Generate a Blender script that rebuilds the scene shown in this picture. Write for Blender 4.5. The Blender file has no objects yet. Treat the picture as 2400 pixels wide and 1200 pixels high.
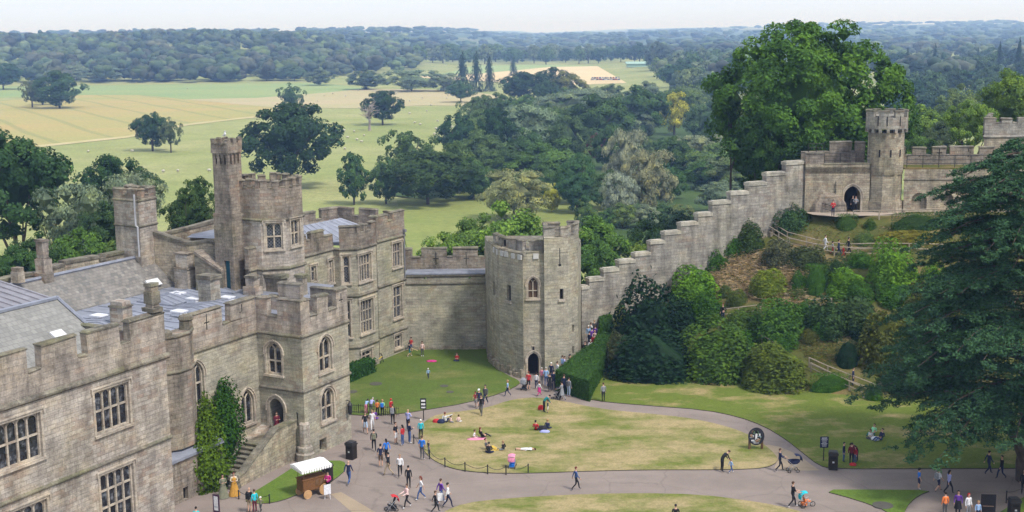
import bpy, bmesh, math, random
import numpy as np
from math import sin, cos, tan, atan2, radians, sqrt, pi, hypot
from mathutils import Vector, Matrix

# ------------------------------------------------------------------ camera, world, sun
SC = bpy.context.scene
COL = SC.collection
CAM_H, PITCH, ROLL, FPX = 32.0, radians(9.98), radians(0.62), 3000.0
_f = np.array([0, cos(PITCH), -sin(PITCH)])
_u0 = np.array([0, sin(PITCH), cos(PITCH)])
_r0 = np.array([1.0, 0, 0])
_r = _r0 * cos(ROLL) - _u0 * sin(ROLL)
_u = _u0 * cos(ROLL) + _r0 * sin(ROLL)
CAM = np.array([0, 0, CAM_H])
cd = bpy.data.cameras.new('camera')
cd.sensor_width = 36.0
cd.lens = 36.0 * FPX / 2400.0
cd.clip_start = 1.0
cd.clip_end = 40000.0
co = bpy.data.objects.new('camera', cd)
COL.objects.link(co)
co.matrix_world = Matrix(((_r[0], _u[0], -_f[0], 0), (_r[1], _u[1], -_f[1], 0), (_r[2], _u[2], -_f[2], CAM_H), (0, 0, 0, 1)))
SC.camera = co

SUN_EL, SUN_AZ = radians(54), radians(136)     # azimuth clockwise from +Y (view direction)
w = bpy.data.worlds.new('World')
SC.world = w
w.use_nodes = True
nt = w.node_tree
bg = nt.nodes['Background']
sky = nt.nodes.new('ShaderNodeTexSky')
sky.sky_type = 'NISHITA'
sky.sun_disc = False
sky.sun_elevation = SUN_EL
sky.sun_rotation = SUN_AZ
sky.air_density = 1.0
sky.dust_density = 4.0
sky.ozone_density = 1.0
ov = nt.nodes.new('ShaderNodeMixRGB')           # overcast: most of the sky is an even pale cloud sheet
ov.inputs['Fac'].default_value = 0.80
ov.inputs['Color2'].default_value = (8.2, 9.0, 10.4, 1)
nt.links.new(sky.outputs[0], ov.inputs['Color1'])
nt.links.new(ov.outputs[0], bg.inputs['Color'])
bg.inputs['Strength'].default_value = 0.10
sl = bpy.data.lights.new('sun', 'SUN')
sl.energy = 3.0
sl.angle = radians(9)
sl.color = (1.0, 0.96, 0.9)
so = bpy.data.objects.new('sun', sl)
COL.objects.link(so)
so.location = (40, -40, 120)
so.rotation_euler = Vector((-sin(SUN_AZ) * cos(SUN_EL), -cos(SUN_AZ) * cos(SUN_EL), -sin(SUN_EL))).to_track_quat('-Z', 'Y').to_euler()
SC.view_settings.view_transform = 'Standard'
SC.view_settings.look = 'None'
SC.view_settings.exposure = 0.45
SC.view_settings.gamma = 1.0
SC.cycles.max_bounces = 6
SC.cycles.diffuse_bounces = 3
SC.cycles.volume_bounces = 0
SC.cycles.transparent_max_bounces = 8

# ------------------------------------------------------------------ measuring helpers (photo pixel -> place)
def ray(px, py): return _f + _r * ((px - 1200) / FPX) + _u * ((600 - py) / FPX)
def G(px, py, z=0.0):
    d = ray(px, py); t = (z - CAM_H) / d[2]; return CAM + d * t
def DY(px, py, y):
    d = ray(px, py); return CAM + d * (y / d[1])
def onpl(px, py, A, B):
    A = np.array(A[:2], float); B = np.array(B[:2], float); t = (B - A) / np.linalg.norm(B - A); n = np.array([t[1], -t[0]])
    d = ray(px, py); s = (n @ A) / (n @ d[:2]); p = CAM + d * s
    return float((p[:2] - A) @ t), float(p[2])
def scale_at(p):
    v = np.array(p) - CAM; return FPX / (v @ _f)          # pixels per metre at p
MC = np.array([45.0, 152.0])                               # centre of the mound
def mound_z(x, y):
    r = np.hypot(x - MC[0], y - MC[1])
    z = np.where(r < 22, 12.7, 12.7 - (r - 22) * (12.7 / 24.0))
    z = z + 0.35 * np.sin(x * .55 + 1.3) * np.cos(y * .47) * np.clip((r - 21) / 5, 0, 1) * np.clip((44 - r) / 6, 0, 1)
    a = np.array([31.099 - 6.9, 134.680 - 124.8]); a = a / np.hypot(*a)          # the ground falls away behind the stepped wall
    back = -(x - 6.9) * a[1] + (y - 124.8) * a[0]
    z = z - np.clip(back - 1.2, 0, 40) * .5
    return np.maximum(z, -14.0)
_HY = np.arange(60, 190, 0.1)
def hit(px, py):
    """where the sight line meets the courtyard or the mound"""
    d = ray(px, py); d = d / d[1]; P_ = CAM[None] + d[None] * _HY[:, None]
    k = np.nonzero(P_[:, 2] <= np.maximum(0.0, mound_z(P_[:, 0], P_[:, 1])))[0]
    return P_[k[0]].copy() if len(k) else CAM + d * 150

# ------------------------------------------------------------------ objects
def tag(o, label=None, cat=None, group=None, kind=None):
    if label: o['label'] = label
    if cat: o['category'] = cat
    if group: o['group'] = group
    if kind: o['kind'] = kind
    return o
def empty(name, loc, label, cat, group=None, rz=0.0):
    o = bpy.data.objects.new(name, None); COL.objects.link(o)
    o.location = tuple(float(v) for v in loc); o.rotation_euler = (0, 0, rz); o.empty_display_size = 0.3
    return tag(o, label, cat, group)
def copy_tree(o, parent=None):
    c = o.copy(); COL.objects.link(c)
    if parent: c.parent = parent
    for ch in list(o.children): copy_tree(ch, c)
    return c

class MB:
    """collects geometry for ONE mesh object; coordinates are world (or local to the parent)"""
    def __init__(s): s.v = []; s.f = []; s.m = []; s.smooth = False
    def face(s, pts, m=0):
        b = len(s.v); s.v += [tuple(float(c) for c in p) for p in pts]; s.f.append(tuple(range(b, b + len(pts)))); s.m.append(m)
    def prism(s, poly, z0, z1, m=0, bottom=True, top=True):
        n = len(poly); b = len(s.v)
        zz0 = z0 if hasattr(z0, '__len__') else [z0] * n; zz1 = z1 if hasattr(z1, '__len__') else [z1] * n
        s.v += [(float(p[0]), float(p[1]), float(z)) for p, z in zip(poly, zz0)] + [(float(p[0]), float(p[1]), float(z)) for p, z in zip(poly, zz1)]
        for i in range(n):
            j = (i + 1) % n; s.f.append((b + i, b + j, b + n + j, b + n + i)); s.m.append(m)
        if top: s.f.append(tuple(range(b + n, b + 2 * n))); s.m.append(m)
        if bottom: s.f.append(tuple(range(b + n - 1, b - 1, -1))); s.m.append(m)
    def box(s, c, sz, rz=0.0, m=0):
        ca, sa = cos(rz), sin(rz); x, y, z = c; a, b_, h = sz[0] / 2, sz[1] / 2, sz[2] / 2
        poly = [(x + ca * i * a - sa * j * b_, y + sa * i * a + ca * j * b_) for i, j in ((-1, -1), (1, -1), (1, 1), (-1, 1))]
        s.prism(poly, z - h, z + h, m)
    def wbox(s, A, t, n, u0, u1, o0, o1, z0, z1, m=0):
        """box on a wall: u along t, o outward along n"""
        P = lambda u, o: (A[0] + t[0] * u + n[0] * o, A[1] + t[1] * u + n[1] * o)
        s.prism([P(u0, o0), P(u0, o1), P(u1, o1), P(u1, o0)][::-1], z0, z1, m)
    def tube(s, pts, r, k=6, m=0, cap=True):
        pts = [np.array(p, float) for p in pts]; n = len(pts)
        rr = r if hasattr(r, '__len__') else [r] * n; b = len(s.v)
        for i, p in enumerate(pts):
            t = pts[min(i + 1, n - 1)] - pts[max(i - 1, 0)]; t = t / (np.linalg.norm(t) + 1e-9)
            a = np.cross(t, (0, 0, 1.0)); 
            if np.linalg.norm(a) < 1e-3: a = np.array([1.0, 0, 0])
            a = a / np.linalg.norm(a); c = np.cross(t, a)
            for j in range(k):
                q = p + (a * cos(2 * pi * j / k) + c * sin(2 * pi * j / k)) * rr[i]; s.v.append(tuple(q))
        for i in range(n - 1):
            for j in range(k):
                s.f.append((b + i * k + j, b + i * k + (j + 1) % k, b + (i + 1) * k + (j + 1) % k, b + (i + 1) * k + j)); s.m.append(m)
        if cap:
            s.f.append(tuple(range(b + k - 1, b - 1, -1))); s.m.append(m)
            s.f.append(tuple(range(b + (n - 1) * k, b + n * k))); s.m.append(m)
    def lathe(s, c, prof, k=12, m=0, sx=1, sy=1):
        b = len(s.v); n = len(prof)
        for r, z in prof:
            for j in range(k): s.v.append((c[0] + sx * r * cos(2 * pi * j / k), c[1] + sy * r * sin(2 * pi * j / k), c[2] + z))
        for i in range(n - 1):
            for j in range(k):
                s.f.append((b + i * k + j, b + i * k + (j + 1) % k, b + (i + 1) * k + (j + 1) % k, b + (i + 1) * k + j)); s.m.append(m)
        s.f.append(tuple(range(b + (n - 1) * k, b + n * k))); s.m.append(m)
        s.f.append(tuple(range(b + k - 1, b - 1, -1))); s.m.append(m)
    def build(s, name, mats, parent=None, smooth=False, local=False, split=False):
        if split or name in ('string_course', 'coping', 'arrow_loop', 'opening', 'post', 'sill', 'stone_plaque', 'arrow_slit', 'blind_arch', 'rooflight', 'lead_ridge', 'lead_flashing'):
            pcs = s.pieces()
            if len(pcs) > 1:
                out = None
                for vs, fs, ms in pcs:
                    q = MB(); q.v, q.f, q.m = vs, fs, ms; o = q._build(name, mats, parent, smooth, local); out = out or o
                return out
        return s._build(name, mats, parent, smooth, local)
    def pieces(s):
        par = list(range(len(s.v)))
        def fd(i):
            while par[i] != i: par[i] = par[par[i]]; i = par[i]
            return i
        for f in s.f:
            for i in f[1:]: par[fd(i)] = fd(f[0])
        grp = {}
        for k, f in enumerate(s.f): grp.setdefault(fd(f[0]), []).append(k)
        V = np.array(s.v); boxes = []
        for r, fl in grp.items():
            ids = [i for k in fl for i in s.f[k]]; boxes.append([V[ids].min(0) - .16, V[ids].max(0) + .16, fl])
        ch = True
        while ch:
            ch = False
            for i in range(len(boxes)):
                for j in range(len(boxes) - 1, i, -1):
                    if (boxes[i][0] <= boxes[j][1]).all() and (boxes[j][0] <= boxes[i][1]).all():
                        boxes[i] = [np.minimum(boxes[i][0], boxes[j][0]), np.maximum(boxes[i][1], boxes[j][1]), boxes[i][2] + boxes[j][2]]; del boxes[j]; ch = True
        out = []
        for lo, hi, fl in boxes:
            mp, vs, fs = {}, [], []
            for k in fl:
                f2 = []
                for i in s.f[k]:
                    if i not in mp: mp[i] = len(vs); vs.append(s.v[i])
                    f2.append(mp[i])
                fs.append(tuple(f2))
            out.append((vs, fs, [s.m[k] for k in fl]))
        return out
    def _build(s, name, mats, parent=None, smooth=False, local=False):
        me = bpy.data.meshes.new(name); me.from_pydata(s.v, [], s.f)
        mats = mats if isinstance(mats, (list, tuple)) else [mats]
        for m in mats: me.materials.append(m)
        if len(mats) > 1: me.polygons.foreach_set('material_index', s.m)
        if smooth: me.polygons.foreach_set('use_smooth', [True] * len(s.f))
        if name in ('parapet', 'turret_parapet', 'stack'):            # worn, slightly uneven masonry
            for v in me.vertices:
                h_ = hash((round(v.co.x, 2), round(v.co.y, 2), round(v.co.z, 2))); v.co.x += ((h_ % 97) / 96 - .5) * .07; v.co.y += ((h_ // 97 % 89) / 88 - .5) * .07; v.co.z += ((h_ // 9973 % 83) / 82 - .5) * .09
        me.update(); box_uv(me)
        o = bpy.data.objects.new(name, me); COL.objects.link(o)
        if parent is not None:
            o.parent = parent
            if not local: o.matrix_parent_inverse = Matrix.Translation(parent.location).inverted() if parent.rotation_euler.z == 0 else (Matrix.Translation(parent.location) @ Matrix.Rotation(parent.rotation_euler.z, 4, 'Z')).inverted()
        return o
def box_uv(me):
    nl = len(me.loops)
    if nl == 0: return
    uv = me.uv_layers.new(name='UVMap')
    co_ = np.empty(len(me.vertices) * 3); me.vertices.foreach_get('co', co_); co_ = co_.reshape(-1, 3)
    li = np.empty(nl, int); me.loops.foreach_get('vertex_index', li)
    npoly = len(me.polygons); nor = np.empty(npoly * 3); me.polygons.foreach_get('normal', nor); nor = nor.reshape(-1, 3)
    lt = np.empty(npoly, int); me.polygons.foreach_get('loop_total', lt)
    N = np.repeat(nor, lt, axis=0); P = co_[li]
    h = np.hypot(N[:, 0], N[:, 1]); flat = h < 0.25
    tx = np.where(flat, 1.0, -N[:, 1] / np.maximum(h, 1e-6)); ty = np.where(flat, 0.0, N[:, 0] / np.maximum(h, 1e-6))
    bx = N[:, 1] * 0 - N[:, 2] * ty; by = N[:, 2] * tx; bz = N[:, 0] * ty - N[:, 1] * tx
    U = P[:, 0] * tx + P[:, 1] * ty; V = P[:, 0] * bx + P[:, 1] * by + P[:, 2] * bz
    uv.data.foreach_set('uv', np.stack([U, V], 1).ravel())

# ------------------------------------------------------------------ materials
def newmat(name):
    m = bpy.data.materials.new(name); m.use_nodes = True
    return m, m.node_tree, m.node_tree.nodes['Principled BSDF']
def N_(nt, kind, **kw):
    n = nt.nodes.new(kind)
    for k, v in kw.items():
        if k.startswith('i_'): n.inputs[k[2:].replace('_', ' ')].default_value = v
        else: setattr(n, k, v)
    return n
def c4(c): return (c[0], c[1], c[2], 1.0)
def ramp(nt, src, stops):
    r = nt.nodes.new('ShaderNodeValToRGB'); e = r.color_ramp.elements
    while len(e) < len(stops): e.new(0.5)
    for k, (p, c) in enumerate(stops):
        e[k].position = p; e[k].color = c4(c) if hasattr(c, '__len__') else (c, c, c, 1)
    nt.links.new(src, r.inputs[0]); return r.outputs[0]
def mixc(nt, fac, a, b, mode='MIX'):
    m = nt.nodes.new('ShaderNodeMixRGB'); m.blend_type = mode
    for sock, v in ((m.inputs[0], fac), (m.inputs[1], a), (m.inputs[2], b)):
        if hasattr(v, 'links') or hasattr(v, 'is_linked'): nt.links.new(v, sock)
        elif hasattr(v, '__len__'): sock.default_value = c4(v)
        else: sock.default_value = v
    return m.outputs[0]
def noise(nt, vec, scale, detail=4, rough=0.6):
    n = N_(nt, 'ShaderNodeTexNoise'); n.inputs['Scale'].default_value = scale; n.inputs['Detail'].default_value = detail; n.inputs['Roughness'].default_value = rough
    if vec is not None: nt.links.new(vec, n.inputs['Vector'])
    return n.outputs['Fac']
def bump(nt, b, h, strength=0.3, dist=0.05):
    n = N_(nt, 'ShaderNodeBump'); n.inputs['Strength'].default_value = strength; n.inputs['Distance'].default_value = dist
    nt.links.new(h, n.inputs['Height']); nt.links.new(n.outputs[0], b.inputs['Normal'])
def geo_pos(nt): return nt.nodes.new('ShaderNodeNewGeometry').outputs['Position']
def mapscale(nt, v, s):
    m = nt.nodes.new('ShaderNodeMapping'); m.inputs['Scale'].default_value = s; nt.links.new(v, m.inputs['Vector']); return m.outputs[0]

def plain(name, c, rough=0.7, var=0.15, metal=0.0, nscale=3.0, spec=0.3):
    m, nt, b = newmat(name)
    v = nt.nodes.new('ShaderNodeTexCoord').outputs['Object']
    f = noise(nt, v, nscale, 4)
    dark = tuple(x * (1 - var) for x in c); lite = tuple(min(1, x * (1 + var)) for x in c)
    nt.links.new(ramp(nt, f, [(0.3, dark), (0.7, lite)]), b.inputs['Base Color'])
    b.inputs['Roughness'].default_value = rough; b.inputs['Metallic'].default_value = metal; b.inputs['Specular IOR Level'].default_value = spec
    return m

def stone(name, c1, c2, mortar, bw=0.62, bh=0.28, stain=0.45, green=0.25, pink=0.25, greencol=(0.15, 0.16, 0.07), dirt=(0.06, 0.052, 0.045)):
    m, nt, b = newmat(name)
    uv = nt.nodes.new('ShaderNodeTexCoord').outputs['UV']
    pos = geo_pos(nt)
    wob = N_(nt, 'ShaderNodeTexNoise'); wob.inputs['Scale'].default_value = 1.3; wob.inputs['Detail'].default_value = 2; nt.links.new(uv, wob.inputs['Vector'])
    uvw = mixc(nt, 0.035, uv, wob.outputs['Color'], 'ADD')
    def brick(ca, cb, mo, w_, h_, msz, off=0.5):
        t = N_(nt, 'ShaderNodeTexBrick'); t.offset = off; t.squash = 1.0
        t.inputs['Color1'].default_value = c4(ca); t.inputs['Color2'].default_value = c4(cb); t.inputs['Mortar'].default_value = c4(mo)
        t.inputs['Scale'].default_value = 1.0; t.inputs['Mortar Size'].default_value = msz; t.inputs['Mortar Smooth'].default_value = 0.3
        t.inputs['Brick Width'].default_value = w_; t.inputs['Row Height'].default_value = h_; t.inputs['Bias'].default_value = 0.0
        nt.links.new(uvw, t.inputs['Vector']); return t
    br = brick(c1, c2, mortar, bw, bh, 0.014)
    br2 = brick((0, 0, 0), (1, 1, 1), (.5, .5, .5), bw, bh, 0.0)          # second random per block: pink blocks
    c = br.outputs['Color']
    n_big = noise(nt, pos, 0.22, 5, 0.65)
    pk = nt.nodes.new('ShaderNodeMath'); pk.operation = 'MULTIPLY'
    nt.links.new(ramp(nt, br2.outputs['Color'], [(0.55, 0.0), (0.8, 1.0)]), pk.inputs[0])
    nt.links.new(ramp(nt, noise(nt, mapscale(nt, pos, (1, 1, .6)), 0.35, 3), [(0.42, 0.0), (0.62, pink * 2)]), pk.inputs[1])
    c = mixc(nt, pk.outputs[0], c, (0.33, 0.215, 0.155))
    n_st = noise(nt, mapscale(nt, pos, (1.1, 1.1, 0.32)), 0.9, 6, 0.7)
    c = mixc(nt, ramp(nt, n_st, [(0.43, 0.0), (0.70, min(.9, stain * 1.25))]), c, dirt)
    c = mixc(nt, ramp(nt, n_big, [(0.48, 0.0), (0.68, green)]), c, greencol)
    c = mixc(nt, ramp(nt, noise(nt, pos, 2.6, 5, .7), [(0.5, 0.0), (0.75, 0.35)]), c, (0.36, 0.33, 0.28))
    fine = noise(nt, pos, 9.0, 5, 0.75)
    c = mixc(nt, 1.0, c, ramp(nt, fine, [(0.25, 0.6), (0.75, 1.27)]), 'MULTIPLY')
    streak = noise(nt, mapscale(nt, pos, (.9, .9, 4.2)), 1.2, 5, 0.7)
    c = mixc(nt, 1.0, c, ramp(nt, streak, [(0.33, 0.76), (0.5, 1.0), (0.68, 1.15)]), 'MULTIPLY')
    patch = noise(nt, mapscale(nt, pos, (1, 1, 1.6)), 0.55, 4, .55)
    c = mixc(nt, 1.0, c, ramp(nt, patch, [(0.36, (.80, .80, .82)), (0.5, (1, 1, 1)), (0.64, (1.12, 1.08, 1.0))]), 'MULTIPLY')
    nt.links.new(c, b.inputs['Base Color'])
    b.inputs['Roughness'].default_value = 0.92; b.inputs['Specular IOR Level'].default_value = 0.15
    h = mixc(nt, 0.5, ramp(nt, br.outputs['Fac'], [(0.0, 1.0), (1.0, 0.0)]), fine)
    bump(nt, b, h, 0.55, 0.05)
    return m

ST_A = stone('warm_sandstone', (0.46, 0.41, 0.355), (0.36, 0.32, 0.278), (0.25, 0.225, 0.20), pink=0.24, green=0.12, stain=0.5)
ST_B = stone('grey_green_sandstone', (0.42, 0.39, 0.31), (0.33, 0.307, 0.246), (0.24, 0.224, 0.182), pink=0.16, green=0.40, stain=0.3)
ST_P = stone('pink_parapet_stone', (0.405, 0.352, 0.302), (0.315, 0.273, 0.235), (0.25, 0.218, 0.188), bw=0.8, bh=0.36, pink=0.24, green=0.22, stain=0.6)
ST_R = stone('rough_rubble_stone', (0.44, 0.385, 0.295), (0.32, 0.28, 0.215), (0.21, 0.185, 0.15), bw=0.5, bh=0.24, pink=0.22, green=0.22, stain=0.6)
ST_G = stone('grey_wall_stone', (0.385, 0.36, 0.315), (0.29, 0.272, 0.243), (0.20, 0.188, 0.17), bw=0.7, bh=0.30, pink=0.16, green=0.2, stain=0.6)
ST_D = stone('dark_weathered_stone', (0.31, 0.265, 0.222), (0.22, 0.188, 0.158), (0.13, 0.115, 0.098), pink=0.3, green=0.2, stain=0.8)
ST_T = stone('weathered_coping', (0.22, 0.20, 0.16), (0.15, 0.138, 0.112), (0.10, 0.09, 0.075), bw=1.0, bh=0.5, pink=0.12, green=0.5, stain=0.75)
ST_M = stone('window_moulding_stone', (0.50, 0.44, 0.365), (0.43, 0.375, 0.31), (0.35, 0.305, 0.25), bw=0.5, bh=0.45, pink=0.2, green=0.1, stain=0.35)

ST_C = stone('pale_lichened_coping', (0.48, 0.45, 0.385), (0.38, 0.355, 0.30), (0.25, 0.235, 0.2), bw=1.0, bh=0.5, pink=0.05, green=0.25, stain=0.4)
def slate(name, c1, c2, mo, w_, h_, moss=0.3):
    m, nt, b = newmat(name)
    uv = nt.nodes.new('ShaderNodeTexCoord').outputs['UV']; pos = geo_pos(nt)
    t = N_(nt, 'ShaderNodeTexBrick'); t.inputs['Color1'].default_value = c4(c1); t.inputs['Color2'].default_value = c4(c2); t.inputs['Mortar'].default_value = c4(mo)
    t.inputs['Scale'].default_value = 1.0; t.inputs['Mortar Size'].default_value = 0.012; t.inputs['Brick Width'].default_value = w_; t.inputs['Row Height'].default_value = h_
    nt.links.new(uv, t.inputs['Vector'])
    c = mixc(nt, ramp(nt, noise(nt, pos, 0.8, 6, .7), [(0.45, 0.0), (0.7, moss)]), t.outputs['Color'], (0.10, 0.095, 0.085))
    c = mixc(nt, ramp(nt, noise(nt, mapscale(nt, pos, (1, 1, .4)), 1.7, 5, .7), [(0.52, 0.0), (0.7, .3)]), c, (0.40, 0.39, 0.36))
    nt.links.new(c, b.inputs['Base Color']); b.inputs['Roughness'].default_value = 0.7
    bump(nt, b, t.outputs['Fac'], -0.4, 0.03)
    return m
SLATE = slate('pale_stone_slates', (0.225, 0.22, 0.205), (0.17, 0.168, 0.158), (0.085, 0.083, 0.08), 0.42, 0.40)
SLATE2 = slate('mottled_stone_slates', (0.22, 0.20, 0.18), (0.12, 0.115, 0.11), (0.065, 0.063, 0.06), 0.40, 0.30, 0.7)
def leadmat(name, c, seam=0.75):
    m, nt, b = newmat(name)
    uv = nt.nodes.new('ShaderNodeTexCoord').outputs['UV']; pos = geo_pos(nt)
    f = noise(nt, pos, 1.1, 6, .7)
    cc = ramp(nt, f, [(0.3, tuple(x * .68 for x in c)), (0.72, tuple(x * 1.25 for x in c))])
    cc = mixc(nt, ramp(nt, noise(nt, pos, 4, 5, .7), [(.5, 0.0), (.8, .4)]), cc, (0.16, 0.15, 0.16))
    nt.links.new(cc, b.inputs['Base Color']); b.inputs['Roughness'].default_value = 0.5; b.inputs['Metallic'].default_value = 0.15
    bump(nt, b, noise(nt, pos, 3, 4), 0.3, 0.04)
    return m
LEAD = leadmat('lead_sheet', (0.225, 0.24, 0.29))
LEAD2 = leadmat('purple_grey_metal_roof', (0.215, 0.205, 0.23))

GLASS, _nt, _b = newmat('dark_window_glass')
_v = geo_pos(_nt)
_nt.links.new(ramp(_nt, noise(_nt, _v, 1.5, 3, .7), [(0.42, (0.008, 0.009, 0.012)), (0.56, (0.03, 0.033, 0.04)), (0.68, (0.16, 0.17, 0.19))]), _b.inputs['Base Color'])  # pale noise patches paint whitish reflections into the pane colour
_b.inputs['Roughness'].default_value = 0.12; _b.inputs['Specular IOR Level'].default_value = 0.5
LATT, _nt, _b = newmat('leaded_window_glass')
_uv = _nt.nodes.new('ShaderNodeTexCoord').outputs['UV']
_mp = _nt.nodes.new('ShaderNodeMapping'); _mp.inputs['Rotation'].default_value = (0, 0, radians(45)); _nt.links.new(_uv, _mp.inputs['Vector'])
_t = N_(_nt, 'ShaderNodeTexBrick'); _t.offset = 0.0
_t.inputs['Color1'].default_value = (0.012, 0.014, 0.02, 1); _t.inputs['Color2'].default_value = (0.045, 0.05, 0.065, 1); _t.inputs['Mortar'].default_value = (0.16, 0.16, 0.16, 1)
_t.inputs['Scale'].default_value = 1.0; _t.inputs['Brick Width'].default_value = 0.2; _t.inputs['Row Height'].default_value = 0.2; _t.inputs['Mortar Size'].default_value = 0.013
_nt.links.new(_mp.outputs[0], _t.inputs['Vector']); _nt.links.new(_t.outputs['Color'], _b.inputs['Base Color'])
_b.inputs['Roughness'].default_value = 0.15
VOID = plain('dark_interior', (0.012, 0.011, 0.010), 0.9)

def asphalt(name, c):
    m, nt, b = newmat(name); pos = geo_pos(nt)
    c_ = ramp(nt, noise(nt, pos, 0.35, 6, .65), [(0.3, tuple(x * .86 for x in c)), (0.7, tuple(x * 1.1 for x in c))])
    c_ = mixc(nt, 1.0, c_, ramp(nt, noise(nt, pos, 22, 4, .8), [(.3, .82), (.7, 1.15)]), 'MULTIPLY')
    c_ = mixc(nt, ramp(nt, noise(nt, pos, 1.4, 5, .75), [(.6, 0.0), (.8, .35)]), c_, tuple(x * .62 for x in c))
    vo = nt.nodes.new('ShaderNodeTexVoronoi'); vo.feature = 'DISTANCE_TO_EDGE'; vo.inputs['Scale'].default_value = .16
    wv = nt.nodes.new('ShaderNodeTexNoise'); wv.inputs['Scale'].default_value = .6; wv.inputs['Detail'].default_value = 4; nt.links.new(pos, wv.inputs['Vector']); nt.links.new(mixc(nt, 1.0, pos, wv.outputs['Color'], 'ADD'), vo.inputs['Vector'])
    c_ = mixc(nt, ramp(nt, vo.outputs['Distance'], [(.0, .4), (.012, 0.0)]), c_, tuple(x * .5 for x in c))           # cracks and old joints
    c_ = mixc(nt, ramp(nt, noise(nt, mapscale(nt, pos, (.5, 2.2, 1)), .22, 3, .5), [(.52, 0.0), (.56, .16)]), c_, tuple(min(1, x * 1.35) for x in c))
    nt.links.new(c_, b.inputs['Base Color']); b.inputs['Roughness'].default_value = 0.9; b.inputs['Specular IOR Level'].default_value = .2
    bump(nt, b, noise(nt, pos, 30, 3), .2, .01)
    return m
TARMAC = asphalt('pinkish_grey_tarmac', (0.215, 0.176, 0.155))
SANDY = asphalt('sandy_gravel_path', (0.30, 0.235, 0.165))

def grass(name, green, dry, amount=(0.42, 0.62), scale=0.16, soil=None, fine=7.0):
    m, nt, b = newmat(name); pos = geo_pos(nt)
    f = noise(nt, mapscale(nt, pos, (1, 1.6, 1)), scale, 6, .62)
    c = mixc(nt, ramp(nt, f, [(amount[0], 0.0), (amount[1], 1.0)]), green, dry)
    c = mixc(nt, ramp(nt, noise(nt, pos, scale * 5, 6, .75), [(.45, 0.0), (.75, .55)]), c, tuple(x * .66 for x in green))
    if soil: c = mixc(nt, ramp(nt, noise(nt, pos, scale * 2.2, 5, .6), [(.60, 0.0), (.70, 1.0)]), c, soil)
    c = mixc(nt, 1.0, c, ramp(nt, noise(nt, pos, fine, 5, .8), [(.28, .66), (.72, 1.28)]), 'MULTIPLY')
    nt.links.new(c, b.inputs['Base Color']); b.inputs['Roughness'].default_value = 0.95; b.inputs['Specular IOR Level'].default_value = .1
    bump(nt, b, noise(nt, pos, fine * 1.5, 5, .8), .6, .08)
    return m
LAWN_DRY = grass('parched_lawn', (0.125, 0.155, 0.03), (0.325, 0.26, 0.135), (0.37, 0.56), 0.19)
LAWN_MIX = grass('half_parched_lawn', (0.115, 0.15, 0.026), (0.30, 0.235, 0.11), (0.50, 0.66), 0.2)
LAWN_GRN = grass('green_lawn', (0.088, 0.128, 0.026), (0.20, 0.185, 0.07), (0.52, 0.76), 0.12)
LAWN_NEW = grass('fresh_green_lawn', (0.105, 0.165, 0.028), (0.16, 0.19, 0.045), (0.5, 0.8), 0.3)
MOUNDM = grass('rough_mound_grass', (0.085, 0.092, 0.024), (0.25, 0.165, 0.085), (0.50, 0.68), 0.12, soil=(0.085, 0.058, 0.04))
MEADOW = grass('pale_meadow_grass', (0.21, 0.245, 0.08), (0.305, 0.30, 0.13), (0.35, 0.7), 0.012, fine=0.9)
_nt = MEADOW.node_tree; _b = _nt.nodes['Principled BSDF']; _src = _b.inputs['Base Color'].links[0].from_socket      # land cover: woodland floor and far farmland beyond the park
_sx = _nt.nodes.new('ShaderNodeSeparateXYZ'); _nt.links.new(geo_pos(_nt), _sx.inputs[0])
_mr = _nt.nodes.new('ShaderNodeMapRange'); _mr.inputs['From Min'].default_value = 1750; _mr.inputs['From Max'].default_value = 2100; _nt.links.new(_sx.outputs['Y'], _mr.inputs['Value'])
_far = ramp(_nt, noise(_nt, mapscale(_nt, geo_pos(_nt), (1, .45, 1)), .0011, 4, .6), [(.44, (.055, .085, .045)), (.56, (.075, .11, .055)), (.62, (.26, .25, .14))])
_nt.links.new(mixc(_nt, _mr.outputs[0], _src, _far), _b.inputs['Base Color'])

def octa(c, r):
    v = np.array([(1, 0, 0), (-1, 0, 0), (0, 1, 0), (0, -1, 0), (0, 0, 1), (0, 0, -1)]) * r + c
    return v, [(0, 2, 4), (2, 1, 4), (1, 3, 4), (3, 0, 4), (2, 0, 5), (1, 2, 5), (3, 1, 5), (0, 3, 5)]
# ------------------------------------------------------------------ people
MATS = {}
def cloth(c, rough=.85):
    k = tuple(round(x, 3) for x in c)
    if k not in MATS: MATS[k] = plain('cloth', c, rough, .22, nscale=9)
    return MATS[k]
SKIN = plain('skin', (.48, .29, .21), .6, .06); DARKE = plain('dark_eyes', (.03, .02, .018), .4); SHW = (.6, .6, .6)
BASEJ = dict(pelvis=(0, 0, .94), waist=(0, 0, 1.09), chest=(0, 0, 1.30), nb=(0, -.01, 1.44), neck=(0, 0, 1.50), h1=(0, .015, 1.575), h2=(0, .015, 1.65), h3=(0, .005, 1.705))
LIMB = dict(sh=(.185, 0, 1.41), el=(.235, -.03, 1.13), wr=(.245, .05, .89), pa=(.245, .07, .83), hip=(.09, 0, .88), kn=(.1, .02, .5), an=(.1, -.02, .085), to=(.105, .13, .035))
RAD = dict(pelvis=(.155, .12), waist=(.135, .105), chest=(.165, .12), nb=(.075, .065), neck=(.05, .05), h1=(.062, .08), h2=(.075, .092), h3=(.05, .06), sh=(.06, .06), el=(.045, .045), wr=(.031, .031), pa=(.034, .024), hip=(.092, .095), kn=(.062, .062), an=(.044, .044), to=(.036, .03))
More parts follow.
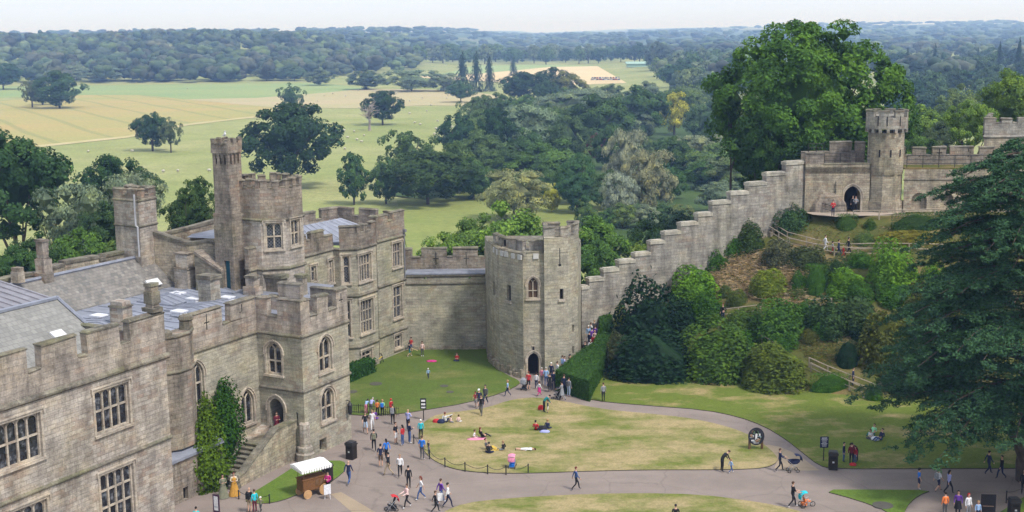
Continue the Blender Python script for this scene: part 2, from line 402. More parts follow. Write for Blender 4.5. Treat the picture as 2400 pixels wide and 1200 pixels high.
ZONE = {('h1', 'h2'): 0, ('h2', 'h3'): 0, ('neck', 'h1'): 0, ('nb', 'neck'): 0, ('chest', 'nb'): 1, ('waist', 'chest'): 1, ('pelvis', 'waist'): 1, ('chest', 'sh'): 1, ('sh', 'el'): 1, ('el', 'wr'): 4, ('wr', 'pa'): 0, ('pelvis', 'hip'): 2, ('hip', 'kn'): 2, ('kn', 'an'): 5, ('an', 'to'): 3}
def make_body(over=None, L_=None, R_=None, tf=None, hs=1.0):
    J = dict(BASEJ); J.update(over or {}); pts = {k: np.array(v, float) for k, v in J.items()}
    for sg, ov_ in ((-1, L_), (1, R_)):
        q = dict(LIMB); q.update(ov_ or {})
        for k, v in q.items(): pts[k + ('L' if sg < 0 else 'R')] = np.array((v[0] * sg, v[1], v[2]))
    edges = []
    for (a, b), z in ZONE.items():
        isl = lambda k: k in LIMB
        if isl(a) or isl(b):
            for s in 'LR': edges.append((a + s if isl(a) else a, b + s if isl(b) else b, z))
        else: edges.append((a, b, z))
    fing = []
    for s, sg in (('L', -1), ('R', 1)):
        pa, wr = pts['pa' + s], pts['wr' + s]; d = pa - wr; d /= np.linalg.norm(d); side = np.array([0, 1, 0]) - d * d[1]; side /= np.linalg.norm(side); inn = np.cross(d, side)
        for k, (o_, ln) in enumerate(((-.027, .062), (-.009, .075), (.009, .078), (.027, .07))):
            n1, n2 = f'f{k}{s}', f'g{k}{s}'; pts[n1] = pa + d * .025 + side * o_; pts[n2] = pa + d * (.025 + ln) + side * o_ * 1.1 + inn * .02 * sg; fing += [('pa' + s, n1, 0), (n1, n2, 0)]
        pts['t1' + s] = pa + side * .05; pts['t2' + s] = pa + side * .065 + d * .045; fing += [('pa' + s, 't1' + s, 0), ('t1' + s, 't2' + s, 0)]
    edges += fing; names = list(pts); idx = {k: i for i, k in enumerate(names)}
    me = bpy.data.meshes.new('person'); me.from_pydata([tuple(pts[k]) for k in names], [(idx[a], idx[b]) for a, b, z in edges], [])
    o = bpy.data.objects.new('tmp', me); COL.objects.link(o); o.modifiers.new('s', 'SKIN'); sub = o.modifiers.new('u', 'SUBSURF'); sub.levels = 1
    for k, i in idx.items():
        b = k[:-1] if k not in RAD and k[:-1] in RAD else k; r = RAD.get(b, (.0095, .0095)); sv = me.skin_vertices[0].data[i]; f_ = hs if b in ('h1', 'h2', 'h3') else 1; sv.radius = (r[0] * f_, r[1] * f_); sv.use_root = (k == 'pelvis')
    dg = bpy.context.evaluated_depsgraph_get(); me2 = bpy.data.meshes.new_from_object(o.evaluated_get(dg)); bpy.data.objects.remove(o); bpy.data.meshes.remove(me)
    A_ = np.array([pts[a] for a, b, z in edges]); B_ = np.array([pts[b] for a, b, z in edges]); Z_ = [z for a, b, z in edges]
    V = np.array([v.co[:] for v in me2.vertices]); F_ = [tuple(p.vertices) for p in me2.polygons]; bpy.data.meshes.remove(me2)
    cz = []
    for f in F_:
        c = V[list(f)].mean(0); ab = B_ - A_; t = np.clip(((c - A_) * ab).sum(1) / np.maximum((ab * ab).sum(1), 1e-9), 0, 1); cz.append(Z_[int(np.argmin(np.linalg.norm(A_ + ab * t[:, None] - c, axis=1)))])
    h2 = pts['h2']; fw = np.array([0, 1.0, 0]); upv = pts['h3'] - pts['h1']; upv /= np.linalg.norm(upv); fw -= upv * (fw @ upv); fw /= np.linalg.norm(fw); rt_ = np.cross(fw, upv)
    V = list(map(tuple, V))
    for off, r, mt in ((rt_ * -.03 + fw * .088, .014, 6), (rt_ * .03 + fw * .088, .014, 6), (fw * .1 - upv * .028, .018, 0), (fw * .085 - upv * .065, .016, 7), (rt_ * -.078 - upv * .01, .022, 0), (rt_ * .078 - upv * .01, .022, 0)):
        v, f = octa(h2 + off * hs, r * hs); k = len(V); V += [tuple(x) for x in v]; F_ += [tuple(i + k for i in t) for t in f]; cz += [mt] * 8
    hair = []
    for kind in (0, 1):
        m_ = MB(); k_, n_ = 12, 7
        for i in range(n_):
            ph = pi * .62 * i / (n_ - 1)
            for j in range(k_):
                a = 2 * pi * j / k_; back = .5 - .5 * sin(a); q = ph * (.62 + .75 * back) ; rr = .096 * hs; m_.v.append(tuple(h2 + upv * .028 - fw * .012 + (rt_ * (cos(a) * sin(q) * .9) + fw * (sin(a) * sin(q) * 1.08) + upv * cos(q)) * rr))
        for i in range(n_ - 1):
            for j in range(k_): m_.f.append((i * k_ + j, i * k_ + (j + 1) % k_, (i + 1) * k_ + (j + 1) % k_, (i + 1) * k_ + j)); m_.m.append(0)
        if kind: m_.tube([h2 - fw * .06, h2 - fw * .105 - upv * .12, h2 - fw * .115 - upv * .26], [.075, .07, .03], 8)
        hair.append((m_.v, m_.f, m_.m))
    if tf is not None:
        V = [tuple(tf @ np.array(v)) if not callable(tf) else tuple(tf(np.array(v))) for v in V]; hair = [([tuple(tf(np.array(v))) for v in a], b, c) for a, b, c in hair]
    me = bpy.data.meshes.new('person'); me.from_pydata(V, [], F_)
    for i in range(8): me.materials.append(SKIN)
    me.polygons.foreach_set('material_index', cz); me.polygons.foreach_set('use_smooth', [True] * len(F_)); me.update()
    hm = []
    for a, b, c in hair:
        h_ = bpy.data.meshes.new('hair'); h_.from_pydata(a, [], b); h_.polygons.foreach_set('use_smooth', [True] * len(b)); h_.materials.append(SKIN); h_.update(); hm.append(h_)
    return me, hm
ARMF = dict(el=(.25, .04, 1.15), wr=(.15, .27, 1.17), pa=(.11, .31, 1.20)); PUSH = dict(el=(.24, .12, 1.14), wr=(.2, .42, 1.04), pa=(.19, .48, 1.03))
WF = dict(kn=(.1, .2, .52), an=(.1, .27, .1), to=(.1, .41, .07), el=(.24, -.13, 1.16), wr=(.24, -.2, .93), pa=(.24, -.21, .87)); WB = dict(kn=(.1, -.02, .5), an=(.1, -.33, .17), to=(.1, -.24, .06), el=(.24, .06, 1.14), wr=(.23, .22, .95), pa=(.22, .25, .9))
low = lambda dz, dy=0: {k: (v[0], v[1] + dy * (v[2] - .94), v[2] - dz) for k, v in BASEJ.items()}
SITL = dict(sh=(.185, -.16, .60), el=(.23, -.12, .34), wr=(.16, .1, .30), pa=(.13, .16, .31), hip=(.1, .03, .11), kn=(.13, .42, .30), an=(.13, .74, .07), to=(.13, .82, .13))
CRS = dict(SITL); CRS.update(kn=(.34, .27, .13), an=(-.04, .33, .07), to=(-.14, .36, .06))
BEND = dict(waist=(0, .06, 1.08), chest=(0, .24, 1.20), nb=(0, .36, 1.28), neck=(0, .41, 1.31), h1=(0, .47, 1.33), h2=(0, .53, 1.37), h3=(0, .57, 1.42)); BL_ = dict(sh=(.18, .33, 1.25), el=(.21, .42, 1.0), wr=(.17, .55, .82), pa=(.16, .6, .78))
rot = lambda v: np.array([v[0], v[2] - .9, .13 - v[1]])
POSE = {'stand': make_body(), 'phone': make_body(None, ARMF, ARMF), 'walk': make_body(None, WF, WB), 'walk2': make_body(None, WB, WF), 'push': make_body({'chest': (0, .05, 1.3)}, {**WF, **PUSH}, {**WB, **PUSH}), 'hip': make_body(None, dict(el=(.33, -.08, 1.15), wr=(.17, .05, 1.02), pa=(.13, .08, 1.0)), None),
        'sit': make_body(low(.81, -.24), SITL, SITL), 'cross': make_body(low(.81, .08), {**CRS, 'sh': (.185, .05, .6), 'el': (.24, .1, .36)}, {**CRS, 'sh': (.185, .05, .6), 'el': (.24, .1, .36)}), 'bend': make_body(BEND, BL_, BL_), 'lie': make_body(None, dict(wr=(.3, .0, 1.35), el=(.36, 0, 1.2), pa=(.28, 0, 1.42)), None, rot), 'point': make_body(low(.81, -.12), {**SITL, 'sh': (.185, -.07, .6)}, {**SITL, 'sh': (.185, -.07, .6), 'el': (.42, .0, .68), 'wr': (.64, .08, .78), 'pa': (.7, .1, .8)}),
        'kid': make_body(None, None, None, None, 1.38), 'kidwalk': make_body(None, WF, WB, None, 1.38), 'kidsit': make_body(low(.81, .05), {**CRS, 'sh': (.185, .03, .6)}, {**CRS, 'sh': (.185, .03, .6)}, None, 1.35)}
def gown_mesh():
    m_ = MB(); m_.lathe((0, 0, 0), [(.42, .01), (.40, .12), (.30, .5), (.20, .9), (.155, 1.06), (.17, 1.28), (.10, 1.42)], 16, sy=.85); o = m_.build('gown', SKIN); me = o.data; bpy.data.objects.remove(o); return me
def skirt_mesh():
    m_ = MB(); m_.lathe((0, 0, 0), [(.25, .52), (.22, .7), (.18, .92), (.15, 1.08)], 14, sy=.85); o = m_.build('skirt', SKIN); me = o.data; bpy.data.objects.remove(o); return me
def cap_mesh():
    m_ = MB(); m_.lathe((0, .0, 1.66), [(.105, 0), (.105, .05), (.08, .1), (.03, .12)], 12); m_.box((0, .12, 1.675), (.15, .12, .015)); o = m_.build('hat', SKIN); me = o.data; bpy.data.objects.remove(o); return me
GOWN, SKIRT, CAPM = gown_mesh(), skirt_mesh(), cap_mesh()
C = dict(blk=(.012, .012, .015), nav=(.016, .022, .06), wht=(.62, .62, .64), red=(.42, .025, .03), lil=(.30, .32, .58), blu=(.02, .15, .55), lbl=(.26, .40, .62), teal=(.01, .16, .17), turq=(.02, .42, .5), gry=(.22, .23, .25), dgr=(.07, .07, .075), jean=(.045, .085, .22), ljn=(.30, .38, .50), kha=(.33, .26, .17), brn=(.09, .055, .03), pnk=(.62, .22, .33), mag=(.45, .03, .18), lpk=(.68, .48, .46), mar=(.11, .012, .025), pur=(.12, .04, .28), org=(.65, .18, .05), oli=(.16, .16, .11), grn=(.25, .6, .35), crm=(.55, .48, .36), yel=(.6, .42, .08), gold=(.42, .22, .04))
HR = dict(k=(.014, .011, .01), b=(.06, .032, .018), l=(.30, .19, .09), g=(.32, .30, .28), w=(.62, .6, .57), n=None, r=(.13, .035, .02), c=(.5, .5, .52), rc=(.4, .03, .03))
# ------------------------------------------------------------------ terrain
def seg_axis(a, b, step, lo, hi, g=1.13):
    xs = list(np.arange(a, b + .01, step)); s = step; x = xs[-1]
    while x < hi: s *= g; x += s; xs.append(x)
    s = step; x = xs[0]
    while x > lo: s *= g; x -= s; xs.insert(0, x)
    return np.array(xs)
AZ = radians(28); D2 = np.array([sin(AZ), cos(AZ)]); N2 = np.array([cos(AZ), -sin(AZ)])
O2 = np.array([-15.8, 93.08])
def L(n, d): return O2 + N2 * n + D2 * d              # castle range frame -> plan
def smooth01(t): t = np.clip(t, 0, 1); return t * t * (3 - 2 * t)
PLAIN_Z = -12.0
def ground_z(x, y):
    nn = (x - O2[0]) * N2[0] + (y - O2[1]) * N2[1]
    s1 = -33.0 - nn                                     # beyond the outer wall of the range
    s2 = y - 131.0                                      # beyond the curtain wall
    s = np.maximum(s1, s2)
    s = np.where(x > 12, np.maximum(s, y - 131), s)
    z = PLAIN_Z * smooth01(s / 22.0)
    far = np.hypot(x, y)
    hill = 30.0 * smooth01((y - 1150 - 0.05 * x) / 700.0) * smooth01((-80 - x + y * .03) / 350.0)
    ridge = 14 * smooth01((y - 2600) / 1500.0)
    rt = 34.0 * smooth01((y - 3800) / 2500.0) * smooth01((x - 300) / 1500.0)
    rise = 5 * smooth01((y - 250) / 500) * smooth01((x - 60 - y * .02) / 120)
    return z + hill + ridge + rt + rise
gx = seg_axis(-90, 110, 2.5, -9000, 9000); gy = seg_axis(30, 200, 2.5, -60, 16000)
XX, YY = np.meshgrid(gx, gy); ZZ = ground_z(XX, YY)
me = bpy.data.meshes.new('ground')
nx, ny = len(gx), len(gy)
vv = np.stack([XX.ravel(), YY.ravel(), ZZ.ravel()], 1)
ii = np.arange((ny - 1) * nx).reshape(ny - 1, nx)[:, :-1].ravel()
ff = np.stack([ii, ii + 1, ii + 1 + nx, ii + nx], 1)
me.from_pydata(vv.tolist(), [], ff.tolist()); me.materials.append(MEADOW)
me.polygons.foreach_set('use_smooth', [True] * len(ff)); me.update()
ground = bpy.data.objects.new('ground', me); COL.objects.link(ground); tag(ground, kind='structure')

def sheet(name, pts, mat, z=0.0, thick=None, terrain=False, off=0.0):
    """flat sheet from plan points; with thick it is a slab with sides"""
    mb = MB()
    if thick: mb.prism(pts, z - thick, z, bottom=False)
    else: mb.face([(p[0], p[1], (float(ground_z(p[0], p[1])) if terrain else z) + off) for p in pts])
    # orient upward
    o = mb.build(name, mat)
    if not thick and o.data.polygons[0].normal.z < 0: o.data.flip_normals()
    tag(o, kind='structure'); return o
def rounded(pts, it=2):
    p = [np.array(q[:2], float) for q in pts]
    for _ in range(it):
        q = []
        for i in range(len(p)):
            a, b = p[i], p[(i + 1) % len(p)]; q += [a * .75 + b * .25, a * .25 + b * .75]
        p = q
    return p
def gp(l, z=0.0): return [G(x, y, z)[:2] for x, y in l]
# courtyard tarmac, everything paved
sheet('path', [(-60, 35), (75, 35), (75, 135), (20, 131.5), (-9, 131.5), (-34, 120), (-60, 100)], TARMAC, 0.03)
def slab(name, px, mat, z=0.09, it=2):
    p = rounded(gp(px), it)
    a = sum(p[i][0] * p[(i + 1) % len(p)][1] - p[(i + 1) % len(p)][0] * p[i][1] for i in range(len(p)))
    if a < 0: p = p[::-1]
    mb = MB(); mb.prism(p, 0.0, z, bottom=False); mb.m = [1] * (len(mb.f) - 1) + [0]
    o = mb.build(name, [mat, EDGE]); tag(o, kind='structure')
    return o
EDGE = plain('dark_lawn_edging', (0.05, 0.042, 0.035), .9)
slab('lawn', [(800, 972), (862, 976), (935, 972), (1000, 962), (1095, 946), (1180, 922), (1219, 902), (1216, 893), (1195, 884), (1165, 866), (1146, 852), (1139, 824), (1139, 816), (950, 816), (880, 842), (780, 880), (740, 930)], LAWN_GRN, it=1)
slab('lawn', [(983, 1005), (1003, 983), (1030, 972), (1090, 965), (1140, 958), (1190, 941), (1230, 934), (1270, 934), (1330, 944), (1390, 957), (1450, 965), (1530, 972), (1620, 982), (1700, 1000), (1755, 1020), (1795, 1046), (1818, 1068), (1824, 1082), (1808, 1094), (1780, 1100), (1700, 1103), (1500, 1103), (1350, 1107), (1250, 1111), (1150, 1111), (1080, 1105), (1040, 1093), (1008, 1076), (988, 1050), (980, 1025)], LAWN_DRY)
slab('lawn', [(1330, 905), (1352, 928), (1380, 937), (1420, 944), (1530, 953), (1650, 962), (1730, 978), (1790, 1000), (1840, 1030), (1880, 1062), (1918, 1092), (1950, 1101), (2200, 1100), (2600, 1099), (2600, 880), (2100, 850), (1700, 820), (1450, 800), (1400, 850)], LAWN_MIX, it=1)
slab('lawn', [(1920, 1150), (2050, 1150), (2185, 1151), (2155, 1162), (2132, 1180), (2118, 1205), (2112, 1235), (2085, 1202), (2010, 1174)], LAWN_NEW, it=1)
slab('lawn', [(1000, 1230), (1060, 1190), (1130, 1175), (1300, 1163), (1480, 1158), (1640, 1161), (1761, 1177), (1820, 1187), (1880, 1202), (1980, 1240), (1700, 1400), (1200, 1400)], LAWN_DRY, it=1)
slab('lawn', [(575, 1180), (620, 1183), (660, 1176), (700, 1160), (760, 1142), (803, 1112), (812, 1096), (806, 1082), (770, 1082), (717, 1084), (690, 1096), (640, 1128), (580, 1165)], LAWN_NEW, it=1)
slab('lawn', [(2300, 1230), (2380, 1180), (2440, 1140), (2520, 1150), (2500, 1260)], LAWN_NEW, it=1)
sheet('path', gp([(775, 1158), (800, 1153), (905, 1215), (860, 1230)], .036), SANDY, 0.036)
sheet('path', rounded(gp([(1775, 1046), (1812, 1041), (1870, 1065), (1915, 1099), (1925, 1103), (1812, 1102), (1822, 1080)], .036), 1), SANDY, 0.036)

# mound
mb = MB(); RR = list(np.arange(0, 21, 2.5)) + list(np.arange(21, 49, .9)) + list(np.arange(49, 82, 4)); K = 240
b0 = len(mb.v)
for r in RR:
    for j in range(K):
        a = 2 * pi * j / K; x = MC[0] + r * cos(a); y = MC[1] + r * sin(a); mb.v.append((x, y, float(mound_z(np.array(x), np.array(y)))))
for i in range(len(RR) - 1):
    for j in range(K):
        mb.f.append((i * K + j, (i + 1) * K + j, (i + 1) * K + (j + 1) % K, i * K + (j + 1) % K)); mb.m.append(0)
tag(mb.build('mound', MOUNDM, smooth=True), kind='structure')

# fields beyond the river, each a sheet laid on the plain
def field(name, px, c1, c2, scale=.02, stripes=None, it=0):
    m, nt, b = newmat(name + '_crop'); pos = geo_pos(nt)
    c = ramp(nt, noise(nt, mapscale(nt, pos, (.6, 1.6, 1)), scale, 6, .65), [(.34, c1), (.66, c2)])
    c = mixc(nt, 1.0, c, ramp(nt, noise(nt, pos, .5, 5, .8), [(.3, .8), (.7, 1.18)]), 'MULTIPLY')
    if stripes:
        wv = N_(nt, 'ShaderNodeTexWave'); wv.wave_type = 'BANDS'; wv.bands_direction = 'X'; wv.inputs['Scale'].default_value = stripes[0]; wv.inputs['Distortion'].default_value = 0.6; wv.inputs['Detail'].default_value = 0
        mp = nt.nodes.new('ShaderNodeMapping'); mp.inputs['Rotation'].default_value = (0, 0, stripes[1]); nt.links.new(pos, mp.inputs['Vector']); nt.links.new(mp.outputs[0], wv.inputs['Vector'])
        c = mixc(nt, ramp(nt, wv.outputs['Fac'], [(.93, 0.0), (.985, .45)]), c, stripes[2])
    nt.links.new(c, b.inputs['Base Color']); b.inputs['Roughness'].default_value = .95; b.inputs['Specular IOR Level'].default_value = .1
    p = gp(px, PLAIN_Z + .25)
    if it: p = rounded(p, it)
    o = sheet(name, p, m, PLAIN_Z + FIELD_Z[0]); FIELD_Z[0] += .03
    return o
FIELD_Z = [.05]
field('field', [(-300, 236), (0, 236), (200, 222), (330, 221), (480, 236), (640, 250), (760, 255), (660, 266), (560, 276), (430, 291), (300, 318), (70, 342), (-300, 375)], (0.27, 0.275, 0.10), (0.36, 0.275, 0.115), .010, (.012, pi / 2 - atan2(*(lambda a, b: (b[1] - a[1], b[0] - a[0]))(G(0, 285, PLAIN_Z), G(100, 325, PLAIN_Z))), (.17, .20, .08)))
field('field', [(-300, 195), (190, 192), (400, 189), (620, 191), (780, 197), (860, 207), (760, 217), (600, 229), (430, 232), (330, 222), (200, 222), (0, 229), (-300, 236)], (0.19, 0.26, 0.105), (0.24, 0.285, 0.11), .012)
field('field', [(430, 232), (600, 229), (760, 217), (860, 207), (1000, 209), (1100, 213), (1230, 235), (1180, 248), (1000, 246), (830, 253), (640, 251)], (0.33, 0.30, 0.155), (0.375, 0.31, 0.185), .02)
field('path', [(-300, 375), (70, 341.5), (300, 317.5), (430, 290.5), (560, 275.5), (660, 265.5), (660, 268), (560, 279), (430, 294.5), (300, 322), (70, 346.5), (-300, 380)], (0.43, 0.36, 0.2), (0.36, 0.32, 0.15), .05)
field('field', [(640, 187), (800, 183), (960, 174), (960, 178), (800, 190), (660, 192)], (0.45, 0.38, 0.21), (0.5, 0.4, 0.24), .01)
field('field', [(955, 161), (1100, 154), (1290, 151), (1400, 155), (1250, 168), (1000, 176)], (0.22, 0.30, 0.12), (0.26, 0.31, 0.13), .01)
field('field', [(960, 180), (1130, 172), (1290, 157), (1540, 153), (1540, 192), (1300, 200)], (0.48, 0.385, 0.22), (0.55, 0.43, 0.26), .01)
field('field', [(300, 186), (420, 179), (610, 169), (620, 186), (400, 190)], (0.25, 0.33, 0.13), (0.29, 0.33, 0.14), .01)
field('field', [(930, 470), (1130, 440), (1450, 470), (1440, 560), (960, 610)], (0.155, 0.19, 0.05), (0.21, 0.23, 0.07), .03)
field('field', [(1700, 285), (1810, 270), (1812, 312), (1720, 318)], (0.17, 0.23, 0.06), (0.2, 0.24, 0.07), .03)
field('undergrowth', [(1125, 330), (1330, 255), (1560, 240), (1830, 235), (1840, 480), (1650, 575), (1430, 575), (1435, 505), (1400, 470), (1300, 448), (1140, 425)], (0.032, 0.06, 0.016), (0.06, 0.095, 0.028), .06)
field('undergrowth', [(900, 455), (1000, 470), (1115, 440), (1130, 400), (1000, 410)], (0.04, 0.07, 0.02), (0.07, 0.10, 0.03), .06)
# ------------------------------------------------------------------ masonry builders
def frame(A, B):
    A = np.array(A[:2], float); B = np.array(B[:2], float); l = np.linalg.norm(B - A); t = (B - A) / l
    return A, t, np.array([t[1], -t[0]]), l
def wp(A, t, n, u, o, z): return (A[0] + t[0] * u + n[0] * o, A[1] + t[1] * u + n[1] * o, z)
def arch_pts(w_, rise, k=6):
    """left half of a pointed (or flatter) arch from (0,0) to (w/2, rise)"""
    out = []
    if rise >= w_ / 2:
        c = (w_ * w_ / 4 + rise * rise) / w_; a1 = atan2(rise, w_ / 2 - c)
        for i in range(k + 1):
            a = pi + (a1 - pi) * i / k; out.append((c + c * cos(a), c * sin(a)))
    else:
        for i in range(k + 1):
            a = pi / 2 * i / k; out.append((w_ / 2 * (1 - cos(a)), rise * sin(a)))
    return out
def opx(A, B, bl, tr, shrink=0.0, **kw):
    u0, z0 = onpl(bl[0], bl[1], A, B); u1, z1 = onpl(tr[0], tr[1], A, B)
    d = dict(u0=u0 + shrink, u1=u1 - shrink, z0=z0 + shrink, z1=z1 - shrink); d.update(kw); return d
def op(u0, u1, z0, z1, **kw):
    d = dict(u0=u0, u1=u1, z0=z0, z1=z1); d.update(kw); return d
def wall_open(mb, A, B, z0, z1, ops=(), dep=0.34, m=0):
    A, t, n, l = frame(A, B)
    us = sorted(set([0.0, l] + [round(o[k], 4) for o in ops for k in ('u0', 'u1')]))
    zs = sorted(set([z0, z1] + [round(o[k], 4) for o in ops for k in ('z0', 'z1')]))
    us = [u for u in us if -1e-6 <= u <= l + 1e-6]; zs = [z for z in zs if z0 - 1e-6 <= z <= z1 + 1e-6]
    for i in range(len(us) - 1):
        for j in range(len(zs) - 1):
            uc, zc = (us[i] + us[i + 1]) / 2, (zs[j] + zs[j + 1]) / 2
            if any(o['u0'] < uc < o['u1'] and o['z0'] < zc < o['z1'] for o in ops): continue
            mb.face([wp(A, t, n, us[i], 0, zs[j]), wp(A, t, n, us[i + 1], 0, zs[j]), wp(A, t, n, us[i + 1], 0, zs[j + 1]), wp(A, t, n, us[i], 0, zs[j + 1])], m)
    for o in ops:
        a, b, c, d_ = o['u0'], o['u1'], o['z0'], o['z1']; r = o.get('rise', 0); sp = d_ - r; dp = o.get('dep', dep)
        P = lambda u, oo, z: wp(A, t, n, u, oo, z)
        mb.face([P(a, 0, c), P(a, 0, sp), P(a, -dp, sp), P(a, -dp, c)], m)
        mb.face([P(b, 0, sp), P(b, 0, c), P(b, -dp, c), P(b, -dp, sp)], m)
        mb.face([P(a, 0, c), P(a, -dp, c), P(b, -dp, c), P(b, 0, c)], m)
        if r:
            h = arch_pts(b - a, r)
            lo = [(a + x, sp + y) for x, y in h]; ro = [(b - x, sp + y) for x, y in h]
            for q, cx in ((lo, a), (ro, b)):
                for i in range(len(q) - 1):
                    tri = [P(cx, 0, d_), P(q[i][0], 0, q[i][1]), P(q[i + 1][0], 0, q[i + 1][1])]
                    mb.face(tri if cx == a else tri[::-1], m)
                    s_ = [P(q[i][0], 0, q[i][1]), P(q[i + 1][0], 0, q[i + 1][1]), P(q[i + 1][0], -dp, q[i + 1][1]), P(q[i][0], -dp, q[i][1])]
                    mb.face(s_ if cx == a else s_[::-1], m)
        else:
            mb.face([P(a, 0, d_), P(b, 0, d_), P(b, -dp, d_), P(a, -dp, d_)], m)
def strip_arch(mb, A, t, n, a, b, z0, sp, r, wd, o0, o1, legs=True, m=0):
    """moulding strip that follows an arched (or square) opening"""
    if r:
        h = arch_pts(b - a, r); pts = [(a + x, sp + y) for x, y in h] + [(b - x, sp + y) for x, y in h[::-1][1:]]
    else: pts = [(a, sp), (b, sp)]
    if legs: pts = [(a, z0)] + pts + [(b, z0)]
    ctr = ((a + b) / 2, sp)
    out = []
    for i, p in enumerate(pts):
        q0 = pts[max(i - 1, 0)]; q1 = pts[min(i + 1, len(pts) - 1)]
        if i in (0, len(pts) - 1) and legs: nx_, nz_ = (-1, 0) if i == 0 else (1, 0); k = 1
        else:
            d1 = np.array(p) - q0; d2 = np.array(q1) - p
            nn = []
            for dd in (d1, d2):
                ll = np.linalg.norm(dd)
                if ll > 1e-6: nn.append(np.array([-dd[1], dd[0]]) / ll)
            s_ = sum(nn); s_ = s_ / (np.linalg.norm(s_) + 1e-9); k = 1 / max(.6, float(s_ @ nn[0])); nx_, nz_ = s_
        out.append((p[0] + nx_ * wd * k, p[1] + nz_ * wd * k))
    for i in range(len(pts) - 1):
        a0, a1, b0, b1 = pts[i], pts[i + 1], out[i], out[i + 1]
        P = lambda q, o: wp(A, t, n, q[0], o, q[1])
        mb.face([P(a0, o1), P(a1, o1), P(b1, o1), P(b0, o1)][::-1], m)
        mb.face([P(b0, o1), P(b1, o1), P(b1, o0), P(b0, o0)][::-1], m)
        mb.face([P(a0, o0), P(a1, o0), P(a1, o1), P(a0, o1)][::-1], m)
    for i in (0, len(pts) - 1):
        P = lambda q, o: wp(A, t, n, q[0], o, q[1])
        f_ = [P(pts[i], o0), P(pts[i], o1), P(out[i], o1), P(out[i], o0)]; mb.face(f_ if i == 0 else f_[::-1], m)
def window(parent, A, B, o, lights=2, trans=(), hood=True, pane=None, sill=True, mw=0.13, fr=0.12, wd=.17):
    A, t, n, l = frame(A, B); a, b, c, d_ = o['u0'], o['u1'], o['z0'], o['z1']; r = o.get('rise', 0); sp = d_ - r
    mb = MB(); O0, O1 = -0.30, -0.12
    strip_arch(mb, A, t, n, a + fr, b - fr, c, sp - (0 if r else fr), max(0, r - fr * .8) if r else 0, fr, O0, O1)
    mb.wbox(A, t, n, a + .01, b - .01, O0, O1 + .02, c + .01, c + fr, 0)
    lw = (b - a - 2 * fr) / lights; w_, h_ = b - a - 2 * fr, d_ - c
    cus = lambda u: (sp + arch_z(b - a - 2 * fr, max(0.01, r - fr * .8), u - a - fr)) if r else d_ - fr
    for i in range(1, lights):
        u = a + fr + lw * i; top = cus(u) - .03
        if r: top = sp + (top - sp) * .45
        mb.wbox(A, t, n, u - mw / 2, u + mw / 2, O0, O1 - .02, c + fr, top, 0)
        if r:                                         # Y-tracery springing from the mullion head
            for sgn in (-1, 1):
                ue = u + sgn * w_ * .27; ze = cus(ue) - .02
                P = lambda uu, oo, zz: wp(A, t, n, uu, oo, zz)
                mb.tube([P(u, -.21, top - .05), P(u + sgn * w_ * .14, -.21, top + (ze - top) * .62), P(ue, -.21, ze)], mw * .5, 4)
    hs = [c + fr] + [c + h_ * f for f in trans] + [sp if r else d_ - fr]
    for f in trans:
        z = c + h_ * f; mb.wbox(A, t, n, a + fr, b - fr, O0 + .02, O1 - .04, z - mw * .45, z + mw * .45, 0)
    # arched heads of the separate lights
    tops = [hs[-1]] if not r else []
    for zt in tops:
        for i in range(lights):
            u0 = a + fr + lw * i + (mw / 2 if i else 0); u1 = a + fr + lw * (i + 1) - (mw / 2 if i < lights - 1 else 0); hw = u1 - u0; rise = hw * .62
            q = arch_pts(hw, rise, 3)
            for sgn, cx in ((1, u0), (-1, u1)):
                for k in range(len(q) - 1):
                    tri = [wp(A, t, n, cx, -.2, zt), wp(A, t, n, cx + sgn * q[k][0], -.2, zt - rise + q[k][1]), wp(A, t, n, cx + sgn * q[k + 1][0], -.2, zt - rise + q[k + 1][1])]
                    mb.face(tri if sgn == 1 else tri[::-1])
    if hood: strip_arch(mb, A, t, n, a - .01, b + .01, c, sp, r, wd, -.02, .055)
    if hood: strip_arch(mb, A, t, n, a - wd - .02, b + wd + .02, sp - .1, sp + (0 if r else wd), r + wd * .8 if r else 0, .09, -.01, .13)
    if sill: mb.wbox(A, t, n, a - .22, b + .22, -.05, .16, c - .16, c - .005)
    wo = mb.build('window', ST_M, parent)
    pm = MB(); P = lambda u, z: wp(A, t, n, u, -.26, z)
    if r:
        h = arch_pts(b - a, r); pts = [(a + x, sp + y) for x, y in h] + [(b - x, sp + y) for x, y in h[::-1][1:]]
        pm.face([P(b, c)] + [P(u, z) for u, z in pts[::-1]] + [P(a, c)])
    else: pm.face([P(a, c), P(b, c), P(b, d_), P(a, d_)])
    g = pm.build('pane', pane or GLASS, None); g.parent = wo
    g.matrix_parent_inverse = Matrix.Translation(parent.location).inverted() if False else Matrix.Identity(4)
    g.location = (0, 0, 0)
    return wo
def arch_z(w_, rise, x):
    x = min(x, w_ - x); q = arch_pts(w_, rise, 12)
    for i in range(len(q) - 1):
        if q[i + 1][0] >= x: f = (x - q[i][0]) / max(1e-6, q[i + 1][0] - q[i][0]); return q[i][1] + f * (q[i + 1][1] - q[i][1])
    return q[-1][1]
def rough_edge(rng, v, a): return v + rng.uniform(-a, a)
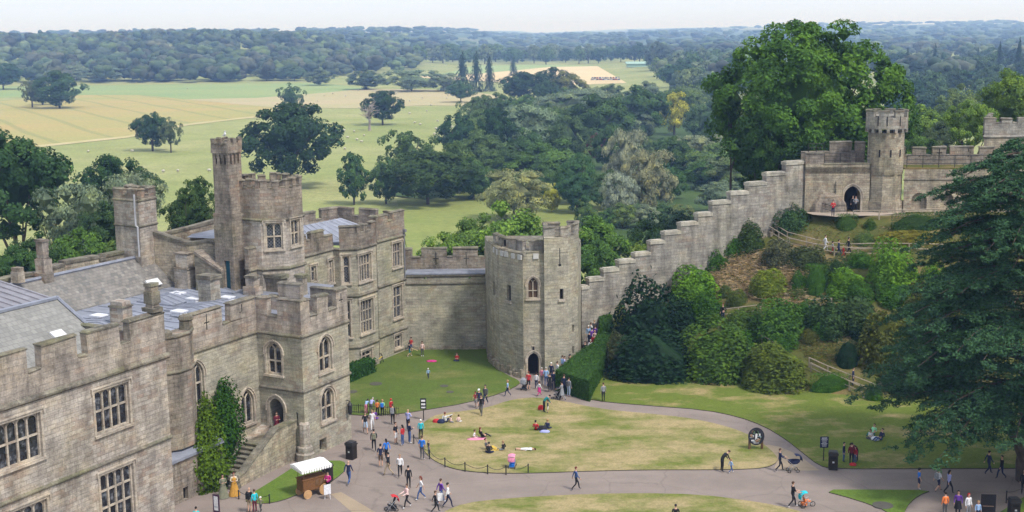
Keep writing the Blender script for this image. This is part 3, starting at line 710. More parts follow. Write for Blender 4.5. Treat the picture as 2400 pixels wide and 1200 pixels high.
def parapet(mb, A, B, z0, zc, zt, merlons, th=.5, u0=0.0, u1=None, cop=.10, over=.06, seed=1, ragged=.06):
    """breast wall with merlons; material 0 = wall stone, 1 = coping stone"""
    rng = random.Random(seed); A, t, n, l = frame(A, B); u1 = l if u1 is None else u1
    mb.wbox(A, t, n, u0, u1, -th, 0, z0, zc, 0)
    def coping(a, b, z, ov):
        P = lambda u, o, zz: wp(A, t, n, u, o, zz)
        e = ov; q = [(a - e, e), (b + e, e), (b + e, -th - e), (a - e, -th - e)]
        q2 = [(a + .05, -.1), (b - .05, -.1), (b - .05, -th + .1), (a + .05, -th + .1)]
        lo = [P(u, o, z) for u, o in q]; md = [P(u, o, z + cop * .55) for u, o in q]; hi = [P(u, o, z + cop + .05) for u, o in q2]
        for i in range(4):
            j = (i + 1) % 4; mb.face([lo[i], lo[j], md[j], md[i]], 1); mb.face([md[i], md[j], hi[j], hi[i]], 1)
        mb.face(hi, 1); mb.face(lo[::-1], 1)
    ms = sorted(merlons)
    for a, b in ms:
        a = max(a, u0); b = min(b, u1); h = rough_edge(rng, zt, ragged)
        mb.wbox(A, t, n, a, b, -th, 0, zc, h - cop - .05, 0); coping(a, b, h - cop - .05, over)
    ed = [u0] + [x for ab in ms for x in ab] + [u1]
    for i in range(0, len(ed), 2):
        if ed[i + 1] - ed[i] > .15: coping(ed[i] + .07, ed[i + 1] - .07, zc - cop * .4, .05)
def string(mb, A, B, z, h=.16, out=.12, u0=None, u1=None, m=0):
    A, t, n, l = frame(A, B); u0 = -out if u0 is None else u0; u1 = l + out if u1 is None else u1
    P = lambda u, o, zz: wp(A, t, n, u, o, zz)
    pts = [(0, z - h), (out, z - h * .55), (out, z - h * .15), (0.0, z + h * .45)]
    for i in range(3):
        a, b = pts[i], pts[i + 1]; mb.face([P(u0, *a), P(u1, *a), P(u1, *b), P(u0, *b)], m)
    mb.face([P(u0, *p) for p in pts], m); mb.face([P(u1, *p) for p in pts[::-1]], m)
def even(l, n, gap, first=True):
    """merlon ranges: n merlons over length l with equal gaps"""
    w_ = (l - gap * (n - 1)) / n; return [(i * (w_ + gap), i * (w_ + gap) + w_) for i in range(n)]
def loop(parent_wall, poly, z0, z1, faces_ops, m=0):
    for i in range(len(poly)):
        wall_open(parent_wall, poly[i], poly[(i + 1) % len(poly)], z0, z1, faces_ops.get(i, ()), m=m)
def arrow_cross(mb, A, B, u, z, h=1.0):
    """cross shaped arrow loop: thin dark slot pieces let in 2 mm proud of the merlon"""
    A, t, n, l = frame(A, B)
    mb.wbox(A, t, n, u - .04, u + .04, -.05, .006, z - h / 2, z + h / 2); mb.wbox(A, t, n, u - .28, u - .041, -.05, .006, z - .04, z + .04); mb.wbox(A, t, n, u + .041, u + .28, -.05, .006, z - .04, z + .04)

# ================================================================== great hall (left foreground)
nA = -1.7; dA1 = -12.44; dA0 = -46.0
hall = empty('castle_hall', (*L(-8, -25), 0), 'sandstone hall with mullioned windows, battlements and pale slate roof in the left foreground', 'castle building')
Aa, Ab = L(nA, dA0), L(nA, dA1); off = dA1 - dA0
mb = MB()
opsA = [op(off - 6.45, off - 3.55, 7.25, 10.05), op(off - 14.0, off - 10.75, 7.2, 10.0), op(off - 6.45, off - 3.6, 1.0, 4.6), op(off - 14.0, off - 10.75, .95, 4.6), op(off - 22, off - 18.5, 7.2, 10.0)]
wall_open(mb, Aa, Ab, -.1, 11.0, opsA)
wall_open(mb, Ab, L(-16, dA1), -.1, 11.0)
mb.build('wall', ST_A, hall)
window(hall, Aa, Ab, opsA[0], 4, (.52,)); window(hall, Aa, Ab, opsA[1], 4, (.52,)); window(hall, Aa, Ab, opsA[2], 4, (.36, .68)); window(hall, Aa, Ab, opsA[3], 4, (.36, .68)); window(hall, Aa, Ab, opsA[4], 4, (.52,))
mb = MB(); parapet(mb, Aa, Ab, 11.0, 12.55, 14.05, [(off + a, off + b) for a, b in ((-24, -22.2), (-21.4, -18.8), (-18, -15.3), (-14.3, -11.4), (-10.3, -7.55), (-6.7, -4.0), (-3.1, 0))], th=.55, seed=3)
parapet(mb, Ab, L(-13.0, dA1), 11.0, 12.4, 13.2, [(.56, 1.5)], th=.45, u0=.56, seed=4)
mb.build('parapet', [ST_P, ST_T], hall)
mb = MB(); string(mb, Aa, Ab, 11.0, .3, .16, u1=off + .3); string(mb, Aa, Ab, 5.35, .2, .12); mb.build('string_course', ST_T, hall)
def slope(n0, z0, n1, z1, d0, d1, th=.2):
    m_ = MB(); a, b, c, d_ = L(n0, d0), L(n0, d1), L(n1, d1), L(n1, d0)
    m_.prism([a, b, c, d_][::-1], [z1 - th, z1 - th, z0 - th, z0 - th], [z1, z1, z0, z0]); return m_
slope(-11.4, 14.0, -5.6, 10.5, dA0, dA1 - .15).build('roof', SLATE, hall)
m_ = slope(-17.5, 15.0, -11.42, 14.05, dA0, dA1 - .3)
for k in range(30):
    d_ = dA1 - .6 - k * .75; a, b = L(-11.45, d_), L(-17.4, d_); m_.tube([(a[0], a[1], 14.09), (b[0], b[1], 15.04)], .035, 4)
m_.build('metal_roof', LEAD2, hall)
m_ = MB(); m_.prism([L(-11.6, dA0), L(-11.2, dA0), L(-11.2, dA1), L(-11.6, dA1)][::-1], 13.95, 14.13)
m_.prism([L(-5.6, dA0), L(-2.25, dA0), L(-2.25, dA1), L(-5.6, dA1)][::-1], 10.3, 10.52)
q0, q1 = L(-11.4, dA1 - .1), L(-5.6, dA1 - .1); m_.tube([(q0[0], q0[1], 14.1), (q1[0], q1[1], 10.6)], .12, 5)
m_.build('lead_flashing', LEAD, hall)
def skylight(parent, px, py, P0, nrm, w_, h_, up, label=None):
    m_ = MB(); c = np.array(P0); s_ = np.cross(up, nrm); s_ /= np.linalg.norm(s_)
    q = [c + s_ * (i * w_ / 2) + up * (j * h_ / 2) for i, j in ((-1, -1), (1, -1), (1, 1), (-1, 1))]
    for k in (0, 1):
        ins = 0 if k == 0 else .12
    lo = [p + nrm * .02 for p in q]; hi = [p + nrm * .16 for p in q]
    for i in range(4): m_.face([lo[i], lo[(i + 1) % 4], hi[(i + 1) % 4], hi[i]])
    m_.face(hi); o = m_.build('skylight', SKYL_F, parent)
    m2 = MB(); qi = [c + s_ * (i * (w_ / 2 - .12)) + up * (j * (h_ / 2 - .12)) + nrm * .17 for i, j in ((-1, -1), (1, -1), (1, 1), (-1, 1))]; m2.face(qi)
    g = m2.build('pane', SKYL_G, None); g.parent = o
SKYL_F = plain('white_skylight_frame', (.55, .55, .56), .5); SKYL_G = plain('pale_reflecting_glass', (.55, .58, .62), .15, .1)
def on_slope(px, py, n0, z0, n1, z1):
    d = ray(px, py)
    f = lambda s_: (lambda p: p[2] - (z0 + (((p[:2] - O2) @ N2) - n0) / (n1 - n0) * (z1 - z0)))(CAM + d * s_)
    a, b = 40.0, 200.0
    for _ in range(60):
        c = (a + b) / 2
        if f(c) > 0: a = c
        else: b = c
    return CAM + d * a
def slope_vec(n0, z0, n1, z1):
    up = np.array([N2[0] * (n0 - n1), N2[1] * (n0 - n1), z0 - z1]); up /= np.linalg.norm(up); nr = np.cross(np.array([D2[0], D2[1], 0]), up); nr = nr if nr[2] > 0 else -nr; return up, nr
up, nr = slope_vec(-11.4, 14.0, -5.6, 10.5); skylight(hall, 0, 0, on_slope(135, 785, -11.4, 14.0, -5.6, 10.5), nr, 1.0, .6, up)
def stack(mb, c, w_, d_, z0, z1, rz=-AZ, m=0, cap=True):
    mb.box((c[0], c[1], (z0 + z1) / 2), (w_, d_, z1 - z0), rz, m)
    if cap: mb.box((c[0], c[1], z1 + .07), (w_ + .2, d_ + .2, .14), rz, 1)
RZ = -AZ
# broken stone stump on the corner merlon, a top-level chimney
def chimney(label, base, tiers, mats, pots=0, group=None):
    e = empty('chimney', base, label, 'chimney', group)
    m_ = MB(); z = base[2]; 
    for k, (w_, d_, h_) in enumerate(tiers):
        if k % 2 == 0 or True: m_.box((base[0], base[1], z + h_ / 2), (w_, d_, h_), RZ, k % 2)
        z += h_
    m_.build('stack', mats, e)
    if pots:
        for k in range(pots):
            p = MB(); o = (k - (pots - 1) / 2) * .42
            p.lathe((base[0] + D2[0] * o, base[1] + D2[1] * o, z), [(.17, 0), (.15, .1), (.13, .45), (.17, .5), (.12, .5), (.11, .2)], 8); p.build('chimney_pot', POT, e)
    return e
POT = plain('terracotta', (.22, .105, .06), .85)
c_ = L(nA - .3, dA1 - .65)
chimney('lichened broken stone stump on the corner merlon of the foreground hall', (*c_, 14.05), [(.95, .95, .3), (.62, .62, .25), (.75, .75, .8), (.6, .6, .35), (.72, .72, .22)], [ST_T, ST_D])
c_ = G(285, 752, 10.6); chimney('squat rubble chimney half hidden behind the hall parapet', (*c_[:2], 9.6), [(1.3, 1.0, 2.1), (1.45, 1.15, .16), (1.2, .9, .3)], [ST_A, ST_T])

# ================================================================== entrance range: wall with ivy + porch tower
nB = -4.2
porch = empty('porch_tower', (*L(-2, 3), 0), 'pinkish stone porch tower with pointed windows, doorway and battlements beside the steps', 'castle building')
Ba, Bb = L(nB, dA1), L(nB, 0.0); Pa, Pb, Pc = L(nB, 0.0), L(0, 0.0), L(0, 6.0); lb = -dA1; lp = -nB
mb = MB()
oB = [op(lb - 7.5, lb - 6.15, 5.6, 8.9, rise=1.1), opx(Ba, Bb, (565, 993), (596, 905), rise=1.2)]
oB[1].update(u0=lb - 2.25, u1=lb - .75, z0=2.75, z1=5.5)
wall_open(mb, Ba, Bb, -.1, 9.7, oB)
oP = [op(lp - 3.35, lp - 1.95, 6.45, 8.95, rise=.85), op(lp - 3.3, lp - 1.95, 1.9, 4.6, rise=.85, dep=1.6), op(lp - .78, lp - .58, 2.6, 3.7)]
wall_open(mb, Pa, Pb, -.1, 9.7, oP)
oR = [op(2.1, 3.7, 6.3, 9.1, rise=.95), op(2.15, 3.75, 2.3, 5.0, rise=.95), op(1.75, 2.65, .05, 1.1, dep=.6)]
wall_open(mb, Pb, Pc, -.1, 9.7, oR)
wall_open(mb, Pc, L(-8, 6.0), -.1, 9.7)
P = lambda u, o, z: wp(*frame(Pb, Pc)[:3], u, o, z)
mb.build('wall', ST_B, porch)
window(porch, Ba, Bb, oB[0], 2, (.5,)); window(porch, Ba, Bb, oB[1], 2, ()); window(porch, Pa, Pb, oP[0], 2, (.42,)); window(porch, Pb, Pc, oR[0], 2, (.4,)); window(porch, Pb, Pc, oR[1], 2, (.42,))
def doorway(parent, A, B, o, wd=.22, back=True, leaf=None, dep=1.5):
    A, t, n, l = frame(A, B); m_ = MB(); a, b, c, d_ = o['u0'], o['u1'], o['z0'], o['z1']; r = o.get('rise', 0)
    strip_arch(m_, A, t, n, a, b, c, d_ - r, r, wd, -.05, .06); strip_arch(m_, A, t, n, a - wd, b + wd, d_ - r - .2, d_ - r, r + wd, .1, 0, .14)
    e = m_.build('doorway', ST_M, parent)
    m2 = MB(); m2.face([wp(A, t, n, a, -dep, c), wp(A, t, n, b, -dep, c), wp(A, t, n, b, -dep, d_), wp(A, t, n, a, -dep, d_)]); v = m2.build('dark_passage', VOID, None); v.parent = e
    return e
doorway(porch, Pa, Pb, oP[1])
m_ = MB()
for o in (oP[2], oR[2]):
    A_, t_, n_, _l = frame(Pa, Pb) if o is oP[2] else frame(Pb, Pc)
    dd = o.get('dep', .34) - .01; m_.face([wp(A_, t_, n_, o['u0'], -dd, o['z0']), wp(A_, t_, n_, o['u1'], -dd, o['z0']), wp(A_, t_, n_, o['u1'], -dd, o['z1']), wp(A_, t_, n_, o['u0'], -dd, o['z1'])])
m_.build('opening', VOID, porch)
mb = MB(); th = .5
parapet(mb, Ba, Bb, 9.7, 11.0, 12.42, [(lb - 7.2, lb - 3.8), (lb - 2.9, lb - .0)], th, u0=1.9, u1=lb, seed=5)
parapet(mb, Pa, Pb, 9.7, 11.0, 12.42, [(0, 1.1), (2.05, 4.2)], th, seed=6)
parapet(mb, Pb, Pc, 9.7, 11.0, 12.44, [(.5, 1.15), (2.1, 3.5), (4.6, 6.0)], th, u0=.5, seed=7)
parapet(mb, Pc, L(-7.5, 6.0), 9.7, 11.1, 12.3, [(.5, 3.2), (4.2, 6.4)], th, u0=.5, seed=8)
mb.build('parapet', [ST_P, ST_T], porch)
mb = MB(); string(mb, Ba, Bb, 9.7, .22, .13, u0=4.5, u1=lb - .0); string(mb, Pa, Pb, 9.7, .22, .13, u0=0.13); string(mb, Pb, Pc, 9.7, .22, .13)
string(mb, Pa, Pb, 5.45, .2, .12, u0=0.1); string(mb, Pb, Pc, 5.45, .2, .12); mb.build('string_course', ST_T, porch)
m_ = MB(); arrow_cross(m_, Ba, Bb, lb - 5.5, 11.5, 1.3); arrow_cross(m_, Ba, Bb, lb - 1.6, 11.5, 1.2); arrow_cross(m_, Pb, Pc, 5.2, 11.5, 1.0); m_.build('arrow_loop', VOID, porch)
# buttress foot of the porch corner
m_ = MB(); c_ = L(.12, .45)
for s_, z0, z1 in ((.75, -.1, .7), (.6, .7, 1.2), (.42, 1.2, 3.0)): m_.lathe((*L(-.05, .0), z0), [(s_, 0), (s_, z1 - z0 - .08), (s_ - .1, z1 - z0)], 8)
m_.build('buttress', ST_A, porch)
# polygonal turret in the corner between hall and ivy wall
tp = [L(nB, -11.9), L(-3.25, -11.2), L(-2.75, -10.2), L(-2.75, -9.0), L(-3.3, -8.0), L(nB, -7.6)]
mb = MB()
for i in range(5): wall_open(mb, tp[i], tp[i + 1], 3.6, 11.7)
mb.face([(*p, 11.7) for p in tp]); mb.build('stair_turret', ST_D, porch)
mb = MB()
for i in range(5): string(mb, tp[i], tp[i + 1], 9.2, .2, .1, u0=0, u1=None); string(mb, tp[i], tp[i + 1], 11.7, .2, .1, u0=0)
c_ = L(-3.6, -8.3); mb.lathe((*c_, 11.7), [(.5, 0), (.45, .6), (.55, .7), (.45, .95), (.2, 1.05)], 8); c_ = L(-3.4, -10.6); mb.lathe((*c_, 11.7), [(.5, 0), (.5, .25), (.3, .4)], 8)
mb.build('coping', ST_T, porch)
# low lean-to below the turret
mb = MB(); q = [L(nB, -12.3), L(-2.4, -12.3), L(-2.4, -6.6), L(nB, -6.6)]; oq = [op(3.1, 3.4, 1.6, 2.8), op(1.5, 2.0, .1, 1.0)]
wall_open(mb, q[1], q[2], -.1, 3.2, oq); wall_open(mb, q[2], q[3], -.1, 3.2); wall_open(mb, q[0], q[1], -.1, 3.2)
mb.build('lean_to', ST_D, porch)
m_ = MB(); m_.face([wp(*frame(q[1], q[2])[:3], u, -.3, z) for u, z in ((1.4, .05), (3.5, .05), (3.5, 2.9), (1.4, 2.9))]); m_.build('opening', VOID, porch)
m_ = MB(); m_.prism([L(nB, -12.3), L(-2.25, -12.3), L(-2.25, -6.5), L(nB, -6.5)][::-1], [3.3, 3.05, 3.05, 3.3], [3.75, 3.25, 3.25, 3.75][::1]); m_.build('lead_roof', LEAD, porch)
# steps
steps = empty('stone_steps', (*L(-2.5, -3), 0), 'flight of worn stone steps with a rubble side wall climbing to the porch door', 'steps')
mb = MB(); ns = 9; dA, dB = -6.4, -2.7
for i in range(ns):
    z1 = 1.9 * (i + 1) / ns; d0 = dA + (dB - dA) * i / ns; d1 = -1.0 if i == ns - 1 else dB
    P4 = [L(-3.4, d0), L(-1.3, d0), L(-1.3, dA + (dB - dA) * (i + 1) / ns if i < ns - 1 else 0), L(-3.4, dA + (dB - dA) * (i + 1) / ns if i < ns - 1 else 0)]
    mb.prism(P4[::-1], 0.0, z1 - .07); P5 = [L(-3.4, d0 - .06), L(-1.3, d0 - .06), P4[2], P4[3]]; mb.prism(P5[::-1], z1 - .07, z1, 1)
mb.build('tread', [ST_D, ST_T], steps)
mb = MB()
prof = [(-7.0, .75), (-6.2, .85), (-5.5, 1.3), (-2.9, 2.75), (-2.3, 3.0), (0, 3.05)]
for i in range(len(prof) - 1):
    (da, za), (db, zb) = prof[i], prof[i + 1]; q = [L(-1.28, da), L(-.75, da), L(-.75, db), L(-1.28, db)][::-1]
    mb.prism(q, -.05, [zb, zb, za, za], 0); q2 = [L(-1.34, da), L(-.68, da), L(-.68, db), L(-1.34, db)][::-1]; mb.prism(q2, [zb + .002, zb + .002, za + .002, za + .002], [zb + .13, zb + .13, za + .13, za + .13], 1)
c_ = L(-1.0, -7.1); mb.lathe((*c_, 0), [(.5, -.05), (.5, .3), (.42, .35), (.42, .7), (.5, .75), (.46, .95), (.2, 1.05)], 8, 1)
mb.build('side_wall', [ST_R, ST_T], steps)
mb = MB(); q = [L(nB + .02, -5.2), L(-3.4, -5.2), L(-3.4, 0), L(nB + .02, 0)][::-1]; mb.prism(q, -.05, [2.3, 2.3, 1.0, 1.0]); mb.build('inner_kerb', ST_A, steps)

# ================================================================== roofs behind the entrance range
roofs = empty('roof_range', (*L(-18, 3), 9), 'low lead and stone-slate roofs crowded with skylights behind the porch battlements', 'roof')
m_ = MB(); zl = 10.0
q = [L(-21.2, -12.4), L(-4.7, -12.4), L(-4.7, 5.9), L(-8.5, 16), L(-21.2, 16)]; m_.prism(q, zl - .5, zl)
for k in range(13):
    d_ = -11 + k * 1.9; a, b = L(-21, d_), L(-6.0 - (.0 if d_ < 5 else (d_ - 5) * .3), d_); m_.tube([(a[0], a[1], zl + .03), (b[0], b[1], zl + .03)], .05, 4)
for n_, d_, w_, l_, h_ in ((-15, -3.5, 6, 5.5, .35), (-12.2, 3.5, 5, 4.5, .3), (-17.2, 5.2, 4, 4.6, .4), (-8.8, 1.5, 3.0, 5.5, .25), (-9.5, -6, 4, 5, .3), (-16, 11, 4, 4, .3)):
    c_ = L(n_, d_); hw, hl = w_ / 2, l_ / 2
    P_ = [L(n_ - hw, d_ - hl), L(n_ + hw, d_ - hl), L(n_ + hw, d_ + hl), L(n_ - hw, d_ + hl)]
    m_.prism(P_, zl + .002, zl + .12, bottom=False); A1, A2 = L(n_, d_ - hl + .3), L(n_, d_ + hl - .3)
    e = [(*p, zl + .12) for p in P_]; r1, r2 = (*A1, zl + .12 + h_), (*A2, zl + .12 + h_)
    for f_ in ([e[0], e[1], r1], [e[1], e[2], r2, r1], [e[2], e[3], r2], [e[3], e[0], r1, r2]): m_.face(f_)
    for k in range(6):
        f_ = (k + .5) / 6; a = np.array(e[1]) * (1 - f_) + np.array(e[2]) * f_; b = np.array(r1) * (1 - f_) + np.array(r2) * f_; c2 = np.array(e[0]) * (1 - f_) + np.array(e[3]) * f_
        m_.tube([a + (0, 0, .03), b + (0, 0, .03), c2 + (0, 0, .03)], .045, 4)
m_.build('lead_flat', LEAD, roofs)
slope(-24.0, 12.6, -21.2, 10.05, -6.2, 12).build('slate_slope', SLATE2, roofs); slope(-26.8, 10.05, -24.0, 12.6, -6.2, 12).build('slate_slope', SLATE2, roofs)
m_ = MB(); a, b = L(-24.0, -6.3), L(-24.0, 12); m_.tube([(*a, 12.66), (*b, 12.66)], .16, 6); a, b, c2 = L(-26.8, -6.3), L(-24.0, -6.3), L(-21.1, -6.3); m_.tube([(*a, 10.1), (*b, 12.68), (*c2, 10.1)], .13, 5); m_.build('lead_ridge', LEAD, roofs)
m_ = MB(); m_.face([(*L(-26.8, -6.15), 9.4), (*L(-21.2, -6.15), 9.4), (*L(-21.2, -6.15), 10.0), (*L(-24, -6.15), 12.5), (*L(-26.8, -6.15), 10.0)]); m_.build('gable', ST_T, roofs)
up, nr = slope_vec(-24.0, 12.6, -21.2, 10.05)
skylight(roofs, 0, 0, on_slope(357, 667, -24, 12.6, -21.2, 10.05) + nr * .15, nr, 1.5, .75, up); skylight(roofs, 0, 0, on_slope(400, 638, -24, 12.6, -21.2, 10.05), nr, .9, .55, up)
LVENT = plain('pale_rooflight', (.62, .63, .68), .4)
for px, py in ((417, 692), (420, 735), (532, 702), (232, 745), (455, 705)):
    c_ = G(px, py, zl + .25); m_ = MB(); m_.box((c_[0], c_[1], zl + .25), (.95, .75, .3), RZ); m_.box((c_[0], c_[1], zl + .46), (1.1, .9, .1), RZ); m_.build('rooflight', LVENT, roofs)
def zc(px, py, z=10.0): c = G(px, py, z); return (c[0], c[1], z - .05)
chimney('tall stone chimney with terracotta upper stack against the mottled slate roof', zc(436, 674), [(1.5, 1.1, 1.75), (1.65, 1.25, .15), (1.3, .85, 1.15), (1.45, 1.0, .18)], [ST_A, ST_D])
chimney('grey broad chimney with round-edged cap and lead flashing, second from the slate roof', zc(492, 712), [(1.35, 1.2, 2.2), (1.6, 1.4, .32)], [ST_G, ST_T])
chimney('small pinkish chimney capped by a loose stone slab above the porch battlements', zc(593, 690), [(1.35, 1.0, .75), (.95, .8, .02), (.9, .8, .75), (1.1, .9, .2)], [ST_P, ST_T])
chimney('wide dark red-brown chimney with a thick coping behind the porch roof', zc(645, 682), [(2.0, .9, 1.25), (2.25, 1.1, .3)], [ST_D, ST_T])
chimney('short drum-topped chimney with black band at the porch parapet corner', zc(690, 700), [(.95, .9, .55), (.85, .8, .1), (.65, .65, .5), (.75, .75, .2)], [ST_T, ST_D])
chimney('slim pale chimney with flat cap just right of the drum-topped chimney', zc(708, 690), [(.72, .6, 1.6), (.95, .8, .22)], [ST_P, ST_T])
m_ = MB()
for a, b in (((548, 664), (600, 662)), ((600, 662), (676, 655))):
    A_, B_ = G(*a, 9.9)[:2], G(*b, 9.9)[:2]; F_ = frame(A_, B_); m_.wbox(*F_[:3], 0, F_[3], -.5, 0, 9.9, 10.95, 0); m_.wbox(*F_[:3], 0, F_[3], -.6, .1, 10.952, 11.3, 1)
tag(m_.build('roof_wall', [ST_G, ST_T]), 'low parapet wall with heavy dark rounded coping on the lead roof', 'wall')
m_ = MB(); A_, B_ = G(520, 672, 10.0), G(556, 670, 10.0); m_.tube([(A_[0], A_[1], 10.9), (B_[0], B_[1], 10.9)], .05, 5)
for f_ in (0, .5, 1): p = A_ * (1 - f_) + B_ * f_; m_.tube([(p[0], p[1], 9.95), (p[0], p[1], 10.9)], .035, 5)
tag(m_.build('roof_railing', plain('pale_metal_rail', (.5, .5, .5), .5)), 'short pale handrail between chimneys on the lead roof', 'railing')

# ================================================================== octagonal stair tower with its turret
f2 = DY(643, 560, 109.0); OC = f2[:2] - np.array([.2908, -.9568]) * 2.75; R8 = 2.98
octo = empty('octagonal_tower', (*OC, 9), 'octagonal stone tower with leaded windows and ragged battlements rising from the roofs', 'tower')
def ngon(c, r, k, a0): return [np.array([c[0] + r * cos(a0 + 2 * pi * i / k), c[1] + r * sin(a0 + 2 * pi * i / k)]) for i in range(k)]
o8 = ngon(OC, R8, 8, -AZ + pi / 8)
zE = lambda py: float(DY(643, py, 109.0)[2])
zs, zp, zct, ztop, zlow = zE(513), zE(513), zE(440), zE(421), zE(640)
mb = MB(); order = []
for i in range(8):
    A_, B_ = o8[i], o8[(i + 1) % 8]; mid = (A_ + B_) / 2; nn = mid - OC; nn /= np.linalg.norm(nn); az = math.degrees(atan2(nn[0], nn[1])) % 360
    ops = []
    if abs(az - 163) < 5: ops = [op(.42, 1.86, zE(585), zE(522))]
    if abs(az - 118) < 5: ops = [op(.5, 1.75, zE(582), zE(520))]
    wall_open(mb, A_, B_, 9.5, zs, ops); order.append((A_, B_, az, ops))
mb.build('wall', ST_A, octo)
for A_, B_, az, ops in order:
    for o in ops: window(octo, A_, B_, o, 2, (.48,), pane=LATT)
mb = MB()
for i, (A_, B_, az, ops) in enumerate(order): parapet(mb, A_, B_, zs, zct, ztop, [(0, .5), (.95, 1.5), (1.9, 2.28)] if i % 2 else [(.1, .7), (1.15, 1.75)], .42, seed=20 + i, ragged=.12)
mb.face([(*p, zs + .3) for p in ngon(OC, R8 - .3, 8, -AZ + pi / 8)], 1); mb.build('parapet', [ST_D, ST_T], octo)
mb = MB()
for A_, B_, az, ops in order: string(mb, A_, B_, zs, .2, .12, u0=-.05, u1=None); string(mb, A_, B_, zE(628), .22, .14, u0=-.05)
mb.build('string_course', ST_T, octo)
# stair turret beside the octagon
tc = DY(542, 560, 109.6)[:2]
mb = MB(); sq = lambda c, s: [c + N2 * (i * s / 2) + D2 * (j * s / 2) for i, j in ((-1, -1), (1, -1), (1, 1), (-1, 1))]
blk = sq(tc, 2.0)
wall_open(mb, blk[0], blk[1], 9.5, zE(505), [op(.95, 1.55, 9.55, zE(608), dep=.3)])
for i in (1, 2, 3): wall_open(mb, blk[i], blk[(i + 1) % 4], 9.5, zE(505))
tq = sq(tc - N2 * .05, 1.7); tz0, tz1 = zE(505), zE(368)
mb.prism(blk, zE(505), zE(499), bottom=False)
slots = [op(.25, .5, zE(384), zE(361)), op(.72, .97, zE(384), zE(361)), op(1.2, 1.45, zE(384), zE(361))]
for i in range(4): wall_open(mb, tq[i], tq[(i + 1) % 4], zE(499), zE(357), slots, dep=.2)
mb.build('stair_turret', ST_D, octo)
mb = MB(); pq = sq(tc - N2 * .05, 1.86)
for i in range(4): parapet(mb, pq[i], pq[(i + 1) % 4], zE(357), zE(335), zE(322), even(1.86, 3, .28), .2, u0=0 if i % 2 == 0 else .2, u1=1.86 if i % 2 == 0 else 1.66, seed=40 + i, cop=.06, over=.02, ragged=.06)
mb.prism(sq(tc - N2 * .05, 1.45), zE(370), zE(345)); mb.build('turret_parapet', [ST_D, ST_T], octo)
m_ = MB(); m_.wbox(*frame(blk[0], blk[1])[:3], .97, 1.53, -.28, -.2, 9.6, zE(608) - .02); m_.build('door', plain('teal_painted_door', (.012, .07, .10), .5), octo)
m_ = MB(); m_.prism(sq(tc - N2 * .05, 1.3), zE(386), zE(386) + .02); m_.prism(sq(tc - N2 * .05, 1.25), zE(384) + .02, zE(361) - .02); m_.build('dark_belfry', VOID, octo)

# ================================================================== bay-windowed range running back to the curtain wall
bayr = empty('bay_range', (*L(-16, 24), 0), 'tall stone range with two-storey bay windows between the octagonal tower and the curtain wall', 'castle building')
nC = -11.47; c0 = [L(-13.0, 10), L(-13.0, 22.3), L(-12.3, 22.3), L(-10.95, 23.3), L(-10.95, 26.4), L(-12.3, 27.25), L(nC, 27.3), L(nC, 32.3), L(-19.5, 32.3)]
F = {}
F[0] = [opx(c0[0], c0[1], (771, 665), (787.5, 606)), opx(c0[0], c0[1], (730, 661), (740, 622))]
F[2] = [opx(c0[2], c0[3], (805, 665), (818, 600)), opx(c0[2], c0[3], (806, 791), (820, 705))]
F[3] = [opx(c0[3], c0[4], (836, 665), (869, 592)), opx(c0[3], c0[4], (839, 788), (874, 697)), opx(c0[3], c0[4], (849, 858), (871, 817))]
F[6] = [opx(c0[6], c0[7], (921, 629), (940, 566)), opx(c0[6], c0[7], (923, 749), (941, 667)), opx(c0[6], c0[7], (926, 819), (941, 782))]
for k in F:
    l_ = frame(c0[k], c0[k + 1])[3]
    for o in F[k]: o['u0'] = max(.15, o['u0']); o['u1'] = min(l_ - .15, max(o['u1'], o['u0'] + .5))
mb = MB()
for i in range(8): wall_open(mb, c0[i], c0[i + 1], -.1, 12.0, F.get(i, ()))
mb.build('wall', ST_B, bayr)
for k, ls in ((0, (2, 1)), (2, (1, 1)), (3, (4, 4, 2)), (6, (3, 2, 2))):
    for o, nl in zip(F[k], ls): window(bayr, c0[k], c0[k + 1], o, nl, (.62,) if (o['z1'] - o['z0']) < 2.9 else (.36, .68), pane=LATT if o['z0'] > 3 else GLASS, fr=.1, mw=.11)
mb = MB(); hs = {0: (13.3, 14.0), 2: (13.4, 14.15), 3: (13.4, 14.2), 4: (13.4, 14.1), 6: (13.75, 14.55), 7: (13.6, 14.4), 5: (13.7, 14.5), 1: (13.3, 14.0)}
ml = {0: [(0, 2.5), (3.2, 5.6), (6.2, 8.2), (8.9, 10.9)], 1: [], 2: [(0, 1.5)], 3: [(0, .55), (1.1, 1.7), (2.3, 3.1)], 4: [(0, 1.0)], 5: [(0, 0.75)], 6: [(.0, 2.0), (2.9, 5.0)], 7: [(.5, 2.2), (3.1, 5.2), (6, 7.9)]}
for i in range(8):
    if i in (1,): continue
    zz = hs[i]; parapet(mb, c0[i], c0[i + 1], 12.0, zz[0], zz[1], ml[i], .42, u0=.42 if i in (7,) else 0, seed=60 + i, ragged=.05)
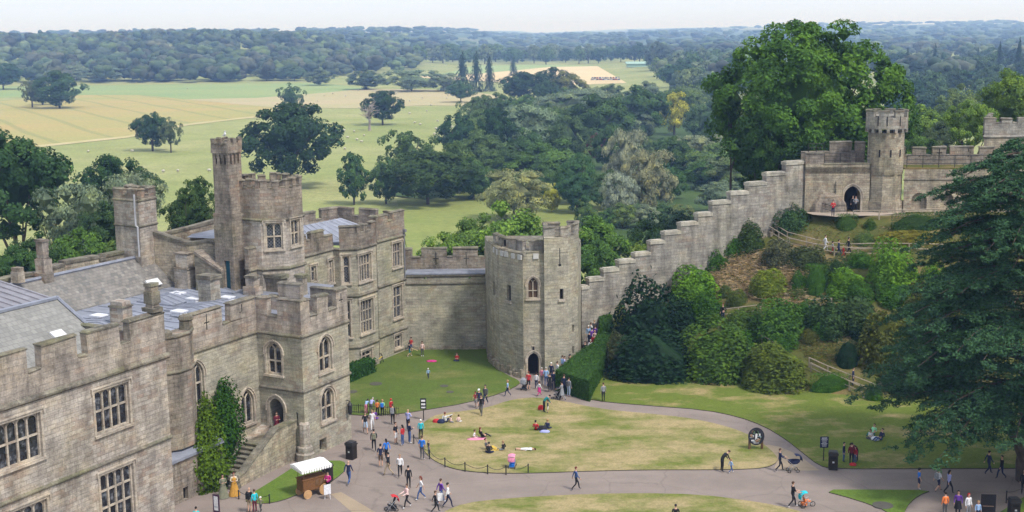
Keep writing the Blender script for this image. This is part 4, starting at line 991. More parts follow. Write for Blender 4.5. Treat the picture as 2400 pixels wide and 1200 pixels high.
# far parapet of the range, seen across the roof
ps = [(735, 489), (803, 488), (885, 487)]
A_, B_ = L(-21.5, 24), L(-19.5, 32.3); parapet(mb, B_, A_, 12.0, 13.4, 14.4, [(.5, 2.6), (3.4, 5.3), (6.2, 8.3)], .45, seed=70)
A2_ = L(-21.5, 17); parapet(mb, A_, A2_, 12.0, 13.4, 14.3, [(0, 2.6), (3.4, 5.3)], .45, seed=71)
mb.build('parapet', [ST_D, ST_T], bayr)
mb = MB()
for i in range(8):
    for z in (12.0, 7.5, 2.5):
        if i == 0 and z < 8: continue
        string(mb, c0[i], c0[i + 1], z, .22, .13, u0=-.06, u1=frame(c0[i], c0[i + 1])[3] + .06)
mb.build('string_course', ST_T, bayr)
m_ = MB(); q = [L(-20.5, 16), L(-13.4, 16), L(-13.4, 22.6), L(-11.9, 23.3), L(-11.9, 31.8), L(-19.3, 31.8)]; m_.prism(q, 12.2, 12.5)
e = [L(-19.3, 17.5), L(-14.2, 17.5), L(-13.5, 30.3), L(-18.6, 30.3)]; r1, r2 = (*L(-16.9, 19.5), 13.9), (*L(-16.3, 28.3), 13.9); e = [(*p, 12.52) for p in e]
for f_ in ([e[0], e[1], r1], [e[1], e[2], r2, r1], [e[2], e[3], r2], [e[3], e[0], r1, r2]): m_.face(f_)
for k in range(12):
    f_ = (k + .5) / 12; a = np.array(e[1]) * (1 - f_) + np.array(e[2]) * f_; b = np.array(r1) * (1 - f_) + np.array(r2) * f_; m_.tube([a + (0, 0, .03), b + (0, 0, .03)], .05, 4)
m_.build('lead_roof', LEAD, bayr)
PIPE = plain('grey_lead_pipe', (.16, .16, .18), .5)
for k, (u, a_, b_, z0, z1) in enumerate(((4.75, 6, 7, 7.6, 12.3), (7.3, 0, 1, 8.0, 12.3))):
    A_, t_, n_, _ = frame(c0[a_], c0[b_]); m_ = MB(); m_.tube([wp(A_, t_, n_, u, .1, z0), wp(A_, t_, n_, u, .1, z1)], .07, 6); m_.box(wp(A_, t_, n_, u, .14, z1 + .1), (.34, .3, .3), RZ); m_.build('drainpipe', PIPE, bayr)

# ================================================================== curtain wall between range and gate tower
P0 = L(nC, 32.3); CT_L = np.array([-2.4, 122.9])
curt = empty('curtain_wall', (-7, 127.5, 0), 'plain ashlar curtain wall with lead wall-walk and battlements beyond the green lawn', 'castle wall')
Ca, Cb = np.array([P0[0] - .05, P0[1]]), np.array([-1.2, 127.0])
zz = lambda py: onpl(1040, py, Ca, Cb)[1]
mb = MB(); lC = frame(Ca, Cb)[3]; oC = [op(1.9, 2.15, zz(654), zz(651) + .15), op(6.4, 6.65, zz(654), zz(651) + .15)]
wall_open(mb, Ca, Cb, -.1, zz(643), oC); mb.build('wall', ST_B, curt)
mb = MB(); string(mb, Ca, Cb, zz(663), .2, .1, u0=0); string(mb, Ca, Cb, zz(643) - .05, .25, .12, u0=0); mb.build('string_course', ST_T, curt)
m_ = MB(); m_.wbox(*frame(Ca, Cb)[:3], 0, lC, -2.4, .14, zz(643), zz(643) + .12)
for k in range(12): 
    A_, t_, n_, _ = frame(Ca, Cb); u = .4 + k * .75; m_.tube([wp(A_, t_, n_, u, -.05, zz(643) + .13), wp(A_, t_, n_, u, -2.35, zz(643) + .13)], .03, 4)
m_.build('lead_walk', LEAD, curt)
mb = MB(); bk = np.array([0, 2.4]); zw = zz(643)
parapet(mb, Ca + bk, Cb + bk, zw, zw + 1.35, zw + 2.35, [(-.2, .55), (1.5, 4.1), (4.75, 7.3), (8, 9.4)], .5, u0=-.2, seed=80); mb.build('parapet', [ST_D, ST_T], curt)
m_ = MB(); arrow_cross(m_, Ca + bk, Cb + bk, 3.0, zw + 1.2, 1.3); arrow_cross(m_, Ca + bk, Cb + bk, 6.1, zw + 1.2, 1.3); m_.build('arrow_loop', VOID, curt)
m_ = MB(); rng = random.Random(5)
for k in range(26):
    u = k * lC / 26; h_ = rng.uniform(.15, .5); m_.wbox(*frame(Ca, Cb)[:3], u + .01, u + lC / 26 - .01, -.2, rng.uniform(.08, .28), -.05, h_)
m_.build('footing', ST_R, curt)

# ================================================================== gate tower (clock-tower shaped, with machicolated top)
gt = empty('gate_tower', (2.5, 119.5, 0), 'tall grey-green stone gate tower with arched door, paired window and battlements by the queue', 'tower')
V = [np.array(p) for p in ((-2.7, 126.5), (-2.35, 123.0), (-1.25, 118.6), (.98, 115.75), (1.0, 116.35), (2.93, 116.45), (2.95, 115.95), (5.15, 116.5), (6.2, 118.4), (6.75, 123.5), (6.5, 126.5))]
F4 = frame(V[4], V[5]); zt = lambda px, py, i: onpl(px, py, V[i], V[i + 1])[1]
zLP = zt(1200, 592, 2); zRP = zt(1300, 557, 6)
ops = {4: [opx(V[4], V[5], (1236, 888), (1259.5, 834), rise=.7, dep=1.2), opx(V[4], V[5], (1239, 700), (1263, 650), rise=.75)],
       2: [opx(V[2], V[3], (1188.5, 704), (1197, 669))], 6: [opx(V[6], V[7], (1312, 702), (1320.5, 677))],
       1: [opx(V[1], V[2], (1155, 690), (1160, 662)), ],
       7: [opx(V[7], V[8], (1341, 780), (1346, 760)), opx(V[7], V[8], (1341, 831), (1346, 810))]}
ops[4][0].update(u0=.38, u1=1.42, z0=0.02, z1=2.3); ops[4][1].update(u0=.42, u1=1.42)
mb = MB()
for i in range(len(V)):
    j = (i + 1) % len(V); top = zRP if i in (6, 7) else zLP
    if i in (3, 5): wall_open(mb, V[i], V[j], -.1, zLP); continue
    wall_open(mb, V[i], V[j], -.1, top, ops.get(i, ()))
UT = [V[8], np.array([6.35, 119.9]), np.array([2.94, 119.9]), np.array([2.94, 116.3])]
for i in range(3): wall_open(mb, UT[i], UT[i + 1], zLP, zRP)
mb.build('wall', ST_B, gt)
doorway(gt, V[4], V[5], ops[4][0], wd=.17, dep=1.1)
window(gt, V[4], V[5], ops[4][1], 2, (.36,), pane=plain('brown_boarded_pane', (.075, .045, .028), .6), wd=.14, fr=.08, mw=.08)
m_ = MB()
for i in (1, 2, 6, 7):
    for o in ops[i]:
        A_, t_, n_, _ = frame(V[i], V[i + 1]); m_.face([wp(A_, t_, n_, u, -.3, z) for u, z in ((o['u0'], o['z0']), (o['u1'], o['z0']), (o['u1'], o['z1']), (o['u0'], o['z1']))])
m_.build('arrow_slit', VOID, gt)
m_ = MB()
for i in (2, 6):
    for o in ops[i]: A_, t_, n_, _ = frame(V[i], V[i + 1]); m_.wbox(A_, t_, n_, o['u0'] - .15, o['u1'] + .15, -.02, .16, o['z0'] - .22, o['z0'] - .003)
A_, t_, n_, _ = F4; u_, z_ = onpl(1250, 817, V[4], V[5]); m_.wbox(A_, t_, n_, u_ - .16, u_ + .16, 0, .06, z_ - .36, z_ + .3)
m_.build('sill', ST_M, gt)
m_ = MB(); m_.wbox(A_, t_, n_, u_ - .1, u_ + .1, .061, .075, z_ - .3, z_ + .22); m_.build('niche', VOID, gt)
mb = MB(); hl = zLP + .0
lp_ = {1: [(2.2, 3.2), (3.9, 4.53)], 2: [(0, .35), (.9, 2.05), (2.6, 3.6)], 3: [], 4: [(.1, .45), (1.0, 1.93)]}
for i in (1, 2, 4): parapet(mb, V[i], V[i + 1], zLP, zLP + .1, zLP + .3, [(.2, .9)] if i == 2 else [], .4, seed=90 + i, ragged=.05)
# cap-house: inner wall, higher, set back
hi = float(DY(1200, 560, 118.0)[2])
inn = [np.array(p) for p in ((-1.8, 121.6), (-.95, 119.5), (.95, 117.35), (2.9, 117.25))]
for i, me_ in enumerate(([(0, .75), (1.25, 2.27)], [(0, .9), (1.0, 2.1), (2.15, 2.87)], [(.62, 1.95)])):
    parapet(mb, inn[i], inn[i + 1], zLP, hi - 1.15, hi + .02, me_, .5, seed=95 + i, ragged=.06)
# projecting corbelled blocks of the left turret top
rp = {6: [(0, 1.05), (1.6, 2.26)], 7: [(0, .7), (1.25, 2.17)], 8: [(0, 1.0), (1.6, 2.8), (3.5, 5.1)]}
for i in (6, 7): parapet(mb, V[i], V[i + 1], zRP, zRP + .15, zRP + 1.0, rp[i], .38, seed=99 + i, ragged=.08)
parapet(mb, UT[0], UT[1], zRP, zRP + .15, zRP + 1.0, [(.3, 1.1)], .38, seed=110); parapet(mb, UT[1], UT[2], zRP, zRP + .2, zRP + 1.0, [(0, 1.1), (1.8, 3.4)], .38, seed=111, ragged=.1); parapet(mb, UT[2], UT[3], zRP, zRP + .2, zRP + .95, [(.0, 1.2), (2, 3.5)], .38, seed=112)
mb.face([(*p, zLP + .05) for p in V] , 1); mb.face([(*p, zRP + .05) for p in (V[5], V[6], V[7], UT[0], UT[1], UT[2])], 1)
mb.build('parapet', [ST_G, ST_T], gt)
m_ = MB()
for i, us in ((0, (1.6,)), (1, (.3, 1.4)), (2, (1.1,))):
    for u in us: m_.wbox(*frame(inn[i], inn[i + 1])[:3], u, u + .3, -.2, .008, hi - .85, hi - .25)
m_.build('opening', VOID, gt)
m_ = MB()
for i, us in ((2, (.35, 1.0, 2.05, 3.0)), (4, (.95,)), (1, (2.6, 3.9))):
    A_, t_, n_, _ = frame(V[i], V[i + 1])
    for u in us: m_.wbox(A_, t_, n_, u, u + .5, .002, .12, zLP - .5, zLP - .02)
m_.build('stone_plaque', plain('pale_stone_block', (.45, .44, .42), .9), gt)
m_ = MB(); rng = random.Random(9)
for i in (1, 2):
    A_, t_, n_, l_ = frame(V[i], V[i + 1])
    for k in range(12): u = k * l_ / 12; o_ = rng.uniform(.1, .4); m_.prism([wp(A_, t_, n_, u, -.1, 0)[:2], wp(A_, t_, n_, u, o_, 0)[:2], wp(A_, t_, n_, u + l_ / 12 - .01, o_, 0)[:2], wp(A_, t_, n_, u + l_ / 12 - .01, -.1, 0)[:2]][::-1], -.05, rng.uniform(.4, .9))
m_.build('footing', ST_R, gt)
A_, t_, n_, _ = frame(V[6], V[7]); m_ = MB(); u_, z_ = onpl(1312, 600, V[6], V[7]); m_.wbox(A_, t_, n_, u_ - .04, u_ + .04, -.02, .006, z_ - .75, z_ + .75); m_.wbox(A_, t_, n_, u_ - .13, u_ + .13, -.02, .012, z_ - .95, z_ - .76); m_.build('arrow_loop', VOID, gt)
# ================================================================== mound wall climbing in steps from the gate tower
MZ = 12.7
GW0, GW1, GW2, GW3 = (G(x, 497, MZ)[:2] for x in (1885, 2036, 2116, 2420))
sw = empty('stepped_wall', (18, 131, 0), 'long grey stone wall climbing the mound in a flight of stepped copings', 'castle wall')
SW0 = np.array([6.9, 124.8]); SW1 = GW0 + np.array([.02, .3])
steps_px = [(1350, 1381, 671), (1381, 1415, 651), (1415, 1451, 629), (1451, 1489, 609), (1489, 1525, 592), (1525, 1558, 564), (1558, 1596, 542), (1596, 1636, 521), (1636, 1670, 499), (1670, 1713, 471), (1713, 1755, 449), (1755, 1797, 427), (1797, 1843, 404), (1843, 1890, 378)]
mb = MB(); Fw_ = frame(SW0, SW1); A_, t_, n_, lw_ = Fw_
for k, (xa, xb, py) in enumerate(steps_px):
    ua, _ = onpl(xa, py, SW0, SW1); ub, z = onpl(xb, py, SW0, SW1)
    z = onpl((xa + xb) / 2, py, SW0, SW1)[1]; ua = max(ua, 0); ub = min(ub, lw_)
    pa = A_ + t_ * ua; zb = min(float(mound_z(*(A_ + t_ * ua))), float(mound_z(*(A_ + t_ * ub)))) - 3.5
    mb.wbox(A_, t_, n_, ua, ub, -.8, 0, zb, z - .342, 0)
    mb.wbox(A_, t_, n_, ua - .05, ub - .003, -.88, .08, z - .34, z - .02, 1); mb.wbox(A_, t_, n_, ua + .1, ub - .1, -.7, -.1, z - .018, z + .06, 1)
mb.build('wall', [ST_G, ST_C], sw)
rng = random.Random(77); m_ = MB()
for k in range(70):
    u = 3 + (lw_ - 4) * k / 70; p = A_ + t_ * u; z = float(mound_z(*p)); m_.wbox(A_, t_, n_, u, u + lw_ / 72, -.2, rng.uniform(.1, .5), z - .6, z + rng.uniform(.1, .7))
m_.build('footing', ST_R, sw)

# ================================================================== mound gatehouse
gh = empty('mound_gatehouse', (*((GW0 + GW1) / 2), MZ), 'weathered stone gatehouse wall with pointed doorway on top of the mound', 'castle wall')
zg = lambda py, x=1960: onpl(x, py, GW0, GW1)[1]
oG = [opx(GW0, GW1, (1977, 497), (2018, 436), rise=1.1, dep=2.2)]
oG[0]['z0'] = MZ - .05
mb = MB(); wall_open(mb, GW0, GW1, MZ - 3, zg(384), oG)
wall_open(mb, GW0 + np.array([.4, 4.5]), GW0, MZ - 3, zg(384))
mb.build('wall', ST_R, gh)
doorway(gh, GW0, GW1, oG[0], wd=.2, dep=2.1)
mb = MB(); F_ = frame(GW0, GW1); A_, t_, n_, l_ = F_
mb.wbox(A_, t_, n_, 0, 1.9, -.8, -.002, zg(384), zg(360), 0); mb.wbox(A_, t_, n_, -.05, 1.95, -.85, .05, zg(360) + .002, zg(357), 1)
mb.wbox(A_, t_, n_, 1.9, l_, -.6, .05, zg(384) + .002, zg(382), 1)
b4 = np.array([.3, 3.4]); zb_ = lambda py, x: onpl(x, py, GW0 + b4, GW1 + b4)[1]
parapet(mb, GW0 + b4, GW1 + b4, zg(400), zb_(356, 1980), zb_(331, 1980), [(3.0, 5.3), (5.7, 8.0)], .5, seed=120)
mb.build('parapet', [ST_D, ST_T], gh)
m_ = MB(); q = [GW0, GW1, GW1 + b4, GW0 + b4]; m_.prism(q, zg(400) - .3, zg(392)); m_.build('wall_walk', ST_T, gh)
m_ = MB(); u0, z0 = onpl(1893, 497, GW0, GW1); m_.lathe((*(A_ + t_ * 2.6 + n_ * .1), MZ - .3), [(1.9, 0), (1.75, 1.2), (1.2, 2.0), (.5, 2.35)], 12, sy=.35); m_.build('buttress', ST_D, gh)
m_ = MB(); u1, _ = onpl(1966, 470, GW0, GW1); m_.wbox(A_, t_, n_, u1 - .35, u1 + .35, 0, .22, MZ - .5, zg(424)); m_.build('pilaster', ST_R, gh)
IRON = plain('black_iron', (.018, .018, .02), .5)
def railing(name, pts, label, h=1.05, step=1.7, rails=(.5, 1.0), r=.028, mat=None, cat='railing', group=None, post_r=None):
    e = empty(name, pts[0], label, cat, group); m_ = MB(); m2 = MB(); pts = [np.array(p, float) for p in pts]
    for i in range(len(pts) - 1):
        a, b = pts[i], pts[i + 1]; l_ = np.linalg.norm(b - a); k = max(1, round(l_ / step))
        for j in range(k + (1 if i == len(pts) - 2 else 0)):
            p = a + (b - a) * j / k; m_.tube([p - (0, 0, .15), p + (0, 0, h)], post_r or r * 1.3, 5)
    for f_ in rails: m2.tube([p + (0, 0, h * f_) for p in pts], r, 5)
    m_.build('post', mat or IRON, e); m2.build('rail', mat or IRON, e); return e
zt_ = zg(384)
railing('iron_railing', [(*(A_ + t_ * .3 + n_ * -.3), zg(357)), (*(A_ + t_ * 1.9 + n_ * -.3), zg(357))], 'short black railing on the raised left end of the mound gatehouse wall', .9, .8)
railing('iron_railing', [(*(A_ + t_ * 2.0 + n_ * -.3), zt_), (*(A_ + t_ * 6.9 + n_ * -.3), zt_)], 'black railing along the wall-walk between raised end and round turret', 1.1, 1.6, (.33, .66, 1.0))
# round corbelled turret
tw = empty('round_turret', (*((GW1 + GW2) / 2 + np.array([0, 1.2])), MZ), 'round stone turret with battlemented machicolated head on the mound', 'tower')
TC = (GW1 + GW2) / 2 + np.array([0, .9]); zT = lambda py: float(DY(2076, py, TC[1] - 1.8)[2])
mb = MB(); k16 = 20
mb.lathe((*TC, 0), [(1.8, zT(411)), (1.86, zT(404)), (1.84, zT(312))], 20); mb.build('shaft', ST_R, tw, smooth=False)
mb = MB(); o8b = ngon(TC, 1.78, 8, pi / 8); mb.prism(o8b, MZ - 3, zT(411) + .02); mb.prism(ngon(TC, 2.0, 8, pi / 8), MZ - 3, MZ + 1.2); mb.build('base', ST_R, tw)
mb = MB(); r_ = 2.16; rgn = ngon(TC, r_, 16, 0)
mb.prism(rgn, zT(303), zT(276)); mb.prism(ngon(TC, 1.85, 16, 0), zT(276), zT(272))
for i in range(16):
    a = 2 * pi * (i + .5) / 16; c_ = TC + np.array([cos(a), sin(a)]) * 1.98; mb.box((*c_, (zT(303) + zT(312)) / 2), (.3, .36, zT(303) - zT(312) - .02), a + pi / 2)
for i in range(8):
    a0, a1 = 2 * pi * i / 8 + .12, 2 * pi * (i + 1) / 8 - .18
    P = lambda a, rr: (TC[0] + rr * cos(a), TC[1] + rr * sin(a)); am = (a0 + a1) / 2
    mb.prism([P(a0, r_ - .01), P(am, r_ - .01), P(a1, r_ - .01), P(a1, r_ - .42), P(am, r_ - .42), P(a0, r_ - .42)], zT(276) + .002, zT(263)); mb.prism([P(a0 - .03, r_ + .05), P(am, r_ + .05), P(a1 + .03, r_ + .05), P(a1 + .03, r_ - .48), P(am, r_ - .48), P(a0 - .03, r_ - .48)], zT(263) + .002, zT(259), 1)
mb.build('machicolated_head', [ST_G, ST_T], tw)
m_ = MB()
for i, a in enumerate((-125, -90, -55)):
    a = radians(a); c_ = TC + np.array([cos(a), sin(a)]) * 1.84; m_.box((*c_, zT(360)), (.14, .12, .75), a + pi / 2)
for a in (-130, -105, -68): a = radians(a); c_ = TC + np.array([cos(a), sin(a)]) * 2.13; m_.box((*c_, zT(284)), (.08, .12, 1.0), a + pi / 2)
m_.build('arrow_slit', VOID, tw)
# right wall with blind arches, wall-walk and merlons
gr_ = empty('mound_wall', (*((GW2 + GW3) / 2), MZ), 'ruined mound wall with blind arches, grassy ledge and battlements right of the round turret', 'castle wall')
zr = lambda py, x=2200: onpl(x, py, GW2, GW3)[1]
oW = [opx(GW2, GW3, (2135, 497), (2173, 452), dep=.5), opx(GW2, GW3, (2203, 497), (2235, 452), dep=.5)]
for o in oW: o['z0'] = MZ + .2; o['rise'] = (o['u1'] - o['u0']) / 2 * .96
mb = MB(); wall_open(mb, GW2, GW3, MZ - 3, zr(397), oW); mb.build('wall', ST_R, gr_)
m_ = MB(); A_, t_, n_, l_ = frame(GW2, GW3)
for o in oW: m_.face([wp(A_, t_, n_, u, -.49, z) for u, z in ((o['u0'], MZ), (o['u1'], MZ), (o['u1'], o['z1']), (o['u0'], o['z1']))])
m_.build('blind_arch', ST_R, gr_)
mb = MB(); string(mb, GW2, GW3, zr(420), .15, .08); mb.build('string_course', ST_T, gr_)
b5 = np.array([0, 3.2]); zq = lambda py, x=2200: onpl(x, py, GW2 + b5, GW3 + b5)[1]
m_ = MB(); m_.prism([GW2, GW3, GW3 + b5, GW2 + b5], zr(397), zr(397) + .15); m_.build('grassy_ledge', MOUNDM, gr_)
mb = MB(); U = lambda x: onpl(x, 350, GW2 + b5, GW3 + b5)[0]
parapet(mb, GW2 + b5, GW3 + b5, zr(397), zq(364), zq(343), [(0, U(2122)), (U(2139), U(2171)), (U(2186), U(2218)), (U(2228), U(2283)), (U(2296), U(2330))], .5, seed=130); mb.build('parapet', [ST_D, ST_T], gr_)
m_ = MB()
for x in (2155, 2202, 2270): arrow_cross(m_, GW2 + b5, GW3 + b5, U(x), zq(358), .9)
m_.build('arrow_loop', VOID, gr_)
railing('iron_railing', [(*(A_ + t_ * .3 + n_ * -.4), zr(397) + .15), (*(A_ + t_ * 8.5 + n_ * -.4), zr(397) + .15)], 'rusty black railing on the grassy ledge right of the round turret', 1.3, 1.6, (.33, .66, 1.0))
# far right tower, cut by the frame and the cedar
rt = empty('square_tower', (62, 152, MZ), 'broad battlemented stone tower behind the cedar at the right edge', 'tower')
R0, R1 = DY(2306, 330, 150)[:2], DY(2470, 330, 150)[:2]; zR = lambda py: float(DY(2350, py, 150)[2])
mb = MB()
for a, b in ((R0, R1), (R0 + np.array([3.6, 8.6]), R0)): wall_open(mb, a, b, 4, zR(319))
mb.build('wall', ST_R, rt)
mb = MB(); U = lambda x: onpl(x, 300, R0, R1)[0]; parapet(mb, R0, R1, zR(319), zR(288), zR(275), [(0, U(2334)), (U(2346), U(2372)), (U(2386), U(2420)), (U(2432), U(2460))], .5, seed=140); parapet(mb, R0 + np.array([3.6, 8.6]), R0, zR(319), zR(288), zR(275), even(9.3, 4, .7), .5, u1=8.7, seed=141); string(mb, R0, R1, zR(319), .25, .12); mb.build('parapet', [ST_G, ST_T], rt)

# ================================================================== rear towers and walls on the left
sqt = empty('square_tower', (*DY(325, 600, 113)[:2], 5), 'square stone tower with drainpipe and worn battlements behind the slate roof', 'tower')
Q0, Q1, Q2 = DY(274, 600, 112.5)[:2], DY(331, 600, 110.8)[:2], DY(373, 600, 113.0)[:2]; Q3 = Q0 + Q2 - Q1
zS = lambda py: float(DY(325, py, 111)[2])
mb = MB(); qq = [Q0, Q1, Q2, Q3]
for i in range(4): wall_open(mb, qq[i], qq[(i + 1) % 4], 2, zS(466))
mb.build('wall', ST_A, sqt)
mb = MB()
for i in range(4):
    l_ = frame(qq[i], qq[(i + 1) % 4])[3]; parapet(mb, qq[i], qq[(i + 1) % 4], zS(466), zS(458), zS(443), even(l_, 2, .5), .4, seed=150 + i, ragged=.05)
mb.face([(*p, zS(466) + .03) for p in qq], 1); mb.build('parapet', [ST_D, ST_T], sqt)
mb = MB()
for i in range(2): string(mb, qq[i], qq[i + 1], zS(470), .15, .08); string(mb, qq[i], qq[i + 1], zS(530), .15, .08)
mb.build('string_course', ST_T, sqt)
m_ = MB(); p = Q1 + np.array([-.12, -.12]); m_.tube([(*p, zS(600)), (*p, zS(531)), (*(p + np.array([-.15, 0])), zS(528)), (*(p + np.array([-.15, 0])), zS(455))], .09, 6); m_.build('drainpipe', plain('pale_drainpipe', (.34, .34, .36), .5), sqt)
rw = empty('rear_wall', (*DY(420, 560, 112)[:2], 6), 'worn coped wall stepping down between the square tower and the octagonal tower', 'castle wall')
def polywall(px, ys, drop, mats, parent, th=.6, name='wall', seed=1):
    mb = MB(); pts = [DY(x, y, d) for (x, y), d in zip(px, ys)]
    for a, b in zip(pts[:-1], pts[1:]):
        F_ = frame(a, b); A_, t_, n_, l_ = F_; P = lambda u, o: wp(A_, t_, n_, u, o, 0)[:2]
        q = [P(0, -th), P(0, 0), P(l_, 0), P(l_, -th)][::-1]; zz_ = [b[2], b[2], a[2], a[2]]
        mb.prism(q, [z - drop for z in zz_], [z - .25 for z in zz_], 0); q2 = [P(0, -th - .08), P(0, .08), P(l_, .08), P(l_, -th - .08)][::-1]; mb.prism(q2, [z - .248 for z in zz_], zz_, 1)
    return mb.build(name, mats, parent)
polywall([(373, 548), (450, 530), (522, 510)], [114, 116, 118], 9, [ST_R, ST_T], rw)
polywall([(354, 541), (400, 556), (440, 568), (482, 562), (520, 572)], [112.5, 111.8, 111.2, 111, 110.6], 7, [ST_R, ST_T], rw)
polywall([(455, 588), (520, 632)], [109.5, 108.5], 6, [ST_T, ST_D], rw, th=1.0)
m_ = MB(); q = [DY(438, 556, 113), DY(522, 560, 111.5), DY(522, 533, 117), DY(450, 548, 116)]; m_.face([(p[0], p[1], p[2]) for p in q]); m_.build('lead_roof', LEAD, rw)
ow = empty('outer_wall', (*DY(140, 640, 106)[:2], 4), 'long low outer battlement wall behind the roofs at the left edge', 'castle wall')
wpx = [(-60, 668, 96), (0, 655, 99), (60, 641, 102), (110, 636, 104), (112, 628, 104), (150, 617, 106), (152, 612, 106), (232, 598, 109), (234, 606, 109), (246, 603, 109.5), (248, 596, 109.6), (290, 588, 112)]
polywall([(a, b) for a, b, c in wpx if 1], [c for a, b, c in wpx], 6, [ST_R, ST_T], ow, th=.8)
chimney('slender red stone chimney on the outer wall at the far left', (*DY(106, 672, 102.5)[:2], float(DY(106, 672, 102.5)[2])), [(1.15, 1.0, 1.2), (1.0, .85, 1.1), (.8, .7, .15), (.72, .62, 1.3), (.9, .75, .18)], [ST_D, ST_P])
chimney('stubby dark chimney pot stack left of the slender red chimney', (*DY(43, 662, 99.5)[:2], float(DY(43, 662, 99.5)[2])), [(.8, .7, .9), (.7, .62, .35)], [ST_A, ST_D])
# ------------------------------------------------------------------ foliage
def folmat(name, transl=.22, hue=.25, nscale=5.0, rough=.6):
    m, nt, b = newmat(name)
    oi = nt.nodes.new('ShaderNodeObjectInfo'); at = nt.nodes.new('ShaderNodeAttribute'); at.attribute_name = 'leaf'
    v = nt.nodes.new('ShaderNodeTexCoord').outputs['Object']
    f = noise(nt, v, nscale, 3, .6)
    c = mixc(nt, 1.0, oi.outputs['Color'], ramp(nt, f, [(.3, (.55, .6, .66)), (.5, (1, 1, 1)), (.72, (1.75, 1.55, 1.05))]), 'MULTIPLY')
    c = mixc(nt, 1.0, c, at.outputs['Color'], 'MULTIPLY')
    nt.links.new(c, b.inputs['Base Color']); b.inputs['Roughness'].default_value = rough; b.inputs['Specular IOR Level'].default_value = .08
    tr = nt.nodes.new('ShaderNodeBsdfTranslucent'); nt.links.new(c, tr.inputs['Color'])
    ms = nt.nodes.new('ShaderNodeMixShader'); ms.inputs[0].default_value = transl
    nt.links.new(b.outputs[0], ms.inputs[1]); nt.links.new(tr.outputs[0], ms.inputs[2]); nt.links.new(ms.outputs[0], nt.nodes['Material Output'].inputs['Surface'])
    return m
FOL = folmat('leaves'); FOLC = folmat('conifer_needles', .1, nscale=4)
BARK = plain('grey_brown_bark', (.075, .058, .045), .95, .35, nscale=2.0)
DEADW = plain('bleached_dead_wood', (.26, .22, .19), .9, .25)
def leaf_mesh(name, P, Nr, size, rng, mat, jit=.6, aspect=.62, extra=None, hang=0.0, var=.28):
    """P points, Nr preferred normals, size per leaf; every leaf clump one rhombus"""
    n = len(P); Nn = Nr + rng.normal(0, jit, (n, 3)); Nn /= np.linalg.norm(Nn, axis=1)[:, None] + 1e-9
    t = rng.normal(0, 1, (n, 3))
    if hang: t[:, 2] -= hang * 3
    t -= Nn * np.sum(t * Nn, 1)[:, None]; t /= np.linalg.norm(t, axis=1)[:, None] + 1e-9
    b = np.cross(Nn, t); s = (size * rng.uniform(.7, 1.35, n))[:, None]
    V = np.stack([P - t * s * .5, P - b * s * .5 * aspect + Nn * s * .06, P + t * s * .5, P + b * s * .5 * aspect + Nn * s * .06], 1).reshape(-1, 3)
    F = np.arange(n * 4).reshape(n, 4); vals = np.repeat(rng.uniform(1 - var, 1 + var, n), 4)
    nv = len(V); lists = [V]; faces = F.tolist()
    if extra is not None:
        ev, ef = extra; lists.append(ev); faces += [[i + nv for i in f] for f in ef]; vals = np.concatenate([vals, np.full(len(ev), .8)])
    V = np.concatenate(lists)
    me = bpy.data.meshes.new(name); me.from_pydata(V.tolist(), [], faces); me.materials.append(mat)
    ca = me.color_attributes.new('leaf', 'FLOAT_COLOR', 'POINT')
    ca.data.foreach_set('color', np.stack([vals, vals, vals, np.ones_like(vals)], 1).ravel().astype(np.float32)); me.update()
    return me
def sph(rng, n):
    d = rng.normal(0, 1, (n, 3)); return d / np.linalg.norm(d, axis=1)[:, None]
def crown_lobes(name, seed, nl, nleaf, leaf, base=.12, spread=.40, lobe=(.09, .16), flat=0.0, top=1.0, hang=0., mat=None, aspect=.62, bias=.25, ragged=.10, core=.62, squash=1.0, kmin=.62):
    rng = np.random.default_rng(seed); zc_ = (base + top) / 2; zh = (top - base) / 2
    P, Nn, ev, ef = [], [], [], []
    per = nleaf // nl; cen = []
    dirs = []
    ga = pi * (3 - sqrt(5))
    for i in range(nl):
        zz = 1 - 2 * (i + .5) / nl; a = i * ga + rng.uniform(-.35, .35); rr = sqrt(max(0, 1 - zz * zz)); dirs.append((rr * cos(a), rr * sin(a), zz))
    for d in np.array(dirs):
        k = rng.uniform(kmin, 1.0 + ragged); r = rng.uniform(*lobe)
        z = zc_ + d[2] * (zh - r * .8) * k
        taper = 1.0 - flat * max(0, d[2])
        c = np.array([d[0] * spread * k * taper, d[1] * spread * k * taper, z])
        if rng.random() < .22: c[:2] *= .45
        q = sph(rng, per * 3); outw = c - np.array([0, 0, zc_ - .1]); outw /= np.linalg.norm(outw) + 1e-6
        w_ = q @ outw + bias * q[:, 2]; q = q[np.argsort(-w_ + rng.normal(0, .35, len(q)))][:per]
        rr = r * rng.uniform(.72, 1.12, per)[:, None] * np.array([1, 1, .82 * squash])
        P.append(c + q * rr); Nn.append(q * .8 + outw * .3 + np.array([0, 0, .25]))
        v, f = octa(c, r * core); ef += [tuple(i + sum(len(x) for x in ev) for i in ff) for ff in f]; ev.append(v)
    v, f = octa(np.array([0, 0, zc_]), 1.0); v = (v - [0, 0, zc_]) * np.array([spread * .62, spread * .62, zh * .62]) + [0, 0, zc_]
    ef += [tuple(i + sum(len(x) for x in ev) for i in ff) for ff in f]; ev.append(v)
    return leaf_mesh(name, np.concatenate(P), np.concatenate(Nn), leaf, rng, mat or FOL, .55, aspect, (np.concatenate(ev), ef), hang)
